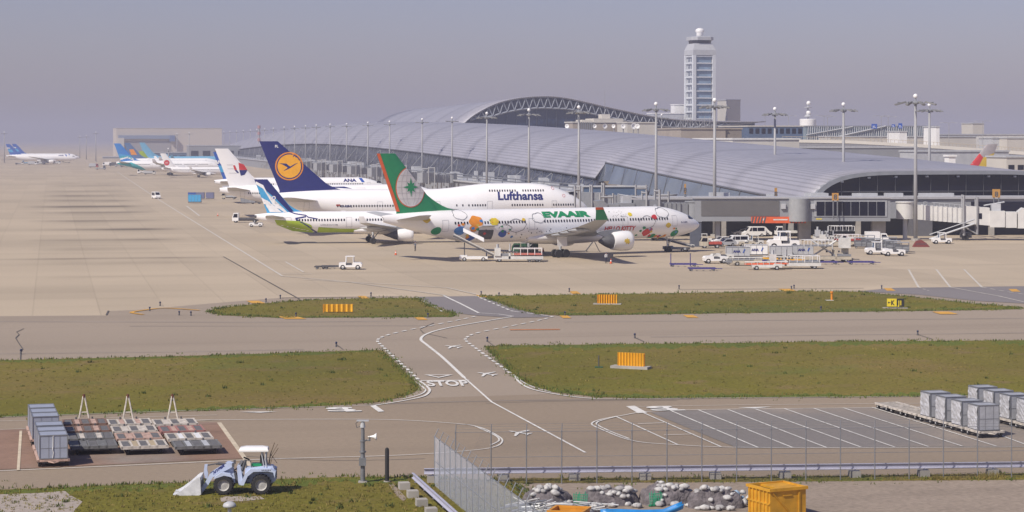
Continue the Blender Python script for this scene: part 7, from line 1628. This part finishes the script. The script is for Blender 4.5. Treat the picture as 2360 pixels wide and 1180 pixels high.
# ---------------------------------------------------------------- rubble, sacks, skips
net = mat('dark_net', (.145, .128, .135), .9, noise=(3, .4, 5), bump=(6, 1., .12)); sack = mat('white_sack', (.50, .49, .48), .8, noise=(6, .2, 4), bump=(10, .6, .03))
rb = random.Random(11); sack2 = mat('grey_sack', (.36, .35, .35), .85, noise=(6, .2, 4))
MD = [(1262, 1160, 2.6, .80), (1404, 1164, 3.0, .90), (1531, 1162, 2.9, .98), (1648, 1170, 3.1, .98)]
def lump(r, sz, rnd, n=9):
    """an uneven filled sack"""
    q = MB(); rings = []; ph = rnd.uniform(0, 6)
    for i in range(6):
        a = pi * i / 5; rings.append([(r * 1.25 * max(sin(a), .05) * cos(2 * pi * k / n) * (1 + .18 * sin(3 * 2 * pi * k / n + ph)) * rnd.uniform(.9, 1.1), r * .8 * max(sin(a), .05) * sin(2 * pi * k / n) * rnd.uniform(.85, 1.1), r * sz * (1 - cos(a)) * rnd.uniform(.9, 1.1)) for k in range(n)])
    return q.loft(rings)
for i, (px, py, w_, h) in enumerate(MD):
    v = G(px, py); nm = ORD[i]; o = thing('rubble_mound', f'rubble mound under dark netting, {nm} from the left', 'rubble heap', (v.x, v.y + .3, .03), 0, 'netted rubble mounds')
    q = MB(); n = 40; rings = []; lum = [(rb.uniform(-.9, .9), rb.uniform(-.9, .9), rb.uniform(.12, .3)) for _ in range(22)]
    for a in range(14):
        th = (pi / 2) * a / 13; ring = []
        for k in range(n):
            f_ = 2 * pi * k / n; r = max(cos(th), 0.) ** .75; j = 1 + .10 * sin(3 * f_ + i) + .06 * sin(7 * f_ + 2 * i); ux, uy = r * cos(f_), r * sin(f_)
            bump = sum(.20 * max(0, 1 - ((ux - a_) ** 2 + (uy - b_) ** 2) / c_ ** 2) for a_, b_, c_ in lum)
            ring.append((w_ / 2 * ux * j, 1.05 * uy * j, h * max(0, sin(th) * (1 + .10 * sin(2 * f_ + i * 2) * r) * .88 + bump * (.4 + .6 * r) + rb.uniform(-.03, .03)) * (1 if a else 0)))
        rings.append(ring)
    q.loft(rings); nt_ = q.build('netting', net, o, angle=35)
    def topz(x, y):
        return min(q.v, key=lambda vv: (vv[0] - x) ** 2 + (vv[1] - y) ** 2)[2]
    for k in range(26):
        a = rb.uniform(pi * .95, 2.05 * pi); r = rb.uniform(.05, .98); x = w_ / 2 * r * cos(a) * 1.0; y = 1.0 * r * sin(a); z = topz(x, y) - .05
        if k > 17: x, y, z = rb.uniform(-w_ / 2 - .2, w_ / 2 + .2), -1.15 - rb.uniform(0, .35), 0
        s = thing('sandbag', f'white sack lying on or against the {nm} rubble mound', 'sack', (v.x + x, v.y + .3 + y, z + .03), rb.uniform(0, 3), f'white sacks on the {nm} rubble mound')
        lump(.19 * rb.uniform(.7, 1.3), .62, rb).build('sack', sack if k % 3 else sack2, s, smooth=True); MB().cyl((.14, 0, .08), (.25, .02, .13), .03, .06, n=6).build('tied_neck', sack, s)
def skip(lab, loc, rz, L, W, h, m, inner, name='skip_container', hood=False):
    o = thing(name, lab, 'skip', loc, rz); t = .06
    q = MB(); z0 = .12
    outer = [(-W / 2, z0), (W / 2, z0), (W / 2, h), (-W / 2, h)]
    q.box(-W / 2, W / 2, 0, t, z0, h); q.box(-W / 2, W / 2, L - t, L, z0, h); q.box(-W / 2, -W / 2 + t, t, L - t, z0, h); q.box(W / 2 - t, W / 2, t, L - t, z0, h); q.box(-W / 2, W / 2, 0, L, z0 - .05, z0 + .05); q.build('shell', m, o)
    q = MB(); e = .09
    q.box(-W / 2 - e, W / 2 + e, -e, t + .01, h - .02, h + .14); q.box(-W / 2 - e, W / 2 + e, L - t, L + e, h - .02, h + .12); q.box(-W / 2 - e, -W / 2 + t, t, L - t, h - .021, h + .121); q.box(W / 2 - t, W / 2 + e, t, L - t, h - .021, h + .119); q.build('rim', m, o)
    q = MB()
    for k in range(6): y = .2 + k * (L - .4) / 5; q.box(-W / 2 - .07, -W / 2 - .002, y - .04, y + .04, z0, h - .03); q.box(W / 2 + .002, W / 2 + .07, y - .04, y + .04, z0, h - .03)
    q.box(-W / 2 - .06, -W / 2 - .003, 0, L, h * .52, h * .52 + .09); q.bar((-W / 2 + .15, -.03, h - .1), (W * .12, -.03, z0), .07); q.box(W * .28, W * .33, -.05, -.003, z0, h - .1); q.box(-W * .15, W * .1, -.05, -.003, h * .80, h * .80 + .06); q.build('rib', m, o)
    if hood: MB().box(-W / 2 + W * .34, W / 2 - t, t, L - t, h - .06, h + .05).build('cover_plate', m, o)
    MB().box(-W / 2 + t, W / 2 - t, t, L - t, h * .55, h * .60).build('load', inner, o)
    for x in (-W / 2 + .3, W / 2 - .3):
        for y in (.4, L - .4): MB().cyl((x - .05, y, .08), (x + .05, y, .08), .08, n=8).build('roller', dgrey, o)
    return o
syel = mat('skip_yellow', (.58, .29, .015), .6, noise=(1.6, .22, 6)); v = G(1776, 1207)
ang = R(27); Yn = 113.6; xn = PX(1776, Yn)
skip('yellow steel skip with ribbed side behind the fence', (xn + cos(ang) * 1.1, Yn + sin(ang) * 1.1, .03), ang, 2.1, 2.25, 1.50, syel, dgreen, hood=True)
skip('open orange skip with rusty inside, bottom edge of the yard', (PX(1302, 110.5), 110.5, .03), R(-16), 1.7, 1.7, .88, mat('skip_orange', (.60, .26, .02), .55, noise=(2, .15, 4)), mat('rust_load', (.35, .10, .03), .9, noise=(4, .4, 4)))
bt = thing('blue_trough', 'long bright blue plastic gutter with its right end bent up', 'plastic sheet', (PX(1385, 113.4), 113.4, .03), R(3)); bluep = mat('bright_blue_plastic', (.02, .22, .55), .35, noise=(2, .15, 3)); q = MB(); rings = []
for k in range(14):
    t = k / 13; x = 4.3 * t; lift = .55 + .42 * max(0, t - .78) / .22 * (t > .78) - .05 * t; ring = []
    for a in range(8): f_ = pi * a / 7; ring.append((x, -.32 * cos(f_), lift - .30 * sin(f_) + .02 * sin(9 * t)))
    for a in range(7, -1, -1): f_ = pi * a / 7; ring.append((x, -.36 * cos(f_), lift - .34 * sin(f_) + .02 * sin(9 * t)))
    rings.append(ring)
q.loft(rings); q.build('gutter', bluep, bt, smooth=True)
for x in (.5, 2.2, 3.6): MB().box(x - .08, x + .08, -.3, .3, 0, .22).build('support', concrete, bt)
hp = thing('scrap_pipe_heap', 'tangled heap of grey steel pipes beside the end of the fence', 'scrap heap', (PX(1265, 115.5), 115.5, .03)); 
for k in range(46):
    q = MB(); x, y = rb.uniform(-1.6, 2.6), rb.uniform(-1, 1.6); a = rb.gauss(.2, .5) if rb.random() < .7 else rb.uniform(0, 3); l = rb.uniform(.4, 1.3); z = rb.uniform(.08, .5); q.cyl((x - l * cos(a), y - l * sin(a), z), (x + l * cos(a), y + l * sin(a), z + rb.uniform(-.06, .3)), rb.choice((.025, .035, .05)), n=6); q.build('pipe', (steel, lgrey, offwhite, mgrey)[k % 4], hp)
wsh = mat('wire_shred', (.30, .31, .32), .6, .3); q = MB()
for k in range(260): x, y, z = rb.uniform(-1.9, 2.9), rb.uniform(-1, 1.8), rb.uniform(0, .35); q.add([(x, y, z), (x + rb.uniform(-.2, .2), y + rb.uniform(-.2, .2), z + rb.uniform(-.1, .15)), (x + rb.uniform(-.15, .15), y, z + rb.uniform(0, .14))], [(0, 1, 2)])
q.build('scrap_shreds', wsh, hp, kind='stuff')
gp_ = mat('green_mesh', (.02, .30, .16), .6)
for i, (px, py, lab) in enumerate(((1337, 1168, 'green plastic mesh roll beside the second rubble mound'), (1512, 1166, 'green plastic mesh panel leaning on the third rubble mound'))):
    v = G(px, py); o = thing('green_mesh_roll', lab, 'plastic mesh', (v.x, v.y - .4, .03), R(20 * i)); q = MB()
    for k in range(9): x = -.35 + k * .085; q.bar((x, 0, .05), (x + .05 * sin(k), .15, .75 + .08 * sin(k * 2)), .03)
    for k in range(5): z = .12 + k * .14; q.bar((-.38, .03 + z * .15, z), (.4, .03 + z * .15, z), .022)
    q.build('mesh', gp_, o); MB().cyl((-.4, .1, .06), (.42, .1, .06), .06, n=8).build('core', green, o)
o = thing('plastic_bag_pile', 'blue-white torn bags heaped beside the yellow skip', 'plastic bags', (PX(1713, 118.2), 118.2, .03)); 
for k in range(14): q = MB(); q.ball((rb.uniform(-.5, .4), rb.uniform(-.5, .5), rb.uniform(.08, .7)), rb.uniform(.12, .25), n=8, sz=.7, jit=.25, rnd=rb); q.build('bag', (sack, mat('pale_blue_bag', (.30, .42, .55), .6), sack)[k % 3], o, smooth=True)
# bushes of dry weed at the verge
for i, (px, py, s) in enumerate(((2290, 1103, .6), (2265, 1105, .45), (2160, 1106, .4), (2200, 1106, .35), (1360, 1113, .25), (1215, 1116, .2))):
    v = G(px, py); o = thing('weed_clump', f'{"dry tawny" if i < 4 else "small green"} weed clump by the fence foot, {ORD[i]} from the right end', 'weeds', (v.x, v.y, .03), 0, 'weed clumps at the fence foot'); q = MB()
    for k in range(220): a = rb.uniform(0, 2 * pi); r = s * sqrt(rb.random()) * 1.2; x, y = r * cos(a), r * .6 * sin(a); l = s * rb.uniform(.5, 1.2) * (1 - .5 * r / s); b2 = rb.uniform(0, 6); q.add([(x - .02 * cos(b2), y - .02 * sin(b2), 0), (x + .02 * cos(b2), y + .02 * sin(b2), 0), (x + rb.gauss(0, .12), y + rb.gauss(0, .1), l)], [(0, 1, 2)], 0 if rb.random() < .7 else 1)
    q.build('foliage', [m_tuft[1], m_tuft[0]] if i < 4 else [m_tuft[0], m_tuft[2]], o); MB().cyl((0, 0, 0), (0, 0, s * .5), .02, .01, n=5).build('stem', m_tuft[1], o)
# ---------------------------------------------------------------- haze: thin air round the whole scene
hz = MB(); hz.box(-9000, 9000, -450, 12000, -1, 100); ho = hz.build('haze', white, kind='stuff')
hm = bpy.data.materials.new('haze_air'); hm.use_nodes = True; ht = hm.node_tree; ht.nodes.clear(); pv_ = ht.nodes.new('ShaderNodeVolumePrincipled'); om = ht.nodes.new('ShaderNodeOutputMaterial')
pv_.inputs['Color'].default_value = (.49, .515, .66, 1); pv_.inputs['Density'].default_value = .00027; pv_.inputs['Anisotropy'].default_value = 0.0
ht.links.new(pv_.outputs[0], om.inputs['Volume']); ho.data.materials.clear(); ho.data.materials.append(hm)
